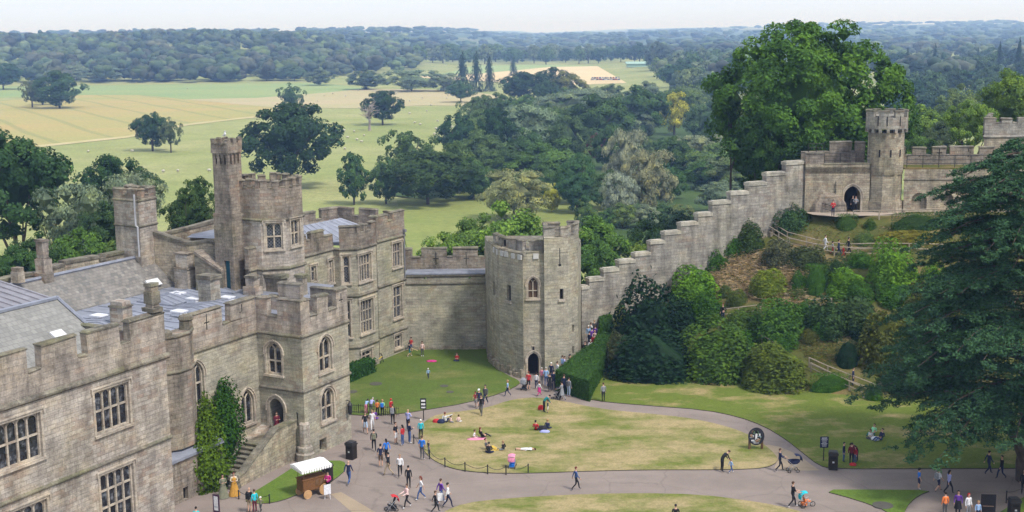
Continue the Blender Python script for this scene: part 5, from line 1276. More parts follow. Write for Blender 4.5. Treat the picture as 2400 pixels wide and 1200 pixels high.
def crown_cone(name, seed, nleaf, leaf, base=.08, width=.5, power=.8, mat=None, layers=11):
    rng = np.random.default_rng(seed); P, Nn = [], []
    nb = layers * 11
    for i in range(nb):
        t = (i + rng.random()) / nb; z = base + (1 - base) * t; R = width * (1 - t) ** power * rng.uniform(.7, 1.12); a = rng.uniform(0, 2 * pi)
        k = max(4, int(nleaf / nb * (1.6 - 1.2 * t))); s = rng.uniform(.15, 1, k) ** .7
        d = np.array([cos(a), sin(a), 0]); side = np.array([-sin(a), cos(a), 0])
        p = d * (s * R)[:, None] + side * (rng.normal(0, .16, k) * R * (.4 + s))[:, None] + np.array([0, 0, 1.0]) * (z - s ** 1.5 * R * .35 + rng.normal(0, .012, k))[:, None]
        P.append(p); Nn.append(np.tile(d * .5 + np.array([0, 0, 1.0]), (k, 1)))
    ev, ef = octa(np.array([0, 0, (base + 1) / 2]), 1); ev = (ev - [0, 0, (base + 1) / 2]) * np.array([width * .3, width * .3, (1 - base) * .48]) + [0, 0, (base + 1) / 2]
    return leaf_mesh(name, np.concatenate(P), np.concatenate(Nn), leaf, rng, mat or FOLC, .45, .5, (ev, ef))
def trunk_mesh(name, base_r=.035, h=.5, limbs=7, seed=0, spread=.33, mat=None, z0=-.06):
    rng = random.Random(seed); m_ = MB()
    m_.tube([(0, 0, z0), (0, 0, .03), (.004, .0, h * .5), (.01, .008, h), (.0, .0, h * 1.45)], [base_r * 1.6, base_r * 1.15, base_r, base_r * .75, base_r * .2], 8)
    for i in range(limbs):
        a = 2 * pi * i / limbs + rng.uniform(-.3, .3); z = h * rng.uniform(.55, 1.05); R = spread * rng.uniform(.7, 1.05)
        m_.tube([(0, 0, z), (cos(a) * R * .45, sin(a) * R * .45, z + .12), (cos(a) * R * .8, sin(a) * R * .8, z + rng.uniform(.14, .3)), (cos(a + .2) * R, sin(a + .2) * R, z + rng.uniform(.15, .42))], [base_r * .5, base_r * .36, base_r * .2, base_r * .06], 6)
    o = m_.build(name, mat or BARK); me = o.data; bpy.data.objects.remove(o); return me
CR = {
    'oak': [crown_lobes('crown', 11 + i, 54, 8400, .033, .14, .43, (.075, .15), ragged=.15) for i in range(3)],
    'oakfar': [crown_lobes('crown', 31 + i, 26, 1300, .072, .08, .41, (.11, .19)) for i in range(4)],
    'bushy': [crown_lobes('crown', 51 + i, 46, 7000, .036, .02, .43, (.085, .165), bias=.5, ragged=.14) for i in range(4)],
    'willow': [crown_lobes('crown', 71 + i, 44, 6200, .038, .03, .42, (.09, .16), hang=.8, aspect=.4, bias=.5, ragged=.18) for i in range(2)],
    'cone': [crown_cone('crown', 81 + i, 2600, .05, .06, .44, .85) for i in range(2)],
    'spire': [crown_cone('crown', 91, 3200, .06, .06, .62, .42)],
    'oval': [crown_lobes('crown', 95 + i, 34, 3600, .046, .05, .38, (.09, .15), flat=.45, bias=.5) for i in range(2)],
    'open': [crown_lobes('crown', 99 + i, 46, 4200, .036, .12, .43, (.065, .12), ragged=.16, core=.4) for i in range(2)],
}
TRK = [trunk_mesh('trunk', .030, .42, 7, 3), trunk_mesh('trunk', .026, .5, 6, 8)]
TRKC = trunk_mesh('trunk', .018, .72, 0, 4)
def put_tree(name, label, kind, loc, w_, h_, col, group=None, rz=None, seed=None, cat='tree', trunk=True, sy=1.0, low=False):
    rng = random.Random(seed if seed is not None else int(loc[0] * 31 + loc[1] * 17))
    e = empty(name, loc, label, cat, group)
    e.rotation_euler.z = rng.uniform(0, 6.28) if rz is None else rz
    cap_ = {'cone': 9, 'spire': 9, 'hero': 1.0}.get(kind, {'oval': 2.4, 'bushy': 1.7, 'willow': 1.7, 'oak': 1.25}.get(kind, 1.3) if low else 1.12)
    ch_ = min(h_, w_ * cap_)                                  # crowns keep their natural proportions, the trunk makes up the rest
    ms = CR[kind]; cr = bpy.data.objects.new('crown', ms[rng.randrange(len(ms))]); COL.objects.link(cr); cr.parent = e; cr.scale = (w_, w_ * sy, ch_); cr.location.z = h_ - ch_
    k = rng.uniform(.88, 1.12) * 1.6; cr.color = (col[0] * k * rng.uniform(.94, 1.06), col[1] * k, col[2] * k * rng.uniform(.9, 1.1), 1)
    if trunk:
        t = bpy.data.objects.new('trunk', TRKC if kind in ('cone', 'spire') else TRK[rng.randrange(2)]); COL.objects.link(t); t.parent = e; tw = min(w_, h_ * .9); t.scale = (tw, tw, h_ if h_ == ch_ else (h_ - ch_ * .35) / .75)
    return e
DK, MD, BR, OL, YE, PW, BL, GW, DO = (.020, .045, .016), (.040, .080, .020), (.082, .140, .022), (.085, .098, .028), (.23, .235, .030), (.20, .205, .125), (.022, .042, .034), (.105, .140, .085), (.027, .050, .014)
def at_px(cx, base=None, y=None, z=None):
    if y is not None: p = DY(cx, 300, y); return np.array([p[0], y, max(float(ground_z(p[0], y)), float(mound_z(p[0], y))) if z is None else z])
    d = ray(cx, base); d = d / d[1]; lo, hi = 60., 9000.
    for _ in range(60):
        m_ = (lo + hi) / 2; p = CAM + d * m_
        if p[2] > float(ground_z(p[0], p[1])): lo = m_
        else: hi = m_
    p = CAM + d * lo; return p
def T(name, label, kind, cx, top, w_px, col, base=None, y=None, group=None, z=None, sy=1.0, trunk=True, cat='tree'):
    p = at_px(cx, base, y, z); s = scale_at(p); w_ = w_px / s * 1.03; zt_ = float(DY(cx, top, p[1])[2]); h_ = max(2.0, zt_ - p[2])
    return put_tree(name, label, kind, p, w_, h_, col, group, seed=int(cx * 7 + top), sy=sy, trunk=trunk, cat=cat, low=base is not None)
# ---- field trees
T('oak_tree', 'great dark spreading oak in the meadow behind the octagonal tower', 'oak', 684, 233, 222, DK, base=440)
T('oak_tree', 'smaller oak peeping over the top of the great dark oak', 'open', 683, 196, 66, (.03, .06, .025), base=268)
T('oak_tree', 'round dark oak beside the bare dead tree in the sheep field', 'oak', 897, 209, 94, DK, base=293)
T('oak_tree', 'dark lopsided oak of the pair in the left meadow', 'oak', 358, 264, 92, DK, base=354)
T('thin_tree', 'lighter thin-leaved tree leaning on the dark oak in the left meadow', 'open', 401, 277, 58, (.065, .085, .035), base=358)
T('oak_tree', 'big domed tree clump at the edge of the wheat field', 'bushy', 140, 163, 108, (.03, .065, .025), base=254)
T('thin_tree', 'reddish-trunked tree on the left side of the domed clump', 'open', 76, 184, 56, (.06, .075, .035), base=252)
T('oak_tree', 'dark tree cut by the left edge at the far field corner', 'oak', 8, 150, 92, DK, base=210)
T('tree', 'low round tree just behind the domed clump at the wheat edge', 'bushy', 100, 190, 60, MD, base=246)
# dead tree
dt = at_px(866, 306); e = empty('dead_tree', dt, 'bare bleached dead tree standing in the sheep meadow', 'tree'); m_ = MB(); rng = random.Random(12)
hD = float(DY(866, 229, dt[1])[2]) - dt[2]; m_.tube([(0, 0, 0), (.2, 0, hD * .3), (-.2, .2, hD * .5), (.3, 0, hD * .75)], [.75, .55, .42, .15], 7)
for i in range(26):
    a = rng.uniform(0, 6.28); z = hD * rng.uniform(.28, .75); R = hD * rng.uniform(.22, .5) * (1.15 - z / hD * .7); p0 = (0, 0, z); p1 = (cos(a) * R * .5, sin(a) * R * .5, z + R * rng.uniform(.1, .45)); p2 = (cos(a + rng.uniform(-.4, .4)) * R, sin(a) * R, z + R * rng.uniform(.0, .7)); m_.tube([p0, p1, p2], [.22, .15, .06], 5)
    for q in range(4): b_ = rng.uniform(0, 6.28); l_ = R * .3; m_.tube([p1 if q % 2 else p2, ((p1 if q % 2 else p2)[0] + cos(b_) * l_, (p1 if q % 2 else p2)[1] + sin(b_) * l_, (p1 if q % 2 else p2)[2] + rng.uniform(-.1, .9) * l_)], [.09, .04], 4)
m_.build('trunk', DEADW, e, local=True)
# ---- trees hugging the castle on the left
T('oak_tree', 'large dark oak rising at the left edge beyond the outer wall', 'oak', 18, 303, 250, DK, y=165, z=-11)
T('oak_tree', 'lower dark limb of oak leaning right at the left edge', 'open', 105, 360, 90, DK, y=170, z=-9)
T('willow_tree', 'broad grey-green willow left of the square tower', 'willow', 190, 408, 220, (.085, .115, .07), y=158)
T('willow_tree', 'pale grey willow peeping between square tower and dark tree top', 'willow', 300, 400, 150, (.11, .135, .085), y=172)
T('oak_tree', 'dark round-topped tree behind the grey willow', 'oak', 250, 356, 150, DK, y=190)
T('tree', 'dark bush-topped tree sloping to the meadow above the square tower', 'bushy', 330, 392, 90, (.04, .07, .03), y=195)
T('oak_tree', 'twisted dark tree right of the square tower', 'open', 455, 408, 88, DO, y=140, z=-8)
T('tree', 'dense dark tree filling the gap below the twisted tree', 'bushy', 430, 445, 110, DO, y=138, z=-9)
T('tree', 'olive scrubby tree between twisted tree and octagonal tower', 'bushy', 495, 478, 70, (.06, .075, .03), y=146, z=-9)
T('tree', 'bright green bushy tree under the willow by the outer wall', 'bushy', 160, 538, 150, (.05, .095, .018), y=128)
T('tree', 'dark bushy tree at the far left above the outer wall', 'bushy', 60, 548, 120, (.03, .06, .018), y=126)
T('tree', 'dark green tree tucked against the square tower on its left', 'bushy', 235, 470, 110, (.028, .055, .02), y=136)
T('tree', 'low dark bush cut by the left edge above the outer wall', 'bushy', 5, 575, 90, (.03, .065, .018), y=122)
T('tree', 'pale green bush near the square tower foot', 'bushy', 262, 560, 70, (.06, .1, .025), y=124)
# ---- behind the curtain wall and gate tower
T('broadleaf_tree', 'big bright green tree behind the gate tower battlements', 'bushy', 1205, 478, 220, BR, y=160)
T('broadleaf_tree', 'bright green tree lower left behind the curtain wall', 'bushy', 1045, 548, 140, BR, y=150)
T('broadleaf_tree', 'bright green tree between curtain wall and gate tower top', 'bushy', 1105, 502, 150, (.07, .125, .022), y=166)
T('broadleaf_tree', 'leafy green tree right of the gate tower against the stepped wall', 'bushy', 1400, 503, 140, (.06, .115, .022), y=152)
T('broadleaf_tree', 'dark green tree hugging the right side of the gate tower', 'bushy', 1395, 565, 110, (.045, .09, .02), y=141, z=-9)
T('shrub', 'yellow-green creeper spilling over the lower wall steps', 'bushy', 1503, 566, 56, (.1, .16, .03), y=131, z=3.4, trunk=False, cat='shrub')
T('cedar_tree', 'flat-branched dark cedar below the wall steps', 'open', 1590, 478, 130, (.03, .06, .035), y=158, z=-8)
T('tree', 'dark scrub tree behind the middle of the stepped wall', 'bushy', 1530, 505, 120, (.035, .07, .02), y=166)
# ---- river woodland, hand placed
wood = [
 ('tree', 'oval', 830, 350, 86, (.03, .065, .022), 480, 'narrow dark green tree standing alone in the meadow edge'),
 ('tree', 'open', 955, 294, 135, (.05, .085, .025), 440, 'loose ragged-topped tree right of the narrow tree'),
 ('oak_tree', 'oak', 1003, 345, 205, DO, 482, 'wide black-green oak at the meadow edge'),
 ('tree', 'bushy', 905, 370, 80, (.04, .08, .025), 478, 'green tree between narrow tree and black-green oak'),
 ('oak_tree', 'open', 1117, 217, 90, (.05, .085, .03), 330, 'round-headed tree with gaps above the dark wood edge'),
 ('oak_tree', 'oak', 1075, 270, 100, DK, 380, 'dark oak at the left front of the wood'),
 ('oak_tree', 'oak', 1165, 248, 85, DK, 385, 'dark oak touching the pale willow'),
 ('willow_tree', 'willow', 1245, 240, 160, GW, 372, 'pale silvery willow in the middle of the wood'),
 ('willow_tree', 'willow', 1350, 206, 190, GW, 300, 'distant silvery willow bank behind the dark green wood'),
 ('oak_tree', 'bushy', 1400, 218, 150, (.035, .07, .022), 360, 'broad deep green tree behind the round green canopy'),
 ('oak_tree', 'bushy', 1500, 200, 130, (.035, .07, .022), 330, 'deep green tree left of the yellow tree'),
 ('oak_tree', 'oak', 1228, 165, 120, DK, 240, 'dark flat-topped grove tree before the stubble field'),
 ('oak_tree', 'oak', 1290, 160, 100, DK, 235, 'second dark grove tree before the stubble field'),
 ('tree', 'bushy', 1333, 168, 84, OL, 238, 'pale olive round tree beside the dark grove'),
 ('tree', 'bushy', 1135, 304, 120, (.06, .095, .035), 420, 'soft green tree left of the round green canopy'),
 ('tree', 'bushy', 1110, 370, 100, (.04, .08, .02), 470, 'mid green tree behind the pale olive willow'),
 ('tree', 'bushy', 1285, 328, 190, (.05, .10, .02), 452, 'wide rounded green canopy in the middle of the wood'),
 ('tree', 'bushy', 1352, 360, 100, (.035, .08, .025), 480, 'green tree above the small dark lawn tree'),
 ('tree', 'oak', 1352, 408, 92, (.028, .065, .024), 502, 'small round dark tree standing on the lower lawn'),
 ('willow_tree', 'willow', 1205, 395, 165, (.15, .155, .075), 520, 'olive-cream willow behind the bright tree'),
 ('shrub', 'bushy', 1293, 430, 42, YE, 498, 'small yellow shrub beside the olive-cream willow'),
 ('tree', 'bushy', 1240, 300, 90, (.04, .08, .025), 420, 'dark green tree under the silvery willow'),
 ('willow_tree', 'willow', 1467, 298, 108, (.175, .185, .12), 470, 'tall silver-cream willow with billowing top'),
 ('willow_tree', 'willow', 1522, 345, 122, (.16, .165, .095), 500, 'beige billowing willow right of the silver-cream willow'),
 ('willow_tree', 'willow', 1452, 400, 92, (.15, .175, .12), 522, 'low silvery willow at the foot of the tall willow'),
 ('yellow_tree', 'oval', 1580, 210, 84, YE, 318, 'bright yellow tree shaped like a flame in the wood'),
 ('tree', 'bushy', 1655, 240, 110, (.04, .075, .03), 340, 'blue-green tree right of the yellow tree'),
 ('willow_tree', 'willow', 1640, 308, 130, (.13, .16, .085), 410, 'soft grey willow below the yellow tree'),
 ('tree', 'bushy', 1655, 378, 105, (.032, .072, .015), 446, 'dark green mounded bush tree before the ivy bank'),
 ('willow_tree', 'willow', 1730, 318, 100, (.09, .125, .07), 415, 'grey-green willow close to the great oak'),
 ('tree', 'bushy', 1585, 320, 90, (.035, .07, .02), 420, 'green tree between beige willow and grey willow'),
 ('tree', 'bushy', 1565, 385, 90, (.03, .065, .018), 470, 'dark tree right of the beige willow'),
 ('tree', 'bushy', 1700, 265, 80, (.035, .07, .03), 330, 'dark tree on the left below the great oak branch'),
 ('tree', 'bushy', 1062, 330, 110, (.05, .085, .025), 462, 'rounded green tree joining the black-green oak to the valley wood'),
 ('tree', 'bushy', 1150, 352, 110, (.06, .10, .03), 448, 'lighter green tree behind the olive-cream willow top'),
 ('tree', 'bushy', 1265, 380, 110, (.045, .085, .025), 478, 'green tree between olive-cream willow and small lawn tree'),
 ('tree', 'bushy', 1420, 400, 90, (.05, .09, .028), 492, 'green tree hiding the lawn left of the low silvery willow'),
 ('copper_tree', 'bushy', 1398, 312, 46, (.09, .032, .03), 372, 'small dark red tree in the middle of the wood'),
 ('tree', 'bushy', 1430, 290, 90, (.038, .075, .022), 400, 'green tree left of the tall silver-cream willow'),
 ('tree', 'bushy', 1330, 262, 110, (.045, .08, .03), 390, 'green tree right of the silvery willow'),
 ('tree', 'bushy', 1195, 340, 100, (.04, .075, .025), 450, 'mid green tree over the olive-cream willow'),
 ('oak_tree', 'oak', 1080, 190, 66, (.035, .07, .03), 240, 'round tree at the foot of the tall conifers'),
 ('oak_tree', 'oak', 1600, 150, 100, DK, 215, 'dark rounded oak on the right of the stubble field'),
 ('tree', 'bushy', 1545, 98, 70, (.05, .07, .05), 165, 'tall pale round tree on the far right of the stubble field'),
 ('conifer_tree', 'spire', 1085, 124, 38, BL, 212, 'leftmost of the tall dark conifers by the field'),
 ('conifer_tree', 'spire', 1117, 121, 36, BL, 216, 'middle one of the three tall dark conifers'),
 ('conifer_tree', 'spire', 1148, 131, 30, BL, 214, 'rightmost of the three tall dark conifers'),
 ('conifer_tree', 'spire', 1203, 134, 20, BL, 178, 'single slim conifer right of the three conifers'),
 ('willow_tree', 'willow', 965, 160, 130, GW, 214, 'pale willow row in the hedge, left part'),
 ('willow_tree', 'willow', 1040, 170, 90, GW, 214, 'pale willow row in the hedge, right part'),
 ('tree', 'bushy', 860, 163, 90, (.05, .08, .05), 210, 'green hedge tree before the tan strip'),
 ('tree', 'bushy', 750, 160, 70, (.07, .10, .06), 200, 'pale hedge tree at the end of the green field'),
 ('willow_tree', 'willow', 240, 158, 110, GW, 192, 'pale willow clump at the wood edge on the left'),
 ('willow_tree', 'willow', 180, 152, 60, GW, 190, 'smaller pale willow left of the pale clump'),
 ('tree', 'oakfar', 447, 165, 24, DK, 188, 'small dark round tree in the far green field, left'),
 ('tree', 'oakfar', 505, 175, 18, DK, 188, 'tiny bush tree in the far green field'),
 ('tree', 'oakfar', 540, 172, 18, DK, 189, 'tiny dark tree in the middle of the far green field'),
 ('tree', 'oakfar', 573, 150, 30, DK, 178, 'flat-topped dark tree at the far field end'),
 ('tree', 'oakfar', 310, 160, 40, MD, 190, 'green tree beside the pale willow clump'),
 ('tree', 'oakfar', 370, 160, 70, (.04, .07, .04), 189, 'low dark hedge tree before the far green field'),
 ('tree', 'oakfar', 625, 150, 70, (.06, .085, .05), 190, 'soft green tree in front of the wood by the field hedge'),
 ('tree', 'oakfar', 690, 155, 70, (.05, .08, .045), 190, 'second soft green tree before the wood'),
]
for nm, kd, cx, tp, wd_, col, bs, lab in wood: T(nm, lab, kd, cx, tp, wd_, col, base=bs)
# ---- right: the great oak on the mound, neighbours
go = at_px(1905, y=158, z=9.0)
CR['hero'] = [crown_lobes('crown', 203, 170, 44000, .0195, .05, .46, (.05, .10), ragged=.12, core=.45, kmin=.74)]
T('oak_tree', 'huge dark green oak towering over the mound wall', 'hero', 1893, 38, 428, (.040, .084, .012), y=158, z=6.0)
T('oak_tree', 'lower left bough mass of dark leaves beside the great oak trunk', 'oak', 1800, 255, 190, (.022, .05, .012), y=152, z=3)
T('oak_tree', 'drooping left limb of leaves at the great oak', 'open', 1715, 180, 110, (.03, .065, .013), y=160, z=8)
T('oak_tree', 'dark low tree behind the upper wall steps', 'bushy', 1850, 300, 150, (.018, .042, .012), y=155, z=3)
T('oak_tree', 'dark leafy tree directly behind the round turret', 'bushy', 1985, 190, 150, (.024, .055, .013), y=165, z=8)
T('broadleaf_tree', 'bright green tree right of the round turret', 'bushy', 2170, 246, 120, (.08, .13, .025), y=200, z=0)
T('tree', 'grey-green tree right behind the turret battlements', 'bushy', 2205, 280, 90, (.06, .085, .04), y=190, z=0)
T('broadleaf_tree', 'bright open-crowned oak at the right edge above the square tower', 'oak', 2370, 165, 170, (.075, .13, .02), y=175, z=6)
T('broadleaf_tree', 'bright green tree left of the square tower on the right', 'oak', 2275, 235, 110, (.075, .13, .022), y=172, z=6)
T('tree', 'deep green tree low beside the square tower', 'bushy', 2140, 300, 90, (.05, .095, .02), y=178, z=2)
T('tree', 'pale green tree in the hollow behind the mound', 'bushy', 2250, 200, 110, (.09, .13, .04), y=330, z=2)
# ---- rows of wood filling the valley on the right and behind
rngw = random.Random(4)
def row(x0, x1, step, base, h_px, cols, label, kinds=('oakfar',), jit=.3, group=None, clear=(), force=False):
    if base >= 330 and not force: clear = tuple(clear) + ((1520, 1640),)
    if base >= 375 and not force: clear = tuple(clear) + ((1385, 1600), (1120, 1300))
    x = x0
    while x < x1:
        cx = x + rngw.uniform(-jit, jit) * step; b_ = base + rngw.uniform(-.12, .12) * h_px
        if not any(a < cx < b for a, b in clear): T('wood_tree', label, rngw.choice(kinds), cx, b_ - h_px * rngw.uniform(.8, 1.25), step * rngw.uniform(1.25, 1.9), rngw.choice(cols), base=b_, group=group)
        x += step
WC = [(.028, .055, .018), MD, (.05, .09, .025), (.075, .112, .032), (.092, .118, .045), (.055, .092, .028), (.10, .13, .075)]
lw_lab = 'hazy tree packed in the valley wood between meadow and great oak'
for bs, x0, x1, st, hp in ((255, 1290, 1700, 46, 62), (290, 1130, 1720, 52, 66), (330, 1130, 1740, 58, 72), (375, 1100, 1760, 64, 80), (420, 1130, 1720, 70, 86)):
    row(x0, x1, st, bs, hp, WC, lw_lab, ('bushy', 'oak'), group='trees of the valley wood')
rl = 'hazy tree in the wooded slope between great oak and right edge'
for bs, st, hp in ((165, 34, 44), (190, 40, 52), (220, 46, 60), (255, 54, 70), (295, 62, 80)):
    row(2090, 2440, st, bs, hp, [BL, DK, (.03, .055, .03), (.05, .08, .035), (.04, .07, .03)], rl, ('bushy', 'oakfar', 'oakfar'), group='trees of the right slope')
for cx, tp, wd_, bs, lab in ((2385, 88, 46, 190, 'layered dark pine against the sky at the far right'), (2340, 98, 40, 190, 'dark pine just left of the far right pine'), (2190, 103, 40, 175, 'pointed dark conifer on the right slope'), (2125, 115, 44, 180, 'blunt dark conifer close to the great oak on the right slope'), (2290, 112, 36, 175, 'slim dark conifer in the middle of the right slope')):
    T('conifer_tree', lab, 'cone', cx, tp, wd_, BL, base=bs)
ml_ = 'small hazy tree in the tree belts beyond the stubble field'
for bs, x0, x1, st, hp in ((148, 960, 1540, 26, 40), (160, 1530, 1830, 30, 44), (178, 1540, 1800, 36, 50), (200, 1560, 1800, 40, 56), (225, 1620, 1790, 46, 62)):
    row(x0, x1, st, bs, hp, WC, ml_, group='trees of the far belts')
row(1090, 1760, 74, 455, 84, WC, lw_lab, ('bushy', 'oak', 'willow'), group='trees of the valley wood', clear=((1310, 1400),))
row(1430, 1740, 66, 495, 84, WC, lw_lab, ('bushy', 'oak'), group='trees of the valley wood')
row(1515, 1650, 30, 362, 42, WC, lw_lab, ('bushy',), group='trees of the valley wood', force=True)
row(1385, 1610, 40, 535, 56, WC, lw_lab, ('bushy',), group='trees of the valley wood', force=True)
row(1380, 1440, 40, 470, 60, WC, lw_lab, ('bushy',), group='trees of the valley wood', force=True)
row(1590, 1690, 44, 425, 62, WC, lw_lab, ('bushy', 'willow'), group='trees of the valley wood', force=True)
bl_ = 'low scrub bush covering the bank behind the stepped wall'
for k in range(46):
    cx = 1420 + 340 * rngw.random(); y_ = rngw.uniform(134, 172); p_ = at_px(cx, y=y_); yw = 124.8 + (p_[0] - 6.9) / (GW0[0] - 6.9) * (GW0[1] - 124.8)
    if p_[1] < yw + 3.4: continue
    put_tree('bush', bl_, 'bushy', p_ - np.array([0, 0, .4]), rngw.uniform(2.8, 6.5), rngw.uniform(1.6, 3.6), rngw.choice([(.045, .085, .02), (.06, .11, .03), (.035, .07, .02), (.075, .11, .035)]), 'scrub bushes behind the stepped wall', cat='bush', trunk=False)
# ---- far-off wood: one mass
def far_crown(seed, leaves):
    """tree seen from a kilometre off: soft rounded boughs with a few leaf clumps on them"""
    rng = np.random.default_rng(seed); bm = bmesh.new(); bmesh.ops.create_icosphere(bm, subdivisions=1, radius=1.0); iv = np.array([v.co[:] for v in bm.verts]); fi = [tuple(v.index for v in f.verts) for f in bm.faces]; bm.free()
    V, F, n = [], [], 0
    for k in range(9):
        a = rng.uniform(0, 6.28); r_ = .0 if k == 0 else rng.uniform(.16, .30); R = .30 if k == 0 else rng.uniform(.15, .24); z = .62 if k == 0 else rng.uniform(.30, .84)
        c = np.array([cos(a) * r_ * (1.15 - .5 * z), sin(a) * r_ * (1.15 - .5 * z), z]); v = iv * (R * rng.uniform(.86, 1.14, (len(iv), 1))) * np.array([1, 1, .95]) + c; V.append(v); F += [tuple(i + n for i in f) for f in fi]; n += len(v)
        q = sph(rng, leaves // 9); p = c + q * R * 1.03; t = rng.normal(0, 1, p.shape); t -= q * (t * q).sum(1)[:, None]; t /= np.linalg.norm(t, axis=1)[:, None]; b_ = np.cross(q, t); s_ = .05
        V.append(np.stack([p - t * s_, p - b_ * s_ * .6, p + t * s_, p + b_ * s_ * .6], 1).reshape(-1, 3)); F += [(n + 4 * i, n + 4 * i + 1, n + 4 * i + 2, n + 4 * i + 3) for i in range(len(p))]; n += 4 * len(p)
    return np.concatenate(V), F
FOLF = folmat('far_leaves', .1, nscale=.09)
def wood_mass(name, spots, label, seed, leaves=90):
    rng = np.random.default_rng(seed); Vs, Fs, Cs, n0 = [], [], [], 0
    arr = [far_crown(400 + i, leaves) for i in range(5)]
    for x, y, z, w_, h_, c in spots:
        v, f = arr[rng.integers(5)]; a = rng.uniform(0, 6.28); ca, sa = cos(a), sin(a)
        V = np.stack([x + w_ * (v[:, 0] * ca - v[:, 1] * sa), y + w_ * (v[:, 0] * sa + v[:, 1] * ca), z + h_ * v[:, 2]], 1); Vs.append(V); Fs += [tuple(i + n0 for i in q) for q in f]; n0 += len(V)
        lv = rng.uniform(.85, 1.15, len(V))[:, None] * rng.uniform(.65, 1.5) * np.array(c)[None] / .04; Cs.append(np.concatenate([lv, np.ones((len(V), 1))], 1))
    me = bpy.data.meshes.new(name); me.from_pydata(np.concatenate(Vs).tolist(), [], Fs); me.materials.append(FOLF); me.polygons.foreach_set('use_smooth', [True] * len(Fs))
    ca = me.color_attributes.new('leaf', 'FLOAT_COLOR', 'POINT'); ca.data.foreach_set('color', np.concatenate(Cs).ravel().astype(np.float32)); me.update()
    o = bpy.data.objects.new(name, me); COL.objects.link(o); o.color = (.04, .04, .04, 1); tag(o, label, 'wood', kind='stuff'); return o
rg = np.random.default_rng(8); spots = []
pal = [(.045, .075, .045), (.055, .085, .05), (.075, .11, .05), (.05, .07, .05), (.065, .075, .055), (.04, .06, .04), (.09, .12, .07)]  # lightened, blued greens: part of the distance haze sits in the leaf colour
for i in range(640):
    y = 1175 + 900 * rg.random() ** 1.3; px = rg.uniform(-90, 985); x = (px - 1200) / 3000 * y
    if px > 640 and y < 1175 + (px - 640) * .9: y += (px - 640) * .7; x = (px - 1200) / 3000 * y
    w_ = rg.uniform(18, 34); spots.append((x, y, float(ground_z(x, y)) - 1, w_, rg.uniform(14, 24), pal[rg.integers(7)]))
for i in range(240):
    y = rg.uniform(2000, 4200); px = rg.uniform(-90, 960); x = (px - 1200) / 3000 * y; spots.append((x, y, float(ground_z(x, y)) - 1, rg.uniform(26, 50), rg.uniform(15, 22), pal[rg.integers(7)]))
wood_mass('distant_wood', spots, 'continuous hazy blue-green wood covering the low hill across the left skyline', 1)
spots = []
for i in range(900):
    y = 1900 + 5200 * rg.random() ** 1.6; px = rg.uniform(880, 2480) if rg.random() < .8 else rg.uniform(-50, 2480); x = (px - 1200) / 3000 * y
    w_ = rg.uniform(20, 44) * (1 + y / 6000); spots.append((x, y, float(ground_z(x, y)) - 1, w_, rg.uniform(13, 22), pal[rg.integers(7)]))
for i in range(300):
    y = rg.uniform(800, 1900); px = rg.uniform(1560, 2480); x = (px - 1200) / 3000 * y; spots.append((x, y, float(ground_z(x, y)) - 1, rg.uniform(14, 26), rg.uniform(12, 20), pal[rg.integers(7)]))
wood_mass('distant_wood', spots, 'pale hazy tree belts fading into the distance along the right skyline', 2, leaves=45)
# ------------------------------------------------------------------ mound planting
def shrub_mesh(seed, n, leaf, shape='dome', lump=.18, nl=9, mat=None, jit=.5, aspect=.62):
    rng = np.random.default_rng(seed); d = sph(rng, n * 2); d = d[d[:, 2] > -.15][:n]; n = len(d); lob = sph(rng, nl * 2); lob = lob[lob[:, 2] > -.1]
    k = 1 - lump + lump * np.max(np.clip((d @ lob.T - (.55 if nl < 12 else .78)) / (.45 if nl < 12 else .22), 0, 1), axis=1) ** .6
    if shape != 'clip':
        W_ = rng.normal(0, 1, (7, 3)) * 3.4; ph_ = rng.uniform(0, 6.28, 7); k = k * (1 + .055 * np.sin(d @ W_.T + ph_).sum(1) / 1.6); sh_ = rng.random(n) < (.05 if lump > .5 else .02); k = np.where(sh_, k * rng.uniform(1.02, 1.16, n), k)
    if shape == 'clip': r3 = np.stack([d[:, 0], d[:, 1]], 1); hh = np.hypot(d[:, 0], d[:, 1]); s_ = 1 / np.maximum(hh, np.abs(d[:, 2]) * .9) * .78; s_ = np.minimum(s_, 1.12); P = d * (s_ * k)[:, None]
    else: P = d * k[:, None]
    dep = rng.random(n) ** 2.4 * (.34 if lump > .5 else .22); P = P * (1 - dep)[:, None] * np.array([.5, .5, .95]); P[:, 2] = np.maximum(P[:, 2], -.08)
    Nr = d + np.array([0, 0, .35])
    if shape == 'fern': Nr = d * .5 + np.array([0, 0, .2]); 
    bm = bmesh.new(); bmesh.ops.create_icosphere(bm, subdivisions=2, radius=1.0); ev = np.array([v.co[:] for v in bm.verts]) * np.array([.39, .39, .76]); ef = [tuple(v.index for v in f.verts) for f in bm.faces]; bm.free()
    return leaf_mesh('foliage', P, Nr, leaf, rng, mat or FOL, jit, aspect, (ev, ef))
SH = {'dome': [shrub_mesh(500 + i, 3400, .05, lump=.2, nl=16, jit=.6) for i in range(3)], 'rhodo': [shrub_mesh(510 + i, 3800, .052, lump=.42, nl=30, jit=.55) for i in range(3)],
      'clip': [shrub_mesh(520 + i, 4200, .033, 'clip', .05, jit=.45) for i in range(2)], 'fern': [shrub_mesh(530 + i, 2400, .11, 'fern', .25, jit=.5, aspect=.22) for i in range(2)],
      'wild': [shrub_mesh(540 + i, 3400, .058, lump=.55, nl=24, jit=.8) for i in range(3)]}
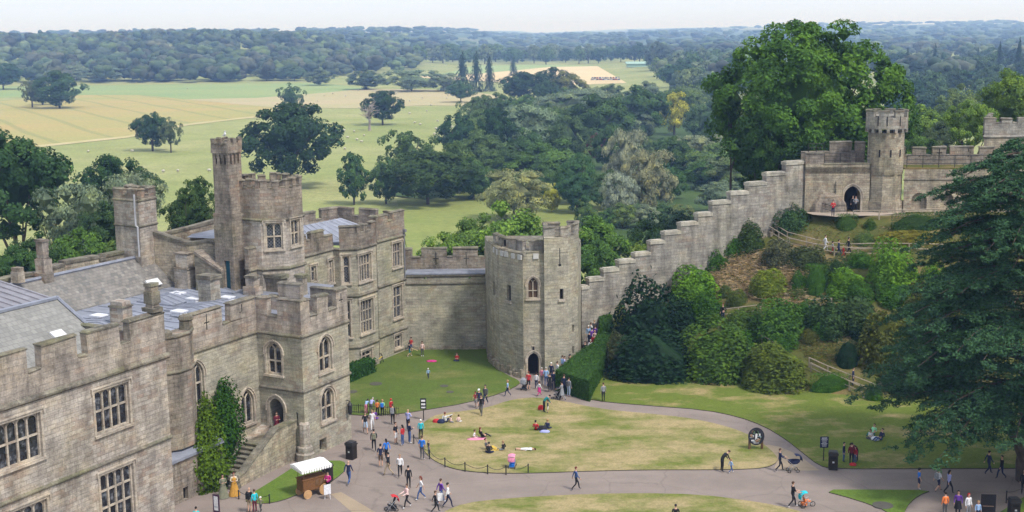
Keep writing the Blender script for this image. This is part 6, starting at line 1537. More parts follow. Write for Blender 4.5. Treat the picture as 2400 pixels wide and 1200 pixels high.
def S(label, kind, x0, x1, y0, y1, col, name='shrub', sy=1.0, group=None):
    p = hit((x0 + x1) / 2, y1 - 2); s = scale_at(p); w_ = (x1 - x0) / s * (1.14 if kind in ('rhodo', 'wild') and y1 > 690 else 1.0); p = p + np.array([0, 1, 0]) * w_ * .40 * sy; z0 = max(0, float(mound_z(p[0], p[1])))
    zt2 = float(DY((x0 + x1) / 2, y0, p[1])[2]); lowz = hit((x0 + x1) / 2, y1 - 2)[2]; zb = min(z0, lowz) - .1
    h_ = max(.6, zt2 - zb); rng = random.Random(int(x0 * 3 + y0)); o = bpy.data.objects.new(name, SH[kind][rng.randrange(len(SH[kind]))]); COL.objects.link(o); o.location = (p[0], p[1], zb); tag(o, label, 'shrub' if name != 'hedge' else 'hedge', group); o.scale = (w_ * 1.04, w_ * sy, h_ / .95); o.rotation_euler.z = rng.choice((0, .5, 1.2, 2.2)) if sy == 1 else 0
    k = 1.45 * rng.uniform(.9, 1.1); o.color = (col[0] * k, col[1] * k, col[2] * k, 1); return o
GD, GM, GB, GY, GO, GH = (.013, .033, .008), (.030, .078, .009), (.062, .132, .011), (.10, .135, .018), (.052, .062, .012), (.009, .026, .010)
S('dark holly mass, the largest shrub against the stepped wall', 'wild', 1445, 1610, 655, 870, GH, sy=.8)
S('lower dark shrub bank at the lawn edge left of the big domed rhododendron', 'wild', 1440, 1640, 760, 905, GH, sy=.7)
S('grey-green feathery shrub leaning on the stepped wall', 'wild', 1512, 1596, 596, 690, (.045, .065, .035))
S('grey-leaved shrub just below the feathery shrub by the wall', 'wild', 1500, 1565, 640, 720, (.05, .07, .035))
S('bright green domed shrub at the left edge of the dry slope', 'rhodo', 1578, 1695, 618, 730, GB)
S('dark upright shrub under the bright green dome', 'wild', 1622, 1694, 674, 775, GM)
S('small ferny tuft shrub at the foot of the dry slope, left', 'fern', 1684, 1722, 668, 702, (.06, .085, .02))
S('small ferny tuft shrub at the foot of the dry slope, right', 'fern', 1706, 1758, 680, 722, (.06, .085, .02))
S('yellow-green spiky shrub in the middle of the dry slope', 'fern', 1762, 1856, 632, 706, GY)
S('low spiky shrub beside the clipped column', 'fern', 1842, 1902, 676, 708, (.06, .09, .02))
S('tall clipped rounded column shrub', 'clip', 1884, 1952, 608, 698, GM)
S('round clipped shrub right of the tall clipped column', 'dome', 1934, 2002, 598, 664, (.022, .045, .012))
S('light green layered shrub below the round clipped shrub', 'rhodo', 1936, 2046, 628, 700, GB)
S('flat dark shrub under the mid path fence', 'dome', 1985, 2065, 588, 632, GM)
S('tall leafy bright green shrub in front of the mid path', 'rhodo', 2036, 2170, 562, 690, GB)
S('wild greyish-brown shrub below the upper path', 'wild', 1790, 1880, 552, 630, (.06, .068, .035))
S('tangled dark green shrub below the white-coated visitor', 'wild', 1850, 1952, 568, 642, (.04, .055, .02))
S('ivy-covered shrub against the stepped wall top', 'wild', 1728, 1802, 520, 600, (.03, .055, .014))
S('slim conifer tip shrub by the stepped wall', 'wild', 1728, 1764, 488, 535, GM)
S('rounded dark shrub below the gatehouse railing', 'dome', 1812, 1918, 480, 546, (.026, .055, .02))
S('clipped shrub wedge by the gatehouse path', 'clip', 1956, 2026, 496, 546, (.032, .066, .012))
S('small cone shrub between clipped wedge and long hedge', 'dome', 2026, 2060, 512, 544, (.036, .075, .012))
S('long clipped low hedge under the mound wall', 'clip', 2080, 2225, 492, 546, (.026, .056, .012), name='hedge', sy=.35)
S('pale green shrub above the mid path fence', 'dome', 2008, 2058, 540, 580, (.06, .10, .028))
S('low round shrub above the mid path fence, right', 'dome', 2078, 2135, 548, 580, GM)
S('large domed rhododendron right of the lone woman on the path', 'rhodo', 1778, 1900, 690, 812, (.038, .088, .012))
S('smooth green dome shrub between the lone woman and the large dome', 'rhodo', 1708, 1792, 720, 786, (.05, .092, .014))
S('dark spreading shrub in the middle right of the mound', 'wild', 1896, 2010, 690, 800, (.022, .046, .014))
S('grey-topped dark shrub left of the cedar', 'wild', 1960, 2085, 684, 790, (.03, .055, .018))
S('great domed rhododendron at the lawn edge, widest of the mound', 'rhodo', 1602, 1782, 745, 905, (.042, .082, .011), sy=.85)
S('brown-tinged domed rhododendron at the lawn edge', 'rhodo', 1738, 1904, 804, 926, (.058, .082, .013))
S('clipped dark column shrub above the wooden stair', 'clip', 1958, 2028, 784, 870, GH)
S('olive-dark shrub mass behind the lower cedar boughs', 'wild', 2030, 2160, 706, 880, GO)
S('second olive shrub further right behind the cedar', 'wild', 2130, 2260, 640, 800, GO)
S('dark bush hidden low behind the cedar', 'wild', 2160, 2300, 780, 930, GH)
S('bright leafy bush between mid path and cedar', 'rhodo', 2160, 2230, 610, 690, GB)
S('low hedge along the wooden stair at the lawn', 'clip', 1890, 2015, 868, 925, GM, name='hedge', sy=.35)
S('small bush at the foot of the wooden stair', 'dome', 2030, 2075, 900, 945, GM)
S('yellow-green shrub strip behind the big clipped hedge', 'wild', 1434, 1476, 715, 830, (.10, .13, .022))
S('dark shrub at the mound foot behind the hedge', 'wild', 1420, 1480, 780, 880, (.05, .06, .025))
S('yellow-flowered low shrub by the long clipped hedge', 'fern', 2060, 2230, 540, 575, (.14, .13, .02), sy=.4)
S('dark undergrowth shrub between the holly mass and the great domed rhododendron', 'wild', 1560, 1650, 700, 800, GH)
S('dark shrub filling the gap under the smooth green dome', 'wild', 1690, 1790, 765, 830, GM)
S('dark shrub between the two large domes of the slope', 'wild', 1860, 1930, 700, 770, GM)
S('low green shrub between clipped column and tall leafy shrub', 'rhodo', 1990, 2060, 660, 720, GM)
S('dark undergrowth shrub above the clipped dark column', 'wild', 1990, 2070, 745, 810, GH)
S('green shrub below the large domed rhododendron', 'rhodo', 1800, 1880, 770, 830, GM)
S('small rusty shrub on the open rough slope', 'fern', 1880, 1930, 770, 810, (.075, .085, .02))
S('shrub shadowing the foot of the dry slope by the holly', 'wild', 1640, 1710, 700, 760, GM)
S('dark shrub beneath the cedar by the timber steps', 'wild', 2070, 2180, 850, 930, GH)
S('dark ivy shrub low against the stepped wall above the dry slope', 'wild', 1640, 1720, 575, 640, GM)
S('dark green shrub against the stepped wall beside the rounded ivy shrub', 'wild', 1690, 1750, 545, 610, GM)
S('mid green dome shrub between the spiky shrub and the tangled shrub', 'rhodo', 1850, 1900, 636, 690, GM)
S('leafy green shrub above the sloping wooden rail', 'rhodo', 1900, 1965, 735, 800, GM)
S('rounded green shrub under the tall leafy shrub by the cedar', 'rhodo', 2060, 2150, 660, 730, GM)
def hedge_box():
    l_px = [(1302, 868), (1350, 828), (1390, 803), (1407, 768), (1404, 727)]; r_px = [(1381, 893), (1402, 850), (1422, 806), (1437, 770), (1432, 727)]; zt_ = [1.9, 2.1, 2.5, 3.2, 3.9]
    Lp = [G(x, y, z) for (x, y), z in zip(l_px, zt_)]; Rp = [G(x, y, z) for (x, y), z in zip(r_px, zt_)]
    rng = np.random.default_rng(3); P, Nn = [], []
    def quad(a, b, c, d_, n):
        nn = np.cross(b - a, d_ - a); nn /= np.linalg.norm(nn); u, v = rng.random((n, 1)), rng.random((n, 1)); P.append(a + (b - a) * u * (1 - v) + (d_ - a) * v * (1 - u) + (c - a) * u * v + rng.normal(0, .06, (n, 3))); Nn.append(np.tile(nn, (n, 1)))
    dn = np.array([0, 0, -2.3]); ev, ef = [], []
    for i in range(4):
        a, b, c, d_ = Lp[i], Rp[i], Rp[i + 1], Lp[i + 1]
        quad(a, b, c, d_, 1500); quad(b, b + dn, c + dn, c, 1100); quad(d_, d_ + dn, a + dn, a, 900)
        for q in ((a, b, c, d_), (b, b + dn, c + dn, c), (d_, d_ + dn, a + dn, a)):
            k = len(ev); ev += [p - np.array([0, 0, .08]) for p in q]; ef.append((k, k + 1, k + 2, k + 3))
    a, b = Lp[0], Rp[0]; quad(a, a + dn, b + dn, b, 1600); k = len(ev); ev += [a, a + dn, b + dn, b]; ef.append((k, k + 1, k + 2, k + 3))
    me = leaf_mesh('foliage', np.concatenate(P), np.concatenate(Nn), .17, rng, FOL, .5, .6, (np.array(ev), ef)); o = bpy.data.objects.new('hedge', me); COL.objects.link(o); tag(o, 'tall clipped dark green hedge curving beside the queue', 'hedge'); o.color = (.042, .10, .018, 1)
hedge_box()
def hedge_plan(label, q, z0, z1, col, seed=5):
    rng = np.random.default_rng(seed); P, Nn, ev, ef = [], [], [], []; b = [np.array([*p, z0]) for p in q]; t = [np.array([*p, z1]) for p in q]; ctr = sum(t) / 4
    fs = [(t[0], t[1], t[2], t[3])] + [(b[i], b[(i + 1) % 4], t[(i + 1) % 4], t[i]) for i in range(4)]
    for a, b_, c, d_ in fs:
        nn = np.cross(b_ - a, d_ - a); ar = np.linalg.norm(nn); nn = nn / ar; n = int(ar * 130); u, v = rng.random((n, 1)), rng.random((n, 1)); P.append(a + (b_ - a) * u + (d_ - a) * v + rng.normal(0, .07, (n, 3))); Nn.append(np.tile(nn, (n, 1))); k = len(ev); ev += [p + (ctr - p) * .05 for p in (a, b_, c, d_)]; ef.append((k, k + 1, k + 2, k + 3))
    me = leaf_mesh('hedge', np.concatenate(P), np.concatenate(Nn), .2, rng, FOL, .55, .6, (np.array(ev), ef)); o = bpy.data.objects.new('hedge', me); COL.objects.link(o); o.color = (*col, 1); tag(o, label, 'hedge')
hedge_plan('dark clipped block hedge below the bay window', [L(-10.7, 19.0), L(-9.5, 19.0), L(-9.5, 23.6), L(-10.7, 23.6)], 0, 1.35, (.03, .085, .015))
# ramp beside the gate tower where the queue climbs
lp = [(3.0, 115.2), (5.6, 116.2), (6.5, 118.4), (7.0, 121), (7.2, 124.4)]; rp_ = [(4.6, 113.6), (7.2, 115.2), (9.0, 118.2), (9.6, 121), (10.2, 124.4)]; zz_ = [.02, .3, .75, 1.25, 1.8]
m_ = MB()
for i in range(4):
    m_.face([(*lp[i], zz_[i]), (*rp_[i], zz_[i]), (*rp_[i + 1], zz_[i + 1]), (*lp[i + 1], zz_[i + 1])]); m_.face([(*lp[i], -.05), (*lp[i], zz_[i]), (*lp[i + 1], zz_[i + 1]), (*lp[i + 1], -.05)])
tag(m_.build('path', TARMAC), kind='structure')
def ramp_z(y): return float(np.interp(y, [115.2, 116.2, 118.4, 121, 124.4], zz_))
# climbing ivy by the steps
def ivy(label, blobs, col, leaf=.2, seed=1, dens=90):
    rng = np.random.default_rng(seed); P, Nn, ev, ef = [], [], [], []
    for n_, d_, z_, sn, sd, sz in blobs:
        k = int(dens * (sn + sd) * sz * 3); q = sph(rng, k); q = q * (1 - .2 * rng.random((k, 1)) ** 2); c2 = L(n_, d_); bumpy = 1 + .16 * np.sin(q[:, 2] * 9 + q[:, 0] * 7)[:, None]
        loc_ = q * bumpy * np.array([sn, sd, sz]); P.append(np.stack([c2[0] + loc_[:, 0] * N2[0] + loc_[:, 1] * D2[0], c2[1] + loc_[:, 0] * N2[1] + loc_[:, 1] * D2[1], np.maximum(.05, z_ + loc_[:, 2])], 1))
        Nn.append(np.stack([q[:, 0] * N2[0] + q[:, 1] * D2[0], q[:, 0] * N2[1] + q[:, 1] * D2[1], q[:, 2] * .5 + .3], 1))
        v, f = octa(np.zeros(3), .85); v = v * np.array([sn, sd, sz]); k0 = len(ev); ev += [(c2[0] + a * N2[0] + b * D2[0], c2[1] + a * N2[1] + b * D2[1], max(0, z_ + c)) for a, b, c in v]; ef += [tuple(i + k0 for i in t) for t in f]
    me = leaf_mesh('foliage', np.concatenate(P), np.concatenate(Nn), leaf, rng, FOL, .45, .75, (np.array(ev), ef)); o = bpy.data.objects.new('climbing_ivy', me); COL.objects.link(o); tag(o, label, 'climbing plant'); o.color = (*col, 1)
ivy('tall dark green ivy column climbing the wall beside the steps', [(-3.75, -4.3, 3.0, .85, 1.55, 3.7), (-3.5, -5.6, 2.4, .85, 1.3, 3.2), (-3.95, -4.4, 5.3, .5, .9, 1.6)], (.032, .088, .010), seed=2)
ivy('yellow-green ivy mass spreading left of the dark ivy column', [(-3.2, -7.1, 2.6, .95, 1.3, 3.1), (-3.8, -6.5, 4.6, .6, .9, 1.8), (-2.3, -8.4, 1.8, .8, 1.2, 2.3), (-1.9, -7.6, 1.2, .7, 1.2, 1.7), (-3.0, -7.9, 3.2, .9, 1.1, 1.9)], (.075, .13, .010), seed=3)
# dry straw on the open slopes: nobody could count the blades
def straw(name, label, px_poly, n, h_, cols, seed):
    rng = np.random.default_rng(seed); V, F, Cc = [], [], []; xs = [p[0] for p in px_poly]; ys = [p[1] for p in px_poly]
    def inside(x, y):
        c = False; j = len(px_poly) - 1
        for i in range(len(px_poly)):
            (xi, yi), (xj, yj) = px_poly[i], px_poly[j]
            if (yi > y) != (yj > y) and x < (xj - xi) * (y - yi) / (yj - yi) + xi: c = not c
            j = i
        return c
    k = 0
    while k < n:
        x, y = rng.uniform(min(xs), max(xs)), rng.uniform(min(ys), max(ys))
        if not inside(x, y): continue
        p = hit(x, y); hh = h_ * rng.uniform(.5, 1.3); a = rng.uniform(0, 6.28); lean = np.array([cos(a) * .7, sin(a) * .6 - .5, rng.uniform(.15, .5)]) * hh; s_ = np.array([-sin(a), cos(a), 0]) * rng.uniform(.02, .05)
        b = len(V); V += [p - s_, p + s_, p + lean * .6 + s_ * .6, p + lean + np.array([0, 0, -.12 * hh])]; F.append((b, b + 1, b + 2, b + 3)); cc = cols[rng.integers(len(cols))]; Cc += [(*(np.array(cc) * rng.uniform(.75, 1.25)), 1)] * 4; k += 1
    me = bpy.data.meshes.new(name); me.from_pydata([tuple(v) for v in V], [], F); ca = me.color_attributes.new('leaf', 'FLOAT_COLOR', 'POINT'); ca.data.foreach_set('color', np.array(Cc, dtype=np.float32).ravel()); me.materials.append(FOL)
    o = bpy.data.objects.new(name, me); COL.objects.link(o); o.color = (1, 1, 1, 1); tag(o, label, 'grass', kind='stuff')
STR = [(.46, .35, .22), (.38, .28, .165), (.52, .41, .27), (.24, .20, .085)]; STG = [(.10, .12, .02), (.16, .14, .04), (.22, .15, .07), (.07, .10, .02)]
straw('dry_grass', 'long bleached dry grass lying over the open slope below the stepped wall', [(1640, 630), (1740, 580), (1860, 600), (1900, 660), (1880, 720), (1760, 700), (1700, 690)], 5200, 1.0, STR, 1)
straw('dry_grass', 'rusty dry grass on the bank between gatehouse and mid path', [(1830, 545), (1960, 520), (2250, 545), (2250, 600), (2000, 590), (1900, 580)], 1500, .5, STR[1:2] + STG + STG, 2)
straw('rough_grass', 'rough green and brown grass on the slope above the wooden stair', [(1850, 800), (1890, 760), (1960, 780), (1960, 860), (1930, 870), (1900, 850)], 1500, .5, STG, 3)
straw('rough_grass', 'rough green grass at the foot of the stepped wall', [(1440, 740), (1600, 640), (1760, 560), (1800, 580), (1650, 640), (1480, 760)], 1500, .5, STG, 4)
# ------------------------------------------------------------------ the cedar on the right
def cedar():
    b0 = G(2415, 1128); e = empty('cedar_tree', b0, 'huge dark layered cedar filling the right side of the view', 'tree'); rng = np.random.default_rng(21); rn = random.Random(21)
    H_ = float(DY(2415, 322, b0[1])[2]); m_ = MB()
    m_.tube([(0, 0, -.2), (-.3, 0, 1.5), (-.5, .3, 6), (.2, .5, 14), (.3, .5, H_ - 1)], [1.0, .8, .66, .45, .08], 10)
    m_.tube([(-.2, -.1, 1.0), (-1.2, -.4, 3.0), (-2.6, -.8, 5.2), (-4.4, -1.2, 6.6), (-7, -1.6, 7.2)], [.5, .42, .34, .24, .1], 8)
    P, Nn, Sz = [], [], []
    nb = 170
    for i in range(nb):
        t = (i + rn.random()) / nb; z = 5.2 + (H_ - 5.4) * t; a = rn.uniform(0, 6.28) if i % 5 else rn.uniform(2.4, 4.1)
        Lb = float(np.interp(z, [3, 6, 10, 14, 18, 22, H_], [12.0, 12.8, 11.6, 10.4, 9.2, 7.6, 2.5])) * rn.uniform(.72, 1.05); d = np.array([cos(a), sin(a), 0]); sd = np.array([-sin(a), cos(a), 0]); rise = rn.uniform(.02, .16)
        def pt(s): return np.array([.0, .3, z]) + d * (Lb * s) + np.array([0, 0, Lb * (rise * s - .26 * s ** 3)])
        m_.tube([pt(s) for s in (0, .25, .5, .75, .95)], [.16 * (1.25 - t), .11 * (1.25 - t), .07, .045, .02], 5)
        nsub = int(7 + Lb * 1.1)
        for k in range(nsub):                            # side sprays
            s = .22 + .78 * (k + rn.random()) / nsub; sg = rn.choice((-1, 1)); ls = Lb * .34 * (1.12 - s) * rn.uniform(.6, 1.3) + .5; c0 = pt(s); dr = sd * sg * .85 + d * .55; n = int(34 + ls * 32)
            q = rng.random(n) ** .8; w_ = (.16 + .35 * q * (1.1 - q)) * ls
            p = c0 + dr * (q * ls)[:, None] + np.cross(dr, (0, 0, 1))[None] * (rng.normal(0, .6, n) * w_)[:, None]; p[:, 2] += -.22 * ls * q ** 2 + rng.normal(0, .07, n)
            P.append(p); Nn.append(np.tile(np.array([0, -.1, 1.0]) + dr * .25, (n, 1)))
    m_.build('trunk', BARK, e, local=True); P = np.concatenate(P); me = leaf_mesh('foliage', P, np.concatenate(Nn), .25, rng, FOLC, .5, .36)
    o = bpy.data.objects.new('foliage', me); COL.objects.link(o); o.parent = e; o.color = (.036, .086, .038, 1); print('cedar leaves', len(P))
cedar()
# ------------------------------------------------------------------ wooden fences and steps on the mound
WOOD = plain('weathered_fence_wood', (.30, .25, .19), .9, .2); WOODD = plain('brown_timber', (.13, .072, .035), .7, .3, nscale=6)
def mfence(label, pts, h=1.0, rails=(.45, .98), z=None): return railing('wooden_fence', [(lambda p: (p[0], p[1], p[2] - .02))(hit(x, y + 20)) for x, y in pts], label, h, 2.3, rails, .05, WOOD, 'fence')
mfence('pale wooden fence on the outer side of the upper mound path', [(1797, 516), (1845, 545), (1890, 557), (1932, 568), (1985, 574), (2060, 572), (2130, 573), (2210, 575)])
mfence('pale wooden fence on the lower side of the mid mound path', [(1800, 530), (1850, 560), (1905, 572), (1955, 580), (2010, 583), (2080, 585)])
mfence('wooden handrail under the mound wall', [(2000, 495), (2060, 495), (2120, 494), (2190, 491), (2230, 493)])
mfence('wooden handrail beside the lone woman', [(1688, 728), (1730, 723), (1782, 717)])
mfence('wooden handrail right of the large domed rhododendron', [(1890, 706), (1948, 702)])
mfence('sloping wooden rail of the stair at the lawn', [(1896, 842), (1940, 862), (1990, 882), (2050, 905)])
mfence('lower wooden rail of the stair at the lawn', [(1900, 852), (1945, 874), (1990, 895), (2040, 918)], h=.9)
mfence('short pair of rails on the hidden stair between domes', [(1785, 790), (1800, 797), (1812, 806)])
railing('iron_railing', [hit(x, y) for x, y in ((1870, 492), (1886, 493), (1920, 498), (1950, 506), (1985, 506))], 'black railing on the path before the gatehouse door', 1.05, 1.2, (.5, 1.0), .03)
sheet('path', [(p[0], p[1]) for p in [G(x, y, MZ + .05) for x, y in ((1886, 497), (1905, 503), (1960, 508), (2060, 504), (2120, 500), (2120, 497), (2000, 496.5))]], asphalt('dusty_mound_path', (.33, .27, .22)), MZ + .05)
m_ = MB()
for k in range(6): p = hit(2030 + k * 8, 935 - k * 7); m_.box((p[0] + .5, p[1] + .3, p[2] + .12), (1.6, .35, .2), .4)
tag(m_.build('timber_steps', WOOD), 'short flight of timber steps at the bottom of the mound stair', 'steps')
def person(label, px, py, pose, face, top, bot, hair='b', h=1.72, shoes='dgr', short=False, shorts=False, long=False, gown=None, skirt=None, hat=None, z=None, head=None, at=None, group=None):
    me, hm = POSE[pose]; s_ = h / 1.72
    if at is not None: p = np.array(at, float)
    elif head is not None:                                   # standing on the ramp: located by the head
        zf = z if z is not None else 0
        for _ in range(6):
            p = G(head[0], head[1], zf + h * .97); zf = ramp_z(p[1]) if p[0] > 3 and p[1] > 115 else zf
        p = np.array([p[0], p[1], zf])
    elif z is not None: p = G(px, py, z)
    else: p = hit(px, py)
    if at is None and head is None and z is None: p = p + np.array([0, 0, .085 if p[2] <= 0.02 else 0])
    o = bpy.data.objects.new('person', me); COL.objects.link(o); o.location = tuple(p); o.rotation_euler.z = -radians(face); o.scale = (s_,) * 3
    tag(o, label, 'person', group); T_, B_ = cloth(C[top]), cloth(C[bot])
    for i, m in enumerate((SKIN, T_, B_, cloth(C[shoes]), SKIN if short else T_, SKIN if shorts else B_, DARKE, cloth((.30, .12, .10)))): o.material_slots[i].link = 'OBJECT'; o.material_slots[i].material = m
    def sub(name, mesh, mt):
        c = bpy.data.objects.new(name, mesh); COL.objects.link(c); c.parent = o; c.material_slots[0].link = 'OBJECT'; c.material_slots[0].material = mt; return c
    if HR[hair] is not None: sub('hair', hm[1 if long else 0], cloth(HR[hair]))
    if gown: sub('gown', GOWN, cloth(C[gown]))
    if skirt: sub('skirt', SKIRT, cloth(C[skirt]))
    if hat: sub('hat', CAPM, cloth(C[hat]))
    return o
def bagmesh():
    m_ = MB(); bm = [(.0, .0)]; m_.prism([(-.15, -.1), (-.12, -.16), (.12, -.16), (.15, -.1), (.15, .0), (-.15, .0)], 1.0, 1.4); m_.prism([(-.1, -.2), (.1, -.2), (.1, -.161), (-.1, -.161)], 1.03, 1.2)
    for x in (-.11, .11): m_.tube([(x, -.0, 1.38), (x, .06, 1.45), (x, .13, 1.36), (x, .12, 1.15), (x, -.0, 1.03)], .018, 5)
    o = m_.build('backpack', SKIN); me = o.data; bpy.data.objects.remove(o); return me
BAG = bagmesh()
def backpack(p, col, label):
    o = bpy.data.objects.new('backpack', BAG); COL.objects.link(o); f = p.rotation_euler.z; o.location = tuple(Vector(p.location) + Vector((sin(f) * .115, -cos(f) * .115, 0)) * p.scale[0]); o.rotation_euler.z = f; o.scale = p.scale; o.material_slots[0].link = 'OBJECT'; o.material_slots[0].material = cloth(C[col]); tag(o, label, 'backpack')
X = person
# around the porch and the crossing
X('man in black t-shirt and light blue shorts walking towards the viewer', 857, 1018, 'walk', 165, 'blk', 'ljn', 'b', 1.78, short=True, shorts=True, shoes='brn')
X('woman in white top and trousers with a navy jacket over her arm', 873, 1010, 'walk2', 170, 'wht', 'wht', 'l', 1.66, short=True)
p = X('person in black hooded top seen from behind with a grey daypack', 921, 997, 'stand', 10, 'blk', 'blk', 'b'); backpack(p, 'gry', 'grey daypack on the back of the person in black near the fence')
X('bald man in lilac shirt reading a leaflet', 957, 1011, 'phone', 30, 'lil', 'nav', 'n', 1.78)
X('man in black vest and white shorts standing in the group', 928, 1043, 'stand', 120, 'blk', 'wht', 'b', 1.76, short=True, shorts=True)
X('woman in red vest and dark jeans facing the black vest man', 944, 1046, 'hip', 300, 'red', 'jean', 'k', 1.64, long=True, shoes='wht')
X('man in navy jacket and blue jeans beside the lilac shirt man', 960, 1041, 'phone', 60, 'nav', 'jean', 'b', 1.76, shoes='wht')
X('person in turquoise hooded jacket from behind at the lawn edge', 987, 1032, 'stand', 5, 'turq', 'blk', 'w', 1.62)
X('stout man in bright blue t-shirt at the chain fence', 990, 1079, 'stand', 20, 'blu', 'dgr', 'b', 1.84, short=True, shoes='wht')
X('small child in grey leaning on the chain fence', 1005, 1068, 'kid', 60, 'dgr', 'gry', 'l', 1.15, short=True)
p = X('man in black walking away with a khaki rucksack', 877, 1059, 'walk', 350, 'blk', 'blk', 'k', 1.72); backpack(p, 'oli', 'khaki rucksack on the man in black walking away')
X('man in navy polo and brown shorts from behind', 893, 1097, 'stand', 0, 'nav', 'brn', 'k', 1.76, short=True, shorts=True, shoes='wht')
X('woman in bright blue jacket with long dark hair', 906, 1081, 'walk2', 330, 'blu', 'blk', 'k', 1.66, long=True)
X('man in black gilet and khaki trousers striding left', 911, 1117, 'walk', 285, 'blk', 'kha', 'k', 1.74, shoes='brn')
X('woman in white blouse and black leggings walking towards the viewer', 938, 1120, 'walk2', 175, 'wht', 'blk', 'l', 1.68)
X('woman all in black with a red belt from behind', 958, 1147, 'stand', 10, 'blk', 'blk', 'k', 1.66)
X('woman in white t-shirt and blue jeans walking left', 987, 1174, 'walk', 260, 'wht', 'jean', 'r', 1.68, short=True, long=True, shoes='wht')
X('woman in pale pink cardigan holding the red pushchair', 955, 1193, 'push', 240, 'lpk', 'blk', 'b', 1.68, shoes='wht')
X('man in purple checked shirt and jeans walking right', 1034, 1183, 'walk', 60, 'pur', 'jean', 'b', 1.76, shoes='wht')
X('man in white shirt and dark jeans walking right', 1050, 1193, 'walk2', 70, 'wht', 'nav', 'k', 1.76)
X('boy in black carrying a white carrier bag', 1021, 1204, 'walk', 80, 'blk', 'blk', 'b', 1.5)
X('man in navy jumper and blue jeans by the porch corner', 818, 1138, 'walk', 20, 'nav', 'jean', 'n', 1.78, shoes='gry')
# at the little iron fence
X('girl in pale blue top leaning over the iron fence', 858, 972, 'bend', 20, 'lbl', 'pnk', 'k', 1.4, long=True)
X('man in lilac-blue shirt bending at the iron fence', 870, 974, 'bend', 15, 'lil', 'dgr', 'g', 1.6)
X('woman in purple sitting below the iron fence', 877, 984, 'cross', 160, 'pur', 'pur', 'k', 1.6)
X('child in orange top at the iron fence', 885, 976, 'kid', 0, 'org', 'blk', 'b', 1.35, short=True)
p = X('child in mint green top with a blue bag at the iron fence', 897, 977, 'kid', 10, 'grn', 'blk', 'l', 1.4, short=True); backpack(p, 'blu', 'blue bag on the child in mint green')
X('child in red at the right end of the iron fence', 917, 972, 'kid', 320, 'red', 'red', 'rc', 1.3)
# green lawn
X('boy in red shirt and blue shorts by the bay range corner', 964, 827, 'kid', 200, 'red', 'jean', 'b', 1.5, short=True, shorts=True)
X('boy in navy top and teal shorts swinging a toy sword', 960, 838, 'kidwalk', 60, 'nav', 'teal', 'k', 1.4, shorts=True, shoes='wht')
X('girl in pink and white top on the green lawn by the wall', 990, 837, 'kid', 190, 'lpk', 'dgr', 'b', 1.5, short=True, long=True, shoes='wht')
X('boy in red crouching on the green lawn', 1071, 848, 'kidsit', 190, 'red', 'nav', 'b', 1.5)
X('toddler in blue with white sun hat alone on the green lawn', 1004, 890, 'kidwalk', 190, 'lbl', 'nav', 'w', 1.0, hat='wht')
# on the path to the gate tower
X('child in red with red cap on the path', 1115, 955, 'kidwalk', 200, 'red', 'gry', 'b', 1.3, short=True, shorts=True, hat='red')
X('man in navy with a white cap on the path', 1123, 960, 'walk', 190, 'nav', 'gry', 'b', 1.72, shorts=True, hat='wht')
X('man in dark coat walking on the path', 1138, 951, 'walk2', 200, 'dgr', 'nav', 'k', 1.76)
X('man in black t-shirt and grey trousers on the central lawn edge', 1128, 975, 'walk', 190, 'blk', 'dgr', 'k', 1.74, short=True)
X('fair-haired child in blue running along the path', 1190, 931, 'kidwalk', 280, 'lbl', 'nav', 'l', 1.45, short=True)
# central lawn
p = X('person in teal bending to a child on the central lawn', 1275, 968, 'bend', 70, 'teal', 'blk', 'k', 1.7); X('small child in navy and white being tended on the central lawn', 1284, 970, 'kid', 270, 'nav', 'wht', 'b', 1.1, shorts=True)
X('man in bright red t-shirt sitting on the central lawn', 1257, 1012, 'sit', 20, 'red', 'blk', 'k', 1.74, short=True)
X('fair boy in navy sitting beside the red t-shirt man', 1283, 1008, 'kidsit', 20, 'nav', 'nav', 'l', 1.5)
X('child in white on a pink blanket', 1112, 1029, 'kidsit', 100, 'wht', 'lpk', 'b', 1.25)
X('woman in black sitting beside the pink blanket', 1130, 1029, 'sit', 60, 'blk', 'blk', 'r', 1.68, long=True)
X('woman in black sitting with her back turned on the central lawn', 1146, 1066, 'cross', 10, 'blk', 'nav', 'k', 1.7)
X('grey-shirted man sitting behind the woman in black', 1143, 1057, 'sit', 100, 'dgr', 'yel', 'b', 1.72, short=True)
X('fair child in black sitting alone on the central lawn', 1180, 1058, 'kidsit', 310, 'blk', 'gry', 'l', 1.4)
X('person in white lying asleep on the central lawn', 1232, 1058, 'lie', 95, 'wht', 'wht', 'b', 1.6, shorts=True)
X('woman in white pointing from her seat at the path edge', 1044, 993, 'point', 20, 'wht', 'nav', 'r', 1.7)
X('toddler in pink sitting next to the pointing woman', 1056, 993, 'kidsit', 60, 'lpk', 'gry', 'b', 1.15)
X('little girl in white sitting apart from the pointing woman', 1075, 992, 'kidsit', 20, 'lpk', 'wht', 'b', 1.15)
X('woman in denim jacket walking alone on the lower path', 1350, 1151, 'walk', 80, 'jean', 'blk', 'r', 1.68)
X('dark-haired person cut by the bottom edge', 1583, 1244, 'stand', 0, 'blk', 'blk', 'k', 1.7)
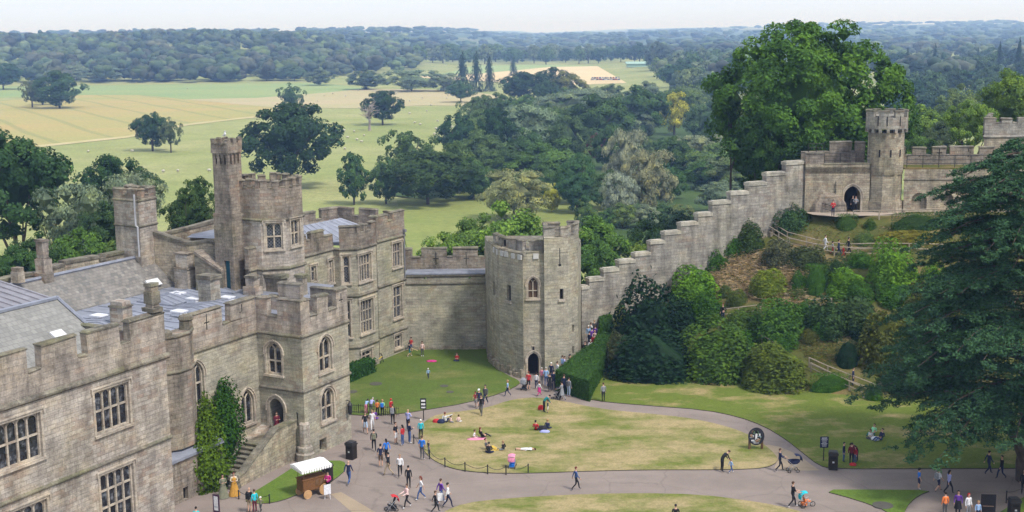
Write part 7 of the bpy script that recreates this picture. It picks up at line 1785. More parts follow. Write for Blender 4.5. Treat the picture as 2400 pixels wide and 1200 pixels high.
# queue at the gate tower door
X('woman in red jacket and black shorts before the tower door', 1239, 916, 'stand', 20, 'red', 'blk', 'r', 1.7, shorts=True)
X('boy in white and navy in the queue by the tower door', 1257, 913, 'kid', 30, 'wht', 'nav', 'k', 1.5)
X('girl in magenta dress and white cardigan skipping before the queue', 1264, 930, 'kidwalk', 60, 'wht', 'mag', 'b', 1.3, skirt='mag')
X('woman in pink t-shirt in the queue', 1270, 905, 'stand', 40, 'pnk', 'gry', 'g', 1.66, short=True)
X('man in light blue shirt in the queue from behind', 1280, 908, 'stand', 20, 'lbl', 'jean', 'g', 1.8, short=True)
X('woman in black dress in the queue', 1289, 920, 'stand', 340, 'blk', 'blk', 'b', 1.68, skirt='blk')
X('tall man in navy fleece in the queue', 1298, 916, 'stand', 350, 'nav', 'nav', 'k', 1.84)
X('person in black coat by the hedge end', 1305, 915, 'stand', 330, 'blk', 'blk', 'k', 1.6)
X('woman in long grey cardigan pushing a dark pushchair', 1317, 941, 'push', 300, 'gry', 'gry', 'k', 1.7, skirt='gry')
X('man in navy jumper beside the hedge front', 1322, 925, 'stand', 20, 'nav', 'nav', 'b', 1.76)
p = X('youth in grey hooded top and pale jeans by the hedge', 1333, 931, 'stand', 40, 'gry', 'ljn', 'k', 1.72, shoes='lpk'); backpack(p, 'dgr', 'black rucksack on the youth in grey hooded top')
X('person in grey with pale scarf alone at the lawn kerb', 1414, 943, 'stand', 340, 'gry', 'blk', 'b', 1.66)
for hx, hy, t_, b_, hr, fc, lb in ((1292, 851, 'nav', 'nav', 'w', 20, 'white-haired person in navy in the queue beside the tower'), (1306, 849, 'wht', 'jean', 'b', 60, 'person in white in the queue beside the tower'), (1318, 832, 'lbl', 'kha', 'b', 20, 'person in pale blue in the queue close to the tower wall'), (1323, 834, 'lil', 'jean', 'b', 100, 'person in lilac in the queue close to the tower wall'), (1336, 828, 'mar', 'nav', 'k', 30, 'person in maroon in the queue at the tower corner'), (1344, 833, 'gry', 'nav', 'l', 320, 'fair person in grey in the queue at the tower corner'),
    (1371, 793, 'blk', 'blk', 'k', 180, 'person in black on the ramp beside the tower'), (1384, 789, 'wht', 'gry', 'g', 20, 'person in white coat on the ramp by the hedge'), (1392, 780, 'red', 'nav', 'b', 20, 'person in red on the ramp by the hedge'), (1381, 775, 'nav', 'nav', 'k', 60, 'person in navy on the ramp'), (1394, 773, 'lpk', 'nav', 'l', 20, 'person in pale pink on the ramp by the hedge'), (1387, 768, 'pur', 'nav', 'k', 340, 'person in purple on the ramp'), (1379, 763, 'lbl', 'wht', 'w', 200, 'white-haired person in pale blue on the ramp'), (1395, 763, 'pur', 'pur', 'b', 30, 'second person in purple, higher on the ramp'), (1385, 757, 'wht', 'nav', 'b', 60, 'person in white high on the ramp'), (1393, 752, 'dgr', 'nav', 'l', 10, 'fair-haired person in grey near the top of the ramp'), (1372, 748, 'blu', 'nav', 'k', 200, 'person in bright blue near the top of the ramp'), (1368, 744, 'lpk', 'gry', 'g', 150, 'grey-haired person in pink at the very top of the ramp')):
    X(lb, 0, 0, 'stand', fc, t_, b_, hr, 1.68, head=(hx, hy), z=.2)
# lower right
X('man in black bending to hold a child by the hand', 1692, 1108, 'bend', 70, 'blk', 'blk', 'b', 1.82)
X('toddler in blue striped top holding the hand of the man in black', 1713, 1111, 'kidwalk', 70, 'lbl', 'jean', 'l', 1.05, shoes='wht')
X('woman in navy coat pushing the pram', 1827, 1107, 'push', 85, 'nav', 'blk', 'b', 1.7)
X('man in black pushing the jogging buggy', 1857, 1192, 'push', 80, 'blk', 'blk', 'b', 1.8, short=True, shoes='wht')
X('girl in dark coat and jeans standing by the sign', 1977, 1085, 'stand', 120, 'nav', 'jean', 'k', 1.5)
X('person in maroon parka from behind', 1995, 1092, 'stand', 20, 'mar', 'blk', 'k', 1.68)
X('taller person in maroon coat stooping behind the parka', 2007, 1084, 'bend', 250, 'mar', 'nav', 'mar' if False else 'k', 1.74)
X('child in red hugging the maroon coats', 2003, 1088, 'kid', 230, 'red', 'jean', 'k', 1.3)
X('woman in green and white sitting under the cedar bough', 2046, 1022, 'sit', 230, 'grn', 'teal', 'k', 1.66, short=True)
X('person in navy reclining on the lawn under the cedar bough', 2064, 1034, 'sit', 240, 'nav', 'jean', 'k', 1.7)
X('child in white sitting in front of the green and white woman', 2040, 1031, 'kidsit', 220, 'wht', 'dgr', 'b', 1.4)
X('boy in blue t-shirt and shorts on the right path', 2153, 1149, 'kid', 90, 'blu', 'nav', 'k', 1.5, short=True, shorts=True, shoes='wht')
p = X('person in white t-shirt and navy shorts walking right with a rucksack', 2198, 1155, 'walk', 70, 'wht', 'nav', 'b', 1.66, short=True, shorts=True); backpack(p, 'gry', 'grey rucksack on the walker in white')
X('woman with very long dark hair in blue patterned top walking right', 2223, 1160, 'walk2', 75, 'lil', 'blk', 'k', 1.7, long=True)
X('man in navy half hidden by the hanging cedar twig', 2316, 1114, 'walk', 80, 'nav', 'nav', 'k', 1.74)
X('person in black coat walking under the cedar at the right', 2346, 1125, 'walk2', 260, 'blk', 'nav', 'k', 1.72)
X('person in orange top at the bottom right', 2214, 1212, 'stand', 350, 'org', 'dgr', 'k', 1.62)
X('tall woman in dark patterned clothes at the bottom right', 2244, 1212, 'stand', 200, 'pur', 'blk', 'k', 1.74, long=True, skirt='blk')
X('woman in crimson headscarf and white top at the bottom right', 2268, 1216, 'stand', 160, 'wht', 'gry', 'rc', 1.66, long=True)
X('blond child at the bottom right next to the dark panel', 2291, 1222, 'kid', 180, 'lbl', 'nav', 'l', 1.3)
X('person in black at the right edge by the rope', 2398, 1161, 'stand', 200, 'blk', 'blk', 'g', 1.72)
# lower left
p = X('bald man in black with khaki shorts standing at the bottom left', 586, 1204, 'stand', 20, 'blk', 'kha', 'n', 1.78, short=True, shorts=True); backpack(p, 'blk', 'black rucksack on the bald man at the bottom left')
X('person in turquoise beside the bald man', 598, 1204, 'stand', 320, 'turq', 'mar', 'b', 1.62)
X('toddler in camouflage with white hat', 612, 1204, 'kidwalk', 200, 'oli', 'dgr', 'w', 1.1, hat='wht')
X('costumed woman in long grey-green gown holding pink cloth', 524, 1169, 'phone', 150, 'oli', 'oli', 'k', 1.68, gown='oli', long=True)
X('costumed woman in brown and gold gown holding a tray', 550, 1164, 'phone', 160, 'crm', 'gold', 'r', 1.66, gown='gold', long=True)
X('woman in long crimson gown standing in the porch doorway', 0, 0, 'phone', 150, 'mar', 'mar', 'b', 1.66, gown='mar', at=(*L(-2.45, -.25), 1.9))
X('person in turquoise cut by the bottom edge near the ivy', 462, 1246, 'stand', 0, 'turq', 'nav', 'k', 1.6)
# on the mound
X('woman in red jacket photographing beside the gatehouse door', 1952, 507, 'phone', 190, 'red', 'nav', 'k', 1.68, z=MZ + .06)
X('person in grey top coming out of the gatehouse door', 2005, 497, 'phone', 200, 'gry', 'blk', 'b', 1.68, z=MZ + .06)
X('person in black beside the gatehouse door', 1998, 496, 'stand', 170, 'blk', 'blk', 'k', 1.7, z=MZ + .06)
X('person in white coat on the mid mound path', 1934, 590, 'walk', 90, 'wht', 'wht', 'b', 1.7)
X('child in pale grey on the mid mound path', 1951, 596, 'kidwalk', 90, 'gry', 'red', 'k', 1.3)
X('man in navy on the mid mound path', 1965, 602, 'walk2', 90, 'nav', 'nav', 'k', 1.74)
X('child in red on the mid mound path', 1976, 602, 'kidwalk', 90, 'red', 'red', 'l', 1.1)
X('man in black leading the family on the mid mound path', 1988, 598, 'walk', 90, 'blk', 'blk', 'k', 1.78)
X('long-haired woman in black alone on the lower mound path', 1694, 752, 'hip', 200, 'blk', 'nav', 'r', 1.68, long=True)
X('person in navy behind the stair rail', 1999, 903, 'stand', 120, 'nav', 'nav', 'k', 1.6)
# ------------------------------------------------------------------ things in the courtyard
RUB = plain('black_rubber', (.015, .015, .016), .8); STEEL = plain('grey_steel', (.35, .35, .37), .4, metal=.6)
def stroller(label, px, py, face, can, seat, kind='buggy'):
    p = hit(px, py); e = empty('pushchair', (p[0], p[1], .03 if p[2] < .05 else p[2]), label, 'pushchair', rz=-radians(face)); m_ = MB()
    wr = .15 if kind == 'jogger' else .11; ws = [(-.24, -.3), (.24, -.3)] + ([(0, .48)] if kind == 'jogger' else [(-.22, .35), (.22, .35)])
    for x in (-.22, .22): m_.tube([(x, .34 if kind != 'jogger' else .1, .14), (x, -.05, .62), (x, -.5, 1.02)], .018, 6); m_.tube([(x, -.3, .14), (x, .02, .55), (x, .25, .62)], .018, 6)
    if kind == 'jogger':
        for x in (-.2, .2): m_.tube([(x, .1, .3), (0, .48, .16)], .018, 6)
    m_.tube([(-.22, -.5, 1.02), (.22, -.5, 1.02)], .025, 6); m_.tube([(-.24, -.3, .14), (.24, -.3, .14)], .014, 6); m_.build('frame', STEEL, e, local=True)
    m_ = MB(); zb = .62 if kind == 'pram' else .42
    if kind == 'pram': m_.lathe((0, .1, zb), [(.3, 0), (.42, .12), (.45, .28), (.40, .28), (.3, .1)], 14, sx=.6, sy=1.05)
    else: m_.prism([(-.2, -.15), (.2, -.15), (.2, .25), (-.2, .25)], zb, zb + .06); m_.prism([(-.2, -.28), (.2, -.28), (.2, -.12), (-.2, -.12)], [.95, .95, .45, .45], [1.0, 1.0, .5, .5]); m_.box((0, -.15, .26), (.34, .35, .2))
    m_.build('seat', cloth(C[seat]), e, local=True)
    m_ = MB(); k_ = 9; cx, cz_ = -.12 if kind != 'pram' else .28, zb + .3
    for i in range(k_):
        a = radians(-15 + 125 * i / (k_ - 1)); r = .42
        for j in range(6): b = -1 + 2 * j / 5; m_.v.append((.26 * b, cx + (-cos(a) if kind != 'pram' else cos(a)) * r * sqrt(1 - .28 * b * b), cz_ + sin(a) * r * sqrt(1 - .28 * b * b)))
    for i in range(k_ - 1):
        for j in range(5): m_.f.append((i * 6 + j, i * 6 + j + 1, i * 6 + j + 7, i * 6 + j + 6)); m_.m.append(0)
    o = m_.build('canopy', cloth(C[can]), e, local=True); o.modifiers.new('t', 'SOLIDIFY').thickness = .02
    for x, y in ws:
        m_ = MB(); q = wr if not (kind == 'jogger') else .17; ring = [(x, y + q * cos(a), q + q * sin(a)) for a in np.linspace(0, 2 * pi, 15)]; m_.tube(ring, .025, 5, cap=False)
        for a in range(3): m_.tube([(x, y + q * cos(a * 2.1), q + q * sin(a * 2.1)), (x, y, q)], .008, 4)
        m_.build('wheel', RUB, e, local=True)
    return e
stroller('pushchair with bright red canopy at the bottom of the crossing', 918, 1199, 250, 'red', 'blk')
stroller('pushchair with pink and blue canopy parked at the chain fence', 1201, 1098, 10, 'pnk', 'blu')
stroller('navy pram with white hood lining on the right path', 1857, 1107, 85, 'nav', 'nav', 'pram')
stroller('three-wheeled jogging buggy with turquoise canopy', 1889, 1189, 80, 'turq', 'org', 'jogger')
stroller('dark pushchair in front of the woman in grey cardigan', 1306, 937, 300, 'blk', 'blk')
stroller('grey pushchair beside the woman in red jacket at the tower door', 1230, 914, 20, 'gry', 'blk')
def bin_(label, px, py, rz, z=None):
    p = hit(px, py); e = empty('litter_bin', (p[0], p[1], .03), label, 'litter bin', rz=rz); m_ = MB(); m_.box((0, 0, .55), (.62, .62, 1.1))
    for k in range(-2, 3):
        for s in (-1, 1): m_.box((k * .11, s * .318, .52), (.09, .02, .95)); m_.box((s * .318, k * .11, .52), (.02, .09, .95))
    m_.build('body', plain('dark_brown_bin_timber', (.020, .015, .013), .6), e, local=True); m_ = MB(); m_.prism([(-.36, -.36), (.36, -.36), (.36, .36), (-.36, .36)], 1.101, [1.3, 1.3, 1.2, 1.2]); m_.prism([(-.3, -.3), (.3, -.3), (.3, .3), (-.3, .3)], [1.302, 1.302, 1.21, 1.21], 1.36); m_.build('lid', plain('black_bin_lid', (.028, .026, .028), .5), e, local=True)
    m_ = MB(); m_.box((0, -.33, .93), (.4, .03, .16)); m_.build('opening', VOID, e, local=True); m_ = MB(); m_.box((0, -.345, .62), (.14, .01, .12)); m_.build('notice', cloth((.5, .5, .5)), e, local=True)
bin_('dark slatted litter bin against the porch tower', 824, 1076, -AZ); bin_('dark litter bin behind the wooden cart', 768, 1130, -.3); bin_('dark litter bin beside the small sign on the right', 1952, 1101, -.2); bin_('dark litter bin at the far bottom right by the dark panel', 2375, 1215, 0)
# dark information panel bottom right
def panel(name, label, px, py, w_, h_, z0, posts, col, lines, rz=0, cat='sign', post_mat=None, shape='rect'):
    p = hit(px, py); e = empty(name, (p[0], p[1], p[2]), label, cat, rz=rz); m_ = MB()
    for x in posts: m_.tube([(x, 0, -.1), (x, 0, z0 + (.1 if shape == 'rect' else .9))], .04 if shape == 'rect' else .1, 6)
    m_.build('post', post_mat or IRON, e, local=True); m_ = MB()
    if shape == 'rect': m_.box((0, -.06, z0 + h_ / 2), (w_, .05, h_))
    else:
        k = 24; v = [(cos(2 * pi * i / k) * w_ / 2, z0 + h_ / 2 + sin(2 * pi * i / k) * h_ / 2) for i in range(k)]; b = len(m_.v); m_.v += [(x, -.10, z) for x, z in v] + [(x, -.16, z) for x, z in v]
        for i in range(k): j = (i + 1) % k; m_.f.append((i, j, k + j, k + i)); m_.m.append(0)
        m_.f.append(tuple(range(k))); m_.f.append(tuple(range(2 * k - 1, k - 1, -1))); m_.m += [0, 0]
    m_.build('board', cloth(col), e, local=True); m_ = MB(); yy = -.092 if shape == 'rect' else -.168
    for x, z, a, b, mi in lines: m_.face([(x - a / 2, yy, z - b / 2), (x + a / 2, yy, z - b / 2), (x + a / 2, yy, z + b / 2), (x - a / 2, yy, z + b / 2)], mi)
    m_.build('lettering', [cloth((.6, .6, .62)), cloth((.25, .35, .4)), cloth((.35, .22, .15)), cloth((.12, .2, .12))], e, local=True); return e
panel('sign', 'small navy notice on a post beside the litter bin', 1930, 1083, .62, .85, 1.15, (0,), (.012, .014, .05), [(0, 1.9, .4, .06, 0)] + [(0, 1.78 - .1 * k, .46 - .07 * (k % 3), .035, 0) for k in range(6)])
panel('sign', 'small dark finger sign on a thin post at the path fork', 993, 986, .5, .95, 1.0, (0,), (.02, .02, .022), [(0, 1.75, .34, .16, 0), (0, 1.45, .34, .16, 0), (0, 1.17, .34, .12, 0)])
rr = random.Random(3)
panel('oval_sign', 'oval illustrated sign on two wooden posts by the path', 1771, 1055, 1.25, 1.4, .45, (-.48, .48), (.022, .022, .03), [(-.1 + .2 * rr.uniform(-1.6, 1.8), 1.15 + rr.uniform(-.45, .42), rr.uniform(.08, .26), rr.uniform(.06, .2), rr.randrange(4)) for k in range(26)] + [(0, .72, .5, .05, 0), (0, .63, .4, .04, 0), (0, 1.25, .16, .5, 0)], post_mat=WOODD, shape='oval')
panel('banner_sign', 'pink upright banner board at the foot of the ivy', 510, 1212, .55, 1.3, .3, (-.25, .25), (.05, .018, .045), [(0, 1.0, .36, 1.0, 0), (0, .75, .3, .1, 1)], rz=-.5)
panel('information_board', 'dark upright information panel at the bottom right', 2314, 1212, .95, 1.55, .05, (-.4, .4), (.014, .012, .014), [(0, .8, .7, .03, 2)], rz=-.12)
# iron fence by the green lawn, chain fence, rope
def flat_rail(label, a, b, n):
    A_, B_ = hit(*a), hit(*b); e = empty('iron_fence', A_, label, 'fence'); m_ = MB(); m2 = MB(); m2.tube([A_ + (0, 0, .75), B_ + (0, 0, .75)], .022, 5); m2.tube([A_ + (0, 0, .2), B_ + (0, 0, .2)], .018, 5)
    for k in range(n + 1): p = A_ + (B_ - A_) * k / n; m_.tube([p, p + (0, 0, .9)], .016 if k % 4 else .03, 5)
    m_.build('bar', IRON, e); m2.build('rail', IRON, e)
flat_rail('low black iron hoop fence along the green lawn by the porch', (820, 969), (935, 977), 22)
def chain(label, pts, h=.75):
    P_ = [hit(*q) for q in pts]; e = empty('chain_fence', P_[0], label, 'fence')
    for p in P_: m_ = MB(); m_.lathe((p[0], p[1], p[2]), [(.045, -.1), (.045, h - .04), (.06, h), (.03, h + .05)], 7); m_.build('post', IRON, e)
    for a, b in zip(P_[:-1], P_[1:]): m_ = MB(); m_.tube([a + (b - a) * t + np.array([0, 0, h - .05 - .28 * 4 * t * (1 - t)]) for t in np.linspace(0, 1, 9)], .02, 5); m_.build('chain', IRON, e)
chain('black posts and drooping chain at the lower edge of the central lawn', [(970, 1041), (1007, 1077), (1043, 1096), (1090, 1107), (1143, 1113), (1186, 1114), (1238, 1111)])
chain('short posts with chain on the small lawn before the cart', [(632, 1182), (560, 1172)], .7); chain('black post and yellow rope at the right edge', [(2358, 1181), (2420, 1150)], .9)
bc = [(2330, 1205), (2358, 1185)]
# lantern on the porch wall
p_ = L(.35, 5.4); e = empty('wall_lantern', (*p_, 2.3), 'black lantern bracket on the right edge of the porch tower', 'lamp'); m_ = MB(); m_.lathe((*p_, 2.2), [(.08, 0), (.16, .12), (.19, .75), (.22, .8), (.05, 1.05)], 8); m_.build('lantern', IRON, e); m_ = MB(); a, b = L(.02, 5.4), L(.35, 5.4); m_.tube([(*a, 3.35), (*b, 3.3)], .035, 5); m_.build('bracket', IRON, e)
# trestle on the green lawn corner
tq = hit(893, 853); e = empty('trestle', tq, 'small dark folding trestle with yellow strap at the bay range corner', 'trestle'); m_ = MB()
for x in (-.7, .0): m_.tube([(tq[0] + x, tq[1] - .3, .1), (tq[0] + x + .1, tq[1], 1.0), (tq[0] + x + .2, tq[1] + .35, .1)], .04, 5)
m_.tube([(tq[0] - .6, tq[1], 1.0), (tq[0] + .1, tq[1], 1.0)], .05, 5); m_.build('legs', IRON, e); m_ = MB(); m_.tube([(tq[0] - .7, tq[1] - .4, .1), (tq[0] + .15, tq[1] - .15, .8)], .05, 4); m_.build('strap', cloth(C['yel']), e)
# blankets, bags
def blob(name, label, cat, px, py, sx, sy, h_, col, rz=0.0, seed=1):
    p = hit(px, py); rng = random.Random(seed); m_ = MB(); k = 12; prof = [(1.0, 0), (1.0, .5), (.75, .9), (.3, 1.0)]
    for r, z in prof:
        for j in range(k): a = 2 * pi * j / k; q = r * (1 + rng.uniform(-.12, .12)); x, y = cos(a) * q * sx, sin(a) * q * sy; m_.v.append((p[0] + x * cos(rz) - y * sin(rz), p[1] + x * sin(rz) + y * cos(rz), p[2] + .085 + z * h_))
    for i in range(3):
        for j in range(k): m_.f.append((i * k + j, i * k + (j + 1) % k, (i + 1) * k + (j + 1) % k, (i + 1) * k + j)); m_.m.append(0)
    m_.f.append(tuple(range(3 * k, 4 * k))); m_.m.append(0); tag(m_.build(name, cloth(C[col]), smooth=True), label, cat)
blob('blanket', 'crumpled magenta blanket on the green lawn', 'blanket', 1012, 849, .5, .35, .12, 'mag'); blob('blanket', 'pink picnic blanket on the central lawn', 'blanket', 1118, 1031, .75, .4, .05, 'pnk', .2); blob('coat', 'black coats piled beside the red t-shirt man', 'coat', 1270, 1010, .45, .35, .35, 'blk'); blob('bag', 'blue bag lying on the grass by the red t-shirt man', 'bag', 1277, 1016, .4, .22, .2, 'lil'); blob('bag', 'red bag beside the pointing woman', 'bag', 1023, 992, .3, .2, .3, 'red'); blob('bag', 'navy bag beside the pointing woman', 'bag', 1034, 994, .3, .22, .35, 'nav'); blob('bag', 'yellow towel beside the woman in black', 'towel', 1160, 1058, .35, .2, .08, 'yel'); blob('bag', 'red bag on the back of the person in teal', 'bag', 1268, 962, .25, .2, .4, 'red'); blob('bag', 'bright red bag at the feet of the maroon parka', 'bag', 1999, 1094, .25, .2, .22, 'red'); blob('bag', 'white bag on the lawn under the cedar bough', 'bag', 2052, 1033, .35, .25, .25, 'wht')
blob('bag', 'pink cloth bundle in the arms of the costumed woman', 'cloth bundle', 528, 1163, .3, .2, .25, 'lpk')
m_ = MB(); p = hit(1024, 1190); m_.box((p[0] + .25, p[1], .75), (.4, .12, .5), .3); m_.tube([(p[0] + .15, p[1], 1.0), (p[0] + .25, p[1], 1.15), (p[0] + .35, p[1], 1.0)], .012, 4); tag(m_.build('carrier_bag', cloth(C['wht'])), 'white carrier bag in the hand of the boy in black', 'bag')
m_ = MB(); p = hit(967, 832); m_.tube([(p[0] - .2, p[1], .75), (p[0] + .55, p[1] - .1, .45)], .035, 5); tag(m_.build('toy_sword', cloth((.5, .4, .2))), 'wooden toy sword swung by the boy in navy', 'toy')
for px, py, r in ((881, 902, .6), (1041, 907, .4), (1055, 921, .35), (825, 921, .5), (2069, 1188, .7)):
    p = hit(px, py); m_ = MB(); m_.lathe((p[0], p[1], .085), [(r, 0), (r, .02), (r * .85, .03)], 12); tag(m_.build('drain_cover', plain('worn_iron_cover', (.07, .065, .055), .8)), 'flat drain cover set in the grass', 'drain cover', 'drain covers in the lawns')
# handcart stall
ct = hit(732, 1160); e = empty('market_cart', (ct[0], ct[1], .03), 'wooden handcart stall with white scalloped awning on the small lawn edge', 'cart', rz=radians(40)); e.scale = (.9,) * 3; TM = plain('varnished_cart_wood', (.16, .075, .028), .5, .35, nscale=7)
m_ = MB(); m_.prism([(-1.05, -.5), (1.05, -.5), (1.05, .5), (-1.05, .5)], .55, 1.45); m_.prism([(-1.12, -.56), (1.12, -.56), (1.12, .56), (-1.12, .56)], 1.452, 1.52)
for k in range(7): m_.box((0, -.506, .62 + k * .12), (2.06, .03, .09)); m_.box((-1.056, 0, .62 + k * .12), (.03, .96, .09))
m_.build('body', TM, e, local=True); m_ = MB()
for x in (.15, .55): m_.box((x, -.53, 1.1), (.3, .03, .4)); 
m_.build('shutter', WOODD, e, local=True); m_ = MB(); m_.box((0, -.08, 1.56), (2.1, .1, .05)); m_.box((0, .2, 1.55), (2.1, .1, .04)); m_.build('ledge', TM, e, local=True)
for x, y in ((-.95, -.45), (.95, -.45), (-.95, .45), (.95, .45)): m_ = MB(); m_.tube([(x, y, 1.5), (x, y, 2.45)], .03, 6); m_.build('pole', WOODD, e, local=True)
AWN = plain('white_canvas', (.72, .72, .72), .8, .06); m_ = MB(); a, b = 1.35, .85
top = [(-a, -b, 2.4), (a, -b, 2.4), (a, b, 2.55), (-a, b, 2.55)]; r1, r2 = (-a, .3, 2.63), (a, .3, 2.63); m_.face([top[0], top[1], r2, r1]); m_.face([top[2], top[3], r1, r2]); m_.face([top[1], top[2], r2]); m_.face([top[3], top[0], r1])
for i in range(4):
    p, q = np.array(top[i]), np.array(top[(i + 1) % 4]); n = 12 if i % 2 == 0 else 8
    for k in range(n): u, v = p + (q - p) * k / n, p + (q - p) * (k + .82) / n; m_.face([u, v, v - (0, 0, .2), (u + v) / 2 - (0, 0, .27), u - (0, 0, .2)])
o = m_.build('awning', AWN, e, local=True); o.modifiers.new('t', 'SOLIDIFY').thickness = .02
for x, r in ((-.75, .33), (.75, .42)):
    for y in (-.6, .6):
        m_ = MB(); rim = [(x + r * cos(t), y, r + r * sin(t)) for t in np.linspace(0, 2 * pi, 19)]; m_.tube(rim, .045, 6, cap=False)
        k = 18; m_.v += [(x + r * .92 * cos(2 * pi * i / k), y + s, r + r * .92 * sin(2 * pi * i / k)) for s in (-.03, .03) for i in range(k)]; b0 = len(m_.v) - 2 * k; m_.f += [tuple(range(b0, b0 + k)), tuple(range(b0 + 2 * k - 1, b0 + k - 1, -1))]; m_.m += [0, 0]
        m_.build('wheel', plain('pale_cart_wheel_wood', (.42, .25, .12), .6), e, local=True)
p = hit(768, 1172); m_ = MB(); m_.box((p[0], p[1], .75), (.5, .06, .7), .5); m_.tube([(p[0] - .2, p[1], .03), (p[0] - .15, p[1], .5)], .02, 4); m_.tube([(p[0] + .2, p[1], .03), (p[0] + .15, p[1], .5)], .02, 4); tag(m_.build('price_board', cloth((.6, .6, .64))), 'white painted menu board leaning at the end of the cart', 'sign')
X('vendor in magenta top behind the end of the cart', 770, 1160, 'phone', 200, 'mag', 'blk', 'k', 1.62)
# gull on the slim turret
gp_ = np.array([*tc, zE(322) + .02]); m_ = MB(); m_.lathe((gp_[0] - .1, gp_[1], gp_[2] + .12), [(.02, 0), (.1, .06), (.12, .16), (.08, .26), (.05, .33), (.065, .38), (.03, .44)], 8); m_.tube([(gp_[0] - .1, gp_[1], gp_[2] + .2), (gp_[0] - .38, gp_[1], gp_[2] + .12)], [.09, .02], 6); m_.tube([(gp_[0] - .06, gp_[1], gp_[2]), (gp_[0] - .06, gp_[1], gp_[2] + .15)], .012, 4); m_.tube([(gp_[0] - .14, gp_[1], gp_[2]), (gp_[0] - .14, gp_[1], gp_[2] + .15)], .012, 4); m_.tube([(gp_[0] - .06, gp_[1], gp_[2] + .5), (gp_[0] + .06, gp_[1], gp_[2] + .49)], [.02, .005], 4); tag(m_.build('gull', plain('grey_white_feathers', (.45, .45, .46), .8, .3)), 'gull perched on the battlements of the slim turret', 'bird')
# sheep
SHEEPW = plain('fleece', (.44, .41, .35), .95, .12); m_ = MB(); e0 = None
def make_sheep():
    e = empty('sheep', (0, 0, 0), 'small pale sheep grazing in the meadow beyond the castle', 'sheep', 'sheep in the meadow'); m_ = MB(); m_.tube([(0, -.55, .62), (0, -.42, .66), (0, 0, .66), (0, .42, .68), (0, .55, .66)], [.16, .34, .38, .34, .18], 8); m_.build('fleece', SHEEPW, e, local=True, smooth=True)
    m_ = MB(); m_.tube([(0, .5, .72), (0, .72, .68), (0, .86, .52)], [.13, .12, .07], 6); m_.build('head', plain('sheep_face', (.3, .27, .23), .9), e, local=True)
    for x in (-.17, .17):
        for y in (-.36, .36): m_ = MB(); m_.tube([(x, y, 0), (x, y - .03, .28), (x, y, .5)], [.04, .045, .09], 5); m_.build('leg', plain('sheep_leg', (.2, .18, .16), .9), e, local=True)
    return e
SP = [(207, 358), (310, 357), (383, 405), (417, 404), (491, 403), (581, 352), (807, 308), (815, 325), (808, 352), (797, 337), (837, 330), (847, 335), (853, 320), (830, 311), (1018, 317), (1022, 304), (1026, 286), (972, 290), (985, 294), (897, 250), (760, 226), (780, 222), (810, 228), (840, 215), (745, 240), (700, 246), (1000, 262), (1047, 233), (1050, 226), (990, 232), (960, 240), (930, 222), (905, 228), (320, 196), (440, 210), (535, 195), (880, 240), (1060, 300), (960, 268), (1010, 250), (870, 262), (650, 335)]
sh0 = make_sheep()
for i, (px, py) in enumerate(SP):
    o = sh0 if i == 0 else copy_tree(sh0); p = at_px(px, py); o.location = tuple(p + (0, 0, .4 if py < 260 else .05)); o.rotation_euler.z = rr.uniform(0, 6.28)
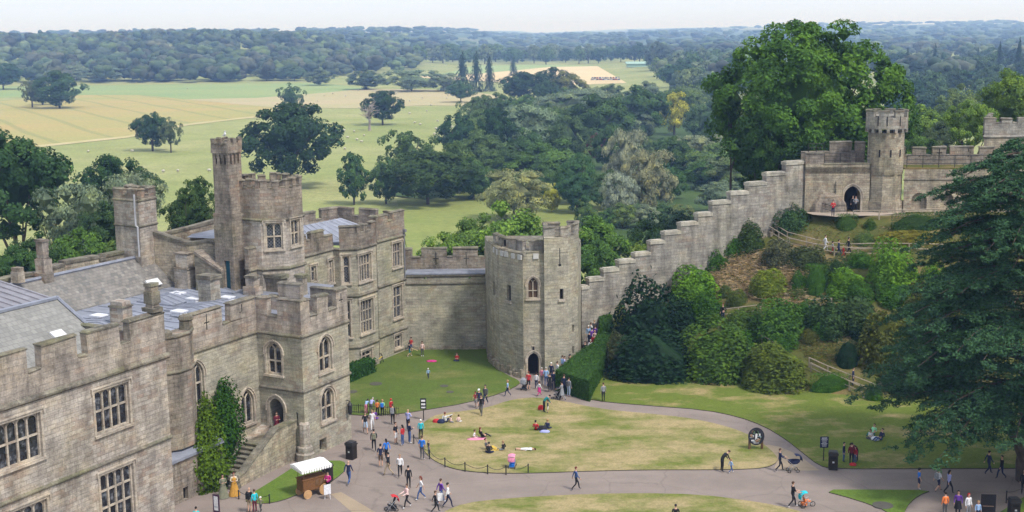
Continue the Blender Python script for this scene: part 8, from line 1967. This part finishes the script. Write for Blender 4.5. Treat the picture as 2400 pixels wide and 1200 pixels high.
# cars far away
def make_car():
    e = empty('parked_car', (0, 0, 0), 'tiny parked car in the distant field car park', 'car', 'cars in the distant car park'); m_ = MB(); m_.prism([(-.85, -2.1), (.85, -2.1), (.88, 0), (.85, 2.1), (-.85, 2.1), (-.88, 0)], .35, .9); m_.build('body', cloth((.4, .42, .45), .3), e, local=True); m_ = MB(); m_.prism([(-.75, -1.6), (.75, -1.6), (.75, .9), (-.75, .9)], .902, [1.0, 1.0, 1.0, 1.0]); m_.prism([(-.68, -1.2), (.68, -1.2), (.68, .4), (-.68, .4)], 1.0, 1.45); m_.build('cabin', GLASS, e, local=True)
    for x in (-.8, .8):
        for y in (-1.3, 1.3): m_ = MB(); m_.tube([(x - .1, y, .32), (x + .1, y, .32)], .32, 10); m_.build('wheel', RUB, e, local=True)
    return e
cr0 = make_car(); cc_ = [(.5, .5, .52), (.05, .05, .06), (.35, .03, .03), (.08, .12, .3), (.6, .6, .6), (.2, .22, .24)]
for i in range(22):
    o = cr0 if i == 0 else copy_tree(cr0); px, py = 1388 + (i % 11) * 6.2, 188 + (i // 11) * 4; p = at_px(px, py); o.location = tuple(p + (0, 0, 1.4)); o.rotation_euler.z = rr.uniform(-.3, .3)
    for ch in o.children:
        if ch.name.startswith('body'): ch.material_slots[0].link = 'OBJECT'; ch.material_slots[0].material = cloth(cc_[i % 6], .3)
p = at_px(1496, 157); m_ = MB(); m_.prism([(p[0] - 13, p[1] - 6), (p[0] + 13, p[1] - 6), (p[0] + 13, p[1] + 6), (p[0] - 13, p[1] + 6)], p[2], p[2] + 3.5); m_.prism([(p[0] - 14, p[1] - 7), (p[0] + 14, p[1] - 7), (p[0] + 14, p[1] + 7), (p[0] - 14, p[1] + 7)], p[2] + 3.5, [p[2] + 3.9, p[2] + 3.9, p[2] + 6, p[2] + 6]); tag(m_.build('field_shed', plain('pale_green_sheeting', (.25, .38, .32), .6)), 'long low pale green shed at the far stubble field', 'shed')
# ------------------------------------------------------------------ haze: one closed box of even air round everything
hz, _nt, _b = newmat('pale_air'); _nt.nodes.remove(_b)
pv = _nt.nodes.new('ShaderNodeVolumePrincipled'); pv.inputs['Color'].default_value = (.34, .55, 1.0, 1); pv.inputs['Absorption Color'].default_value = (1, 1, 1, 1); pv.inputs['Density'].default_value = 0.00023; pv.inputs['Anisotropy'].default_value = 0.0
_nt.links.new(pv.outputs[0], _nt.nodes['Material Output'].inputs['Volume'])
HX, HY0, HY1 = float(max(abs(gx[0]), gx[-1])) + 60, float(gy[0]) - 60, float(gy[-1]) + 60
m_ = MB(); m_.prism([(-HX, HY0), (HX, HY0), (HX, HY1), (-HX, HY1)], -15.2, 112.0)
o = m_.build('haze', hz); tag(o, kind='stuff')
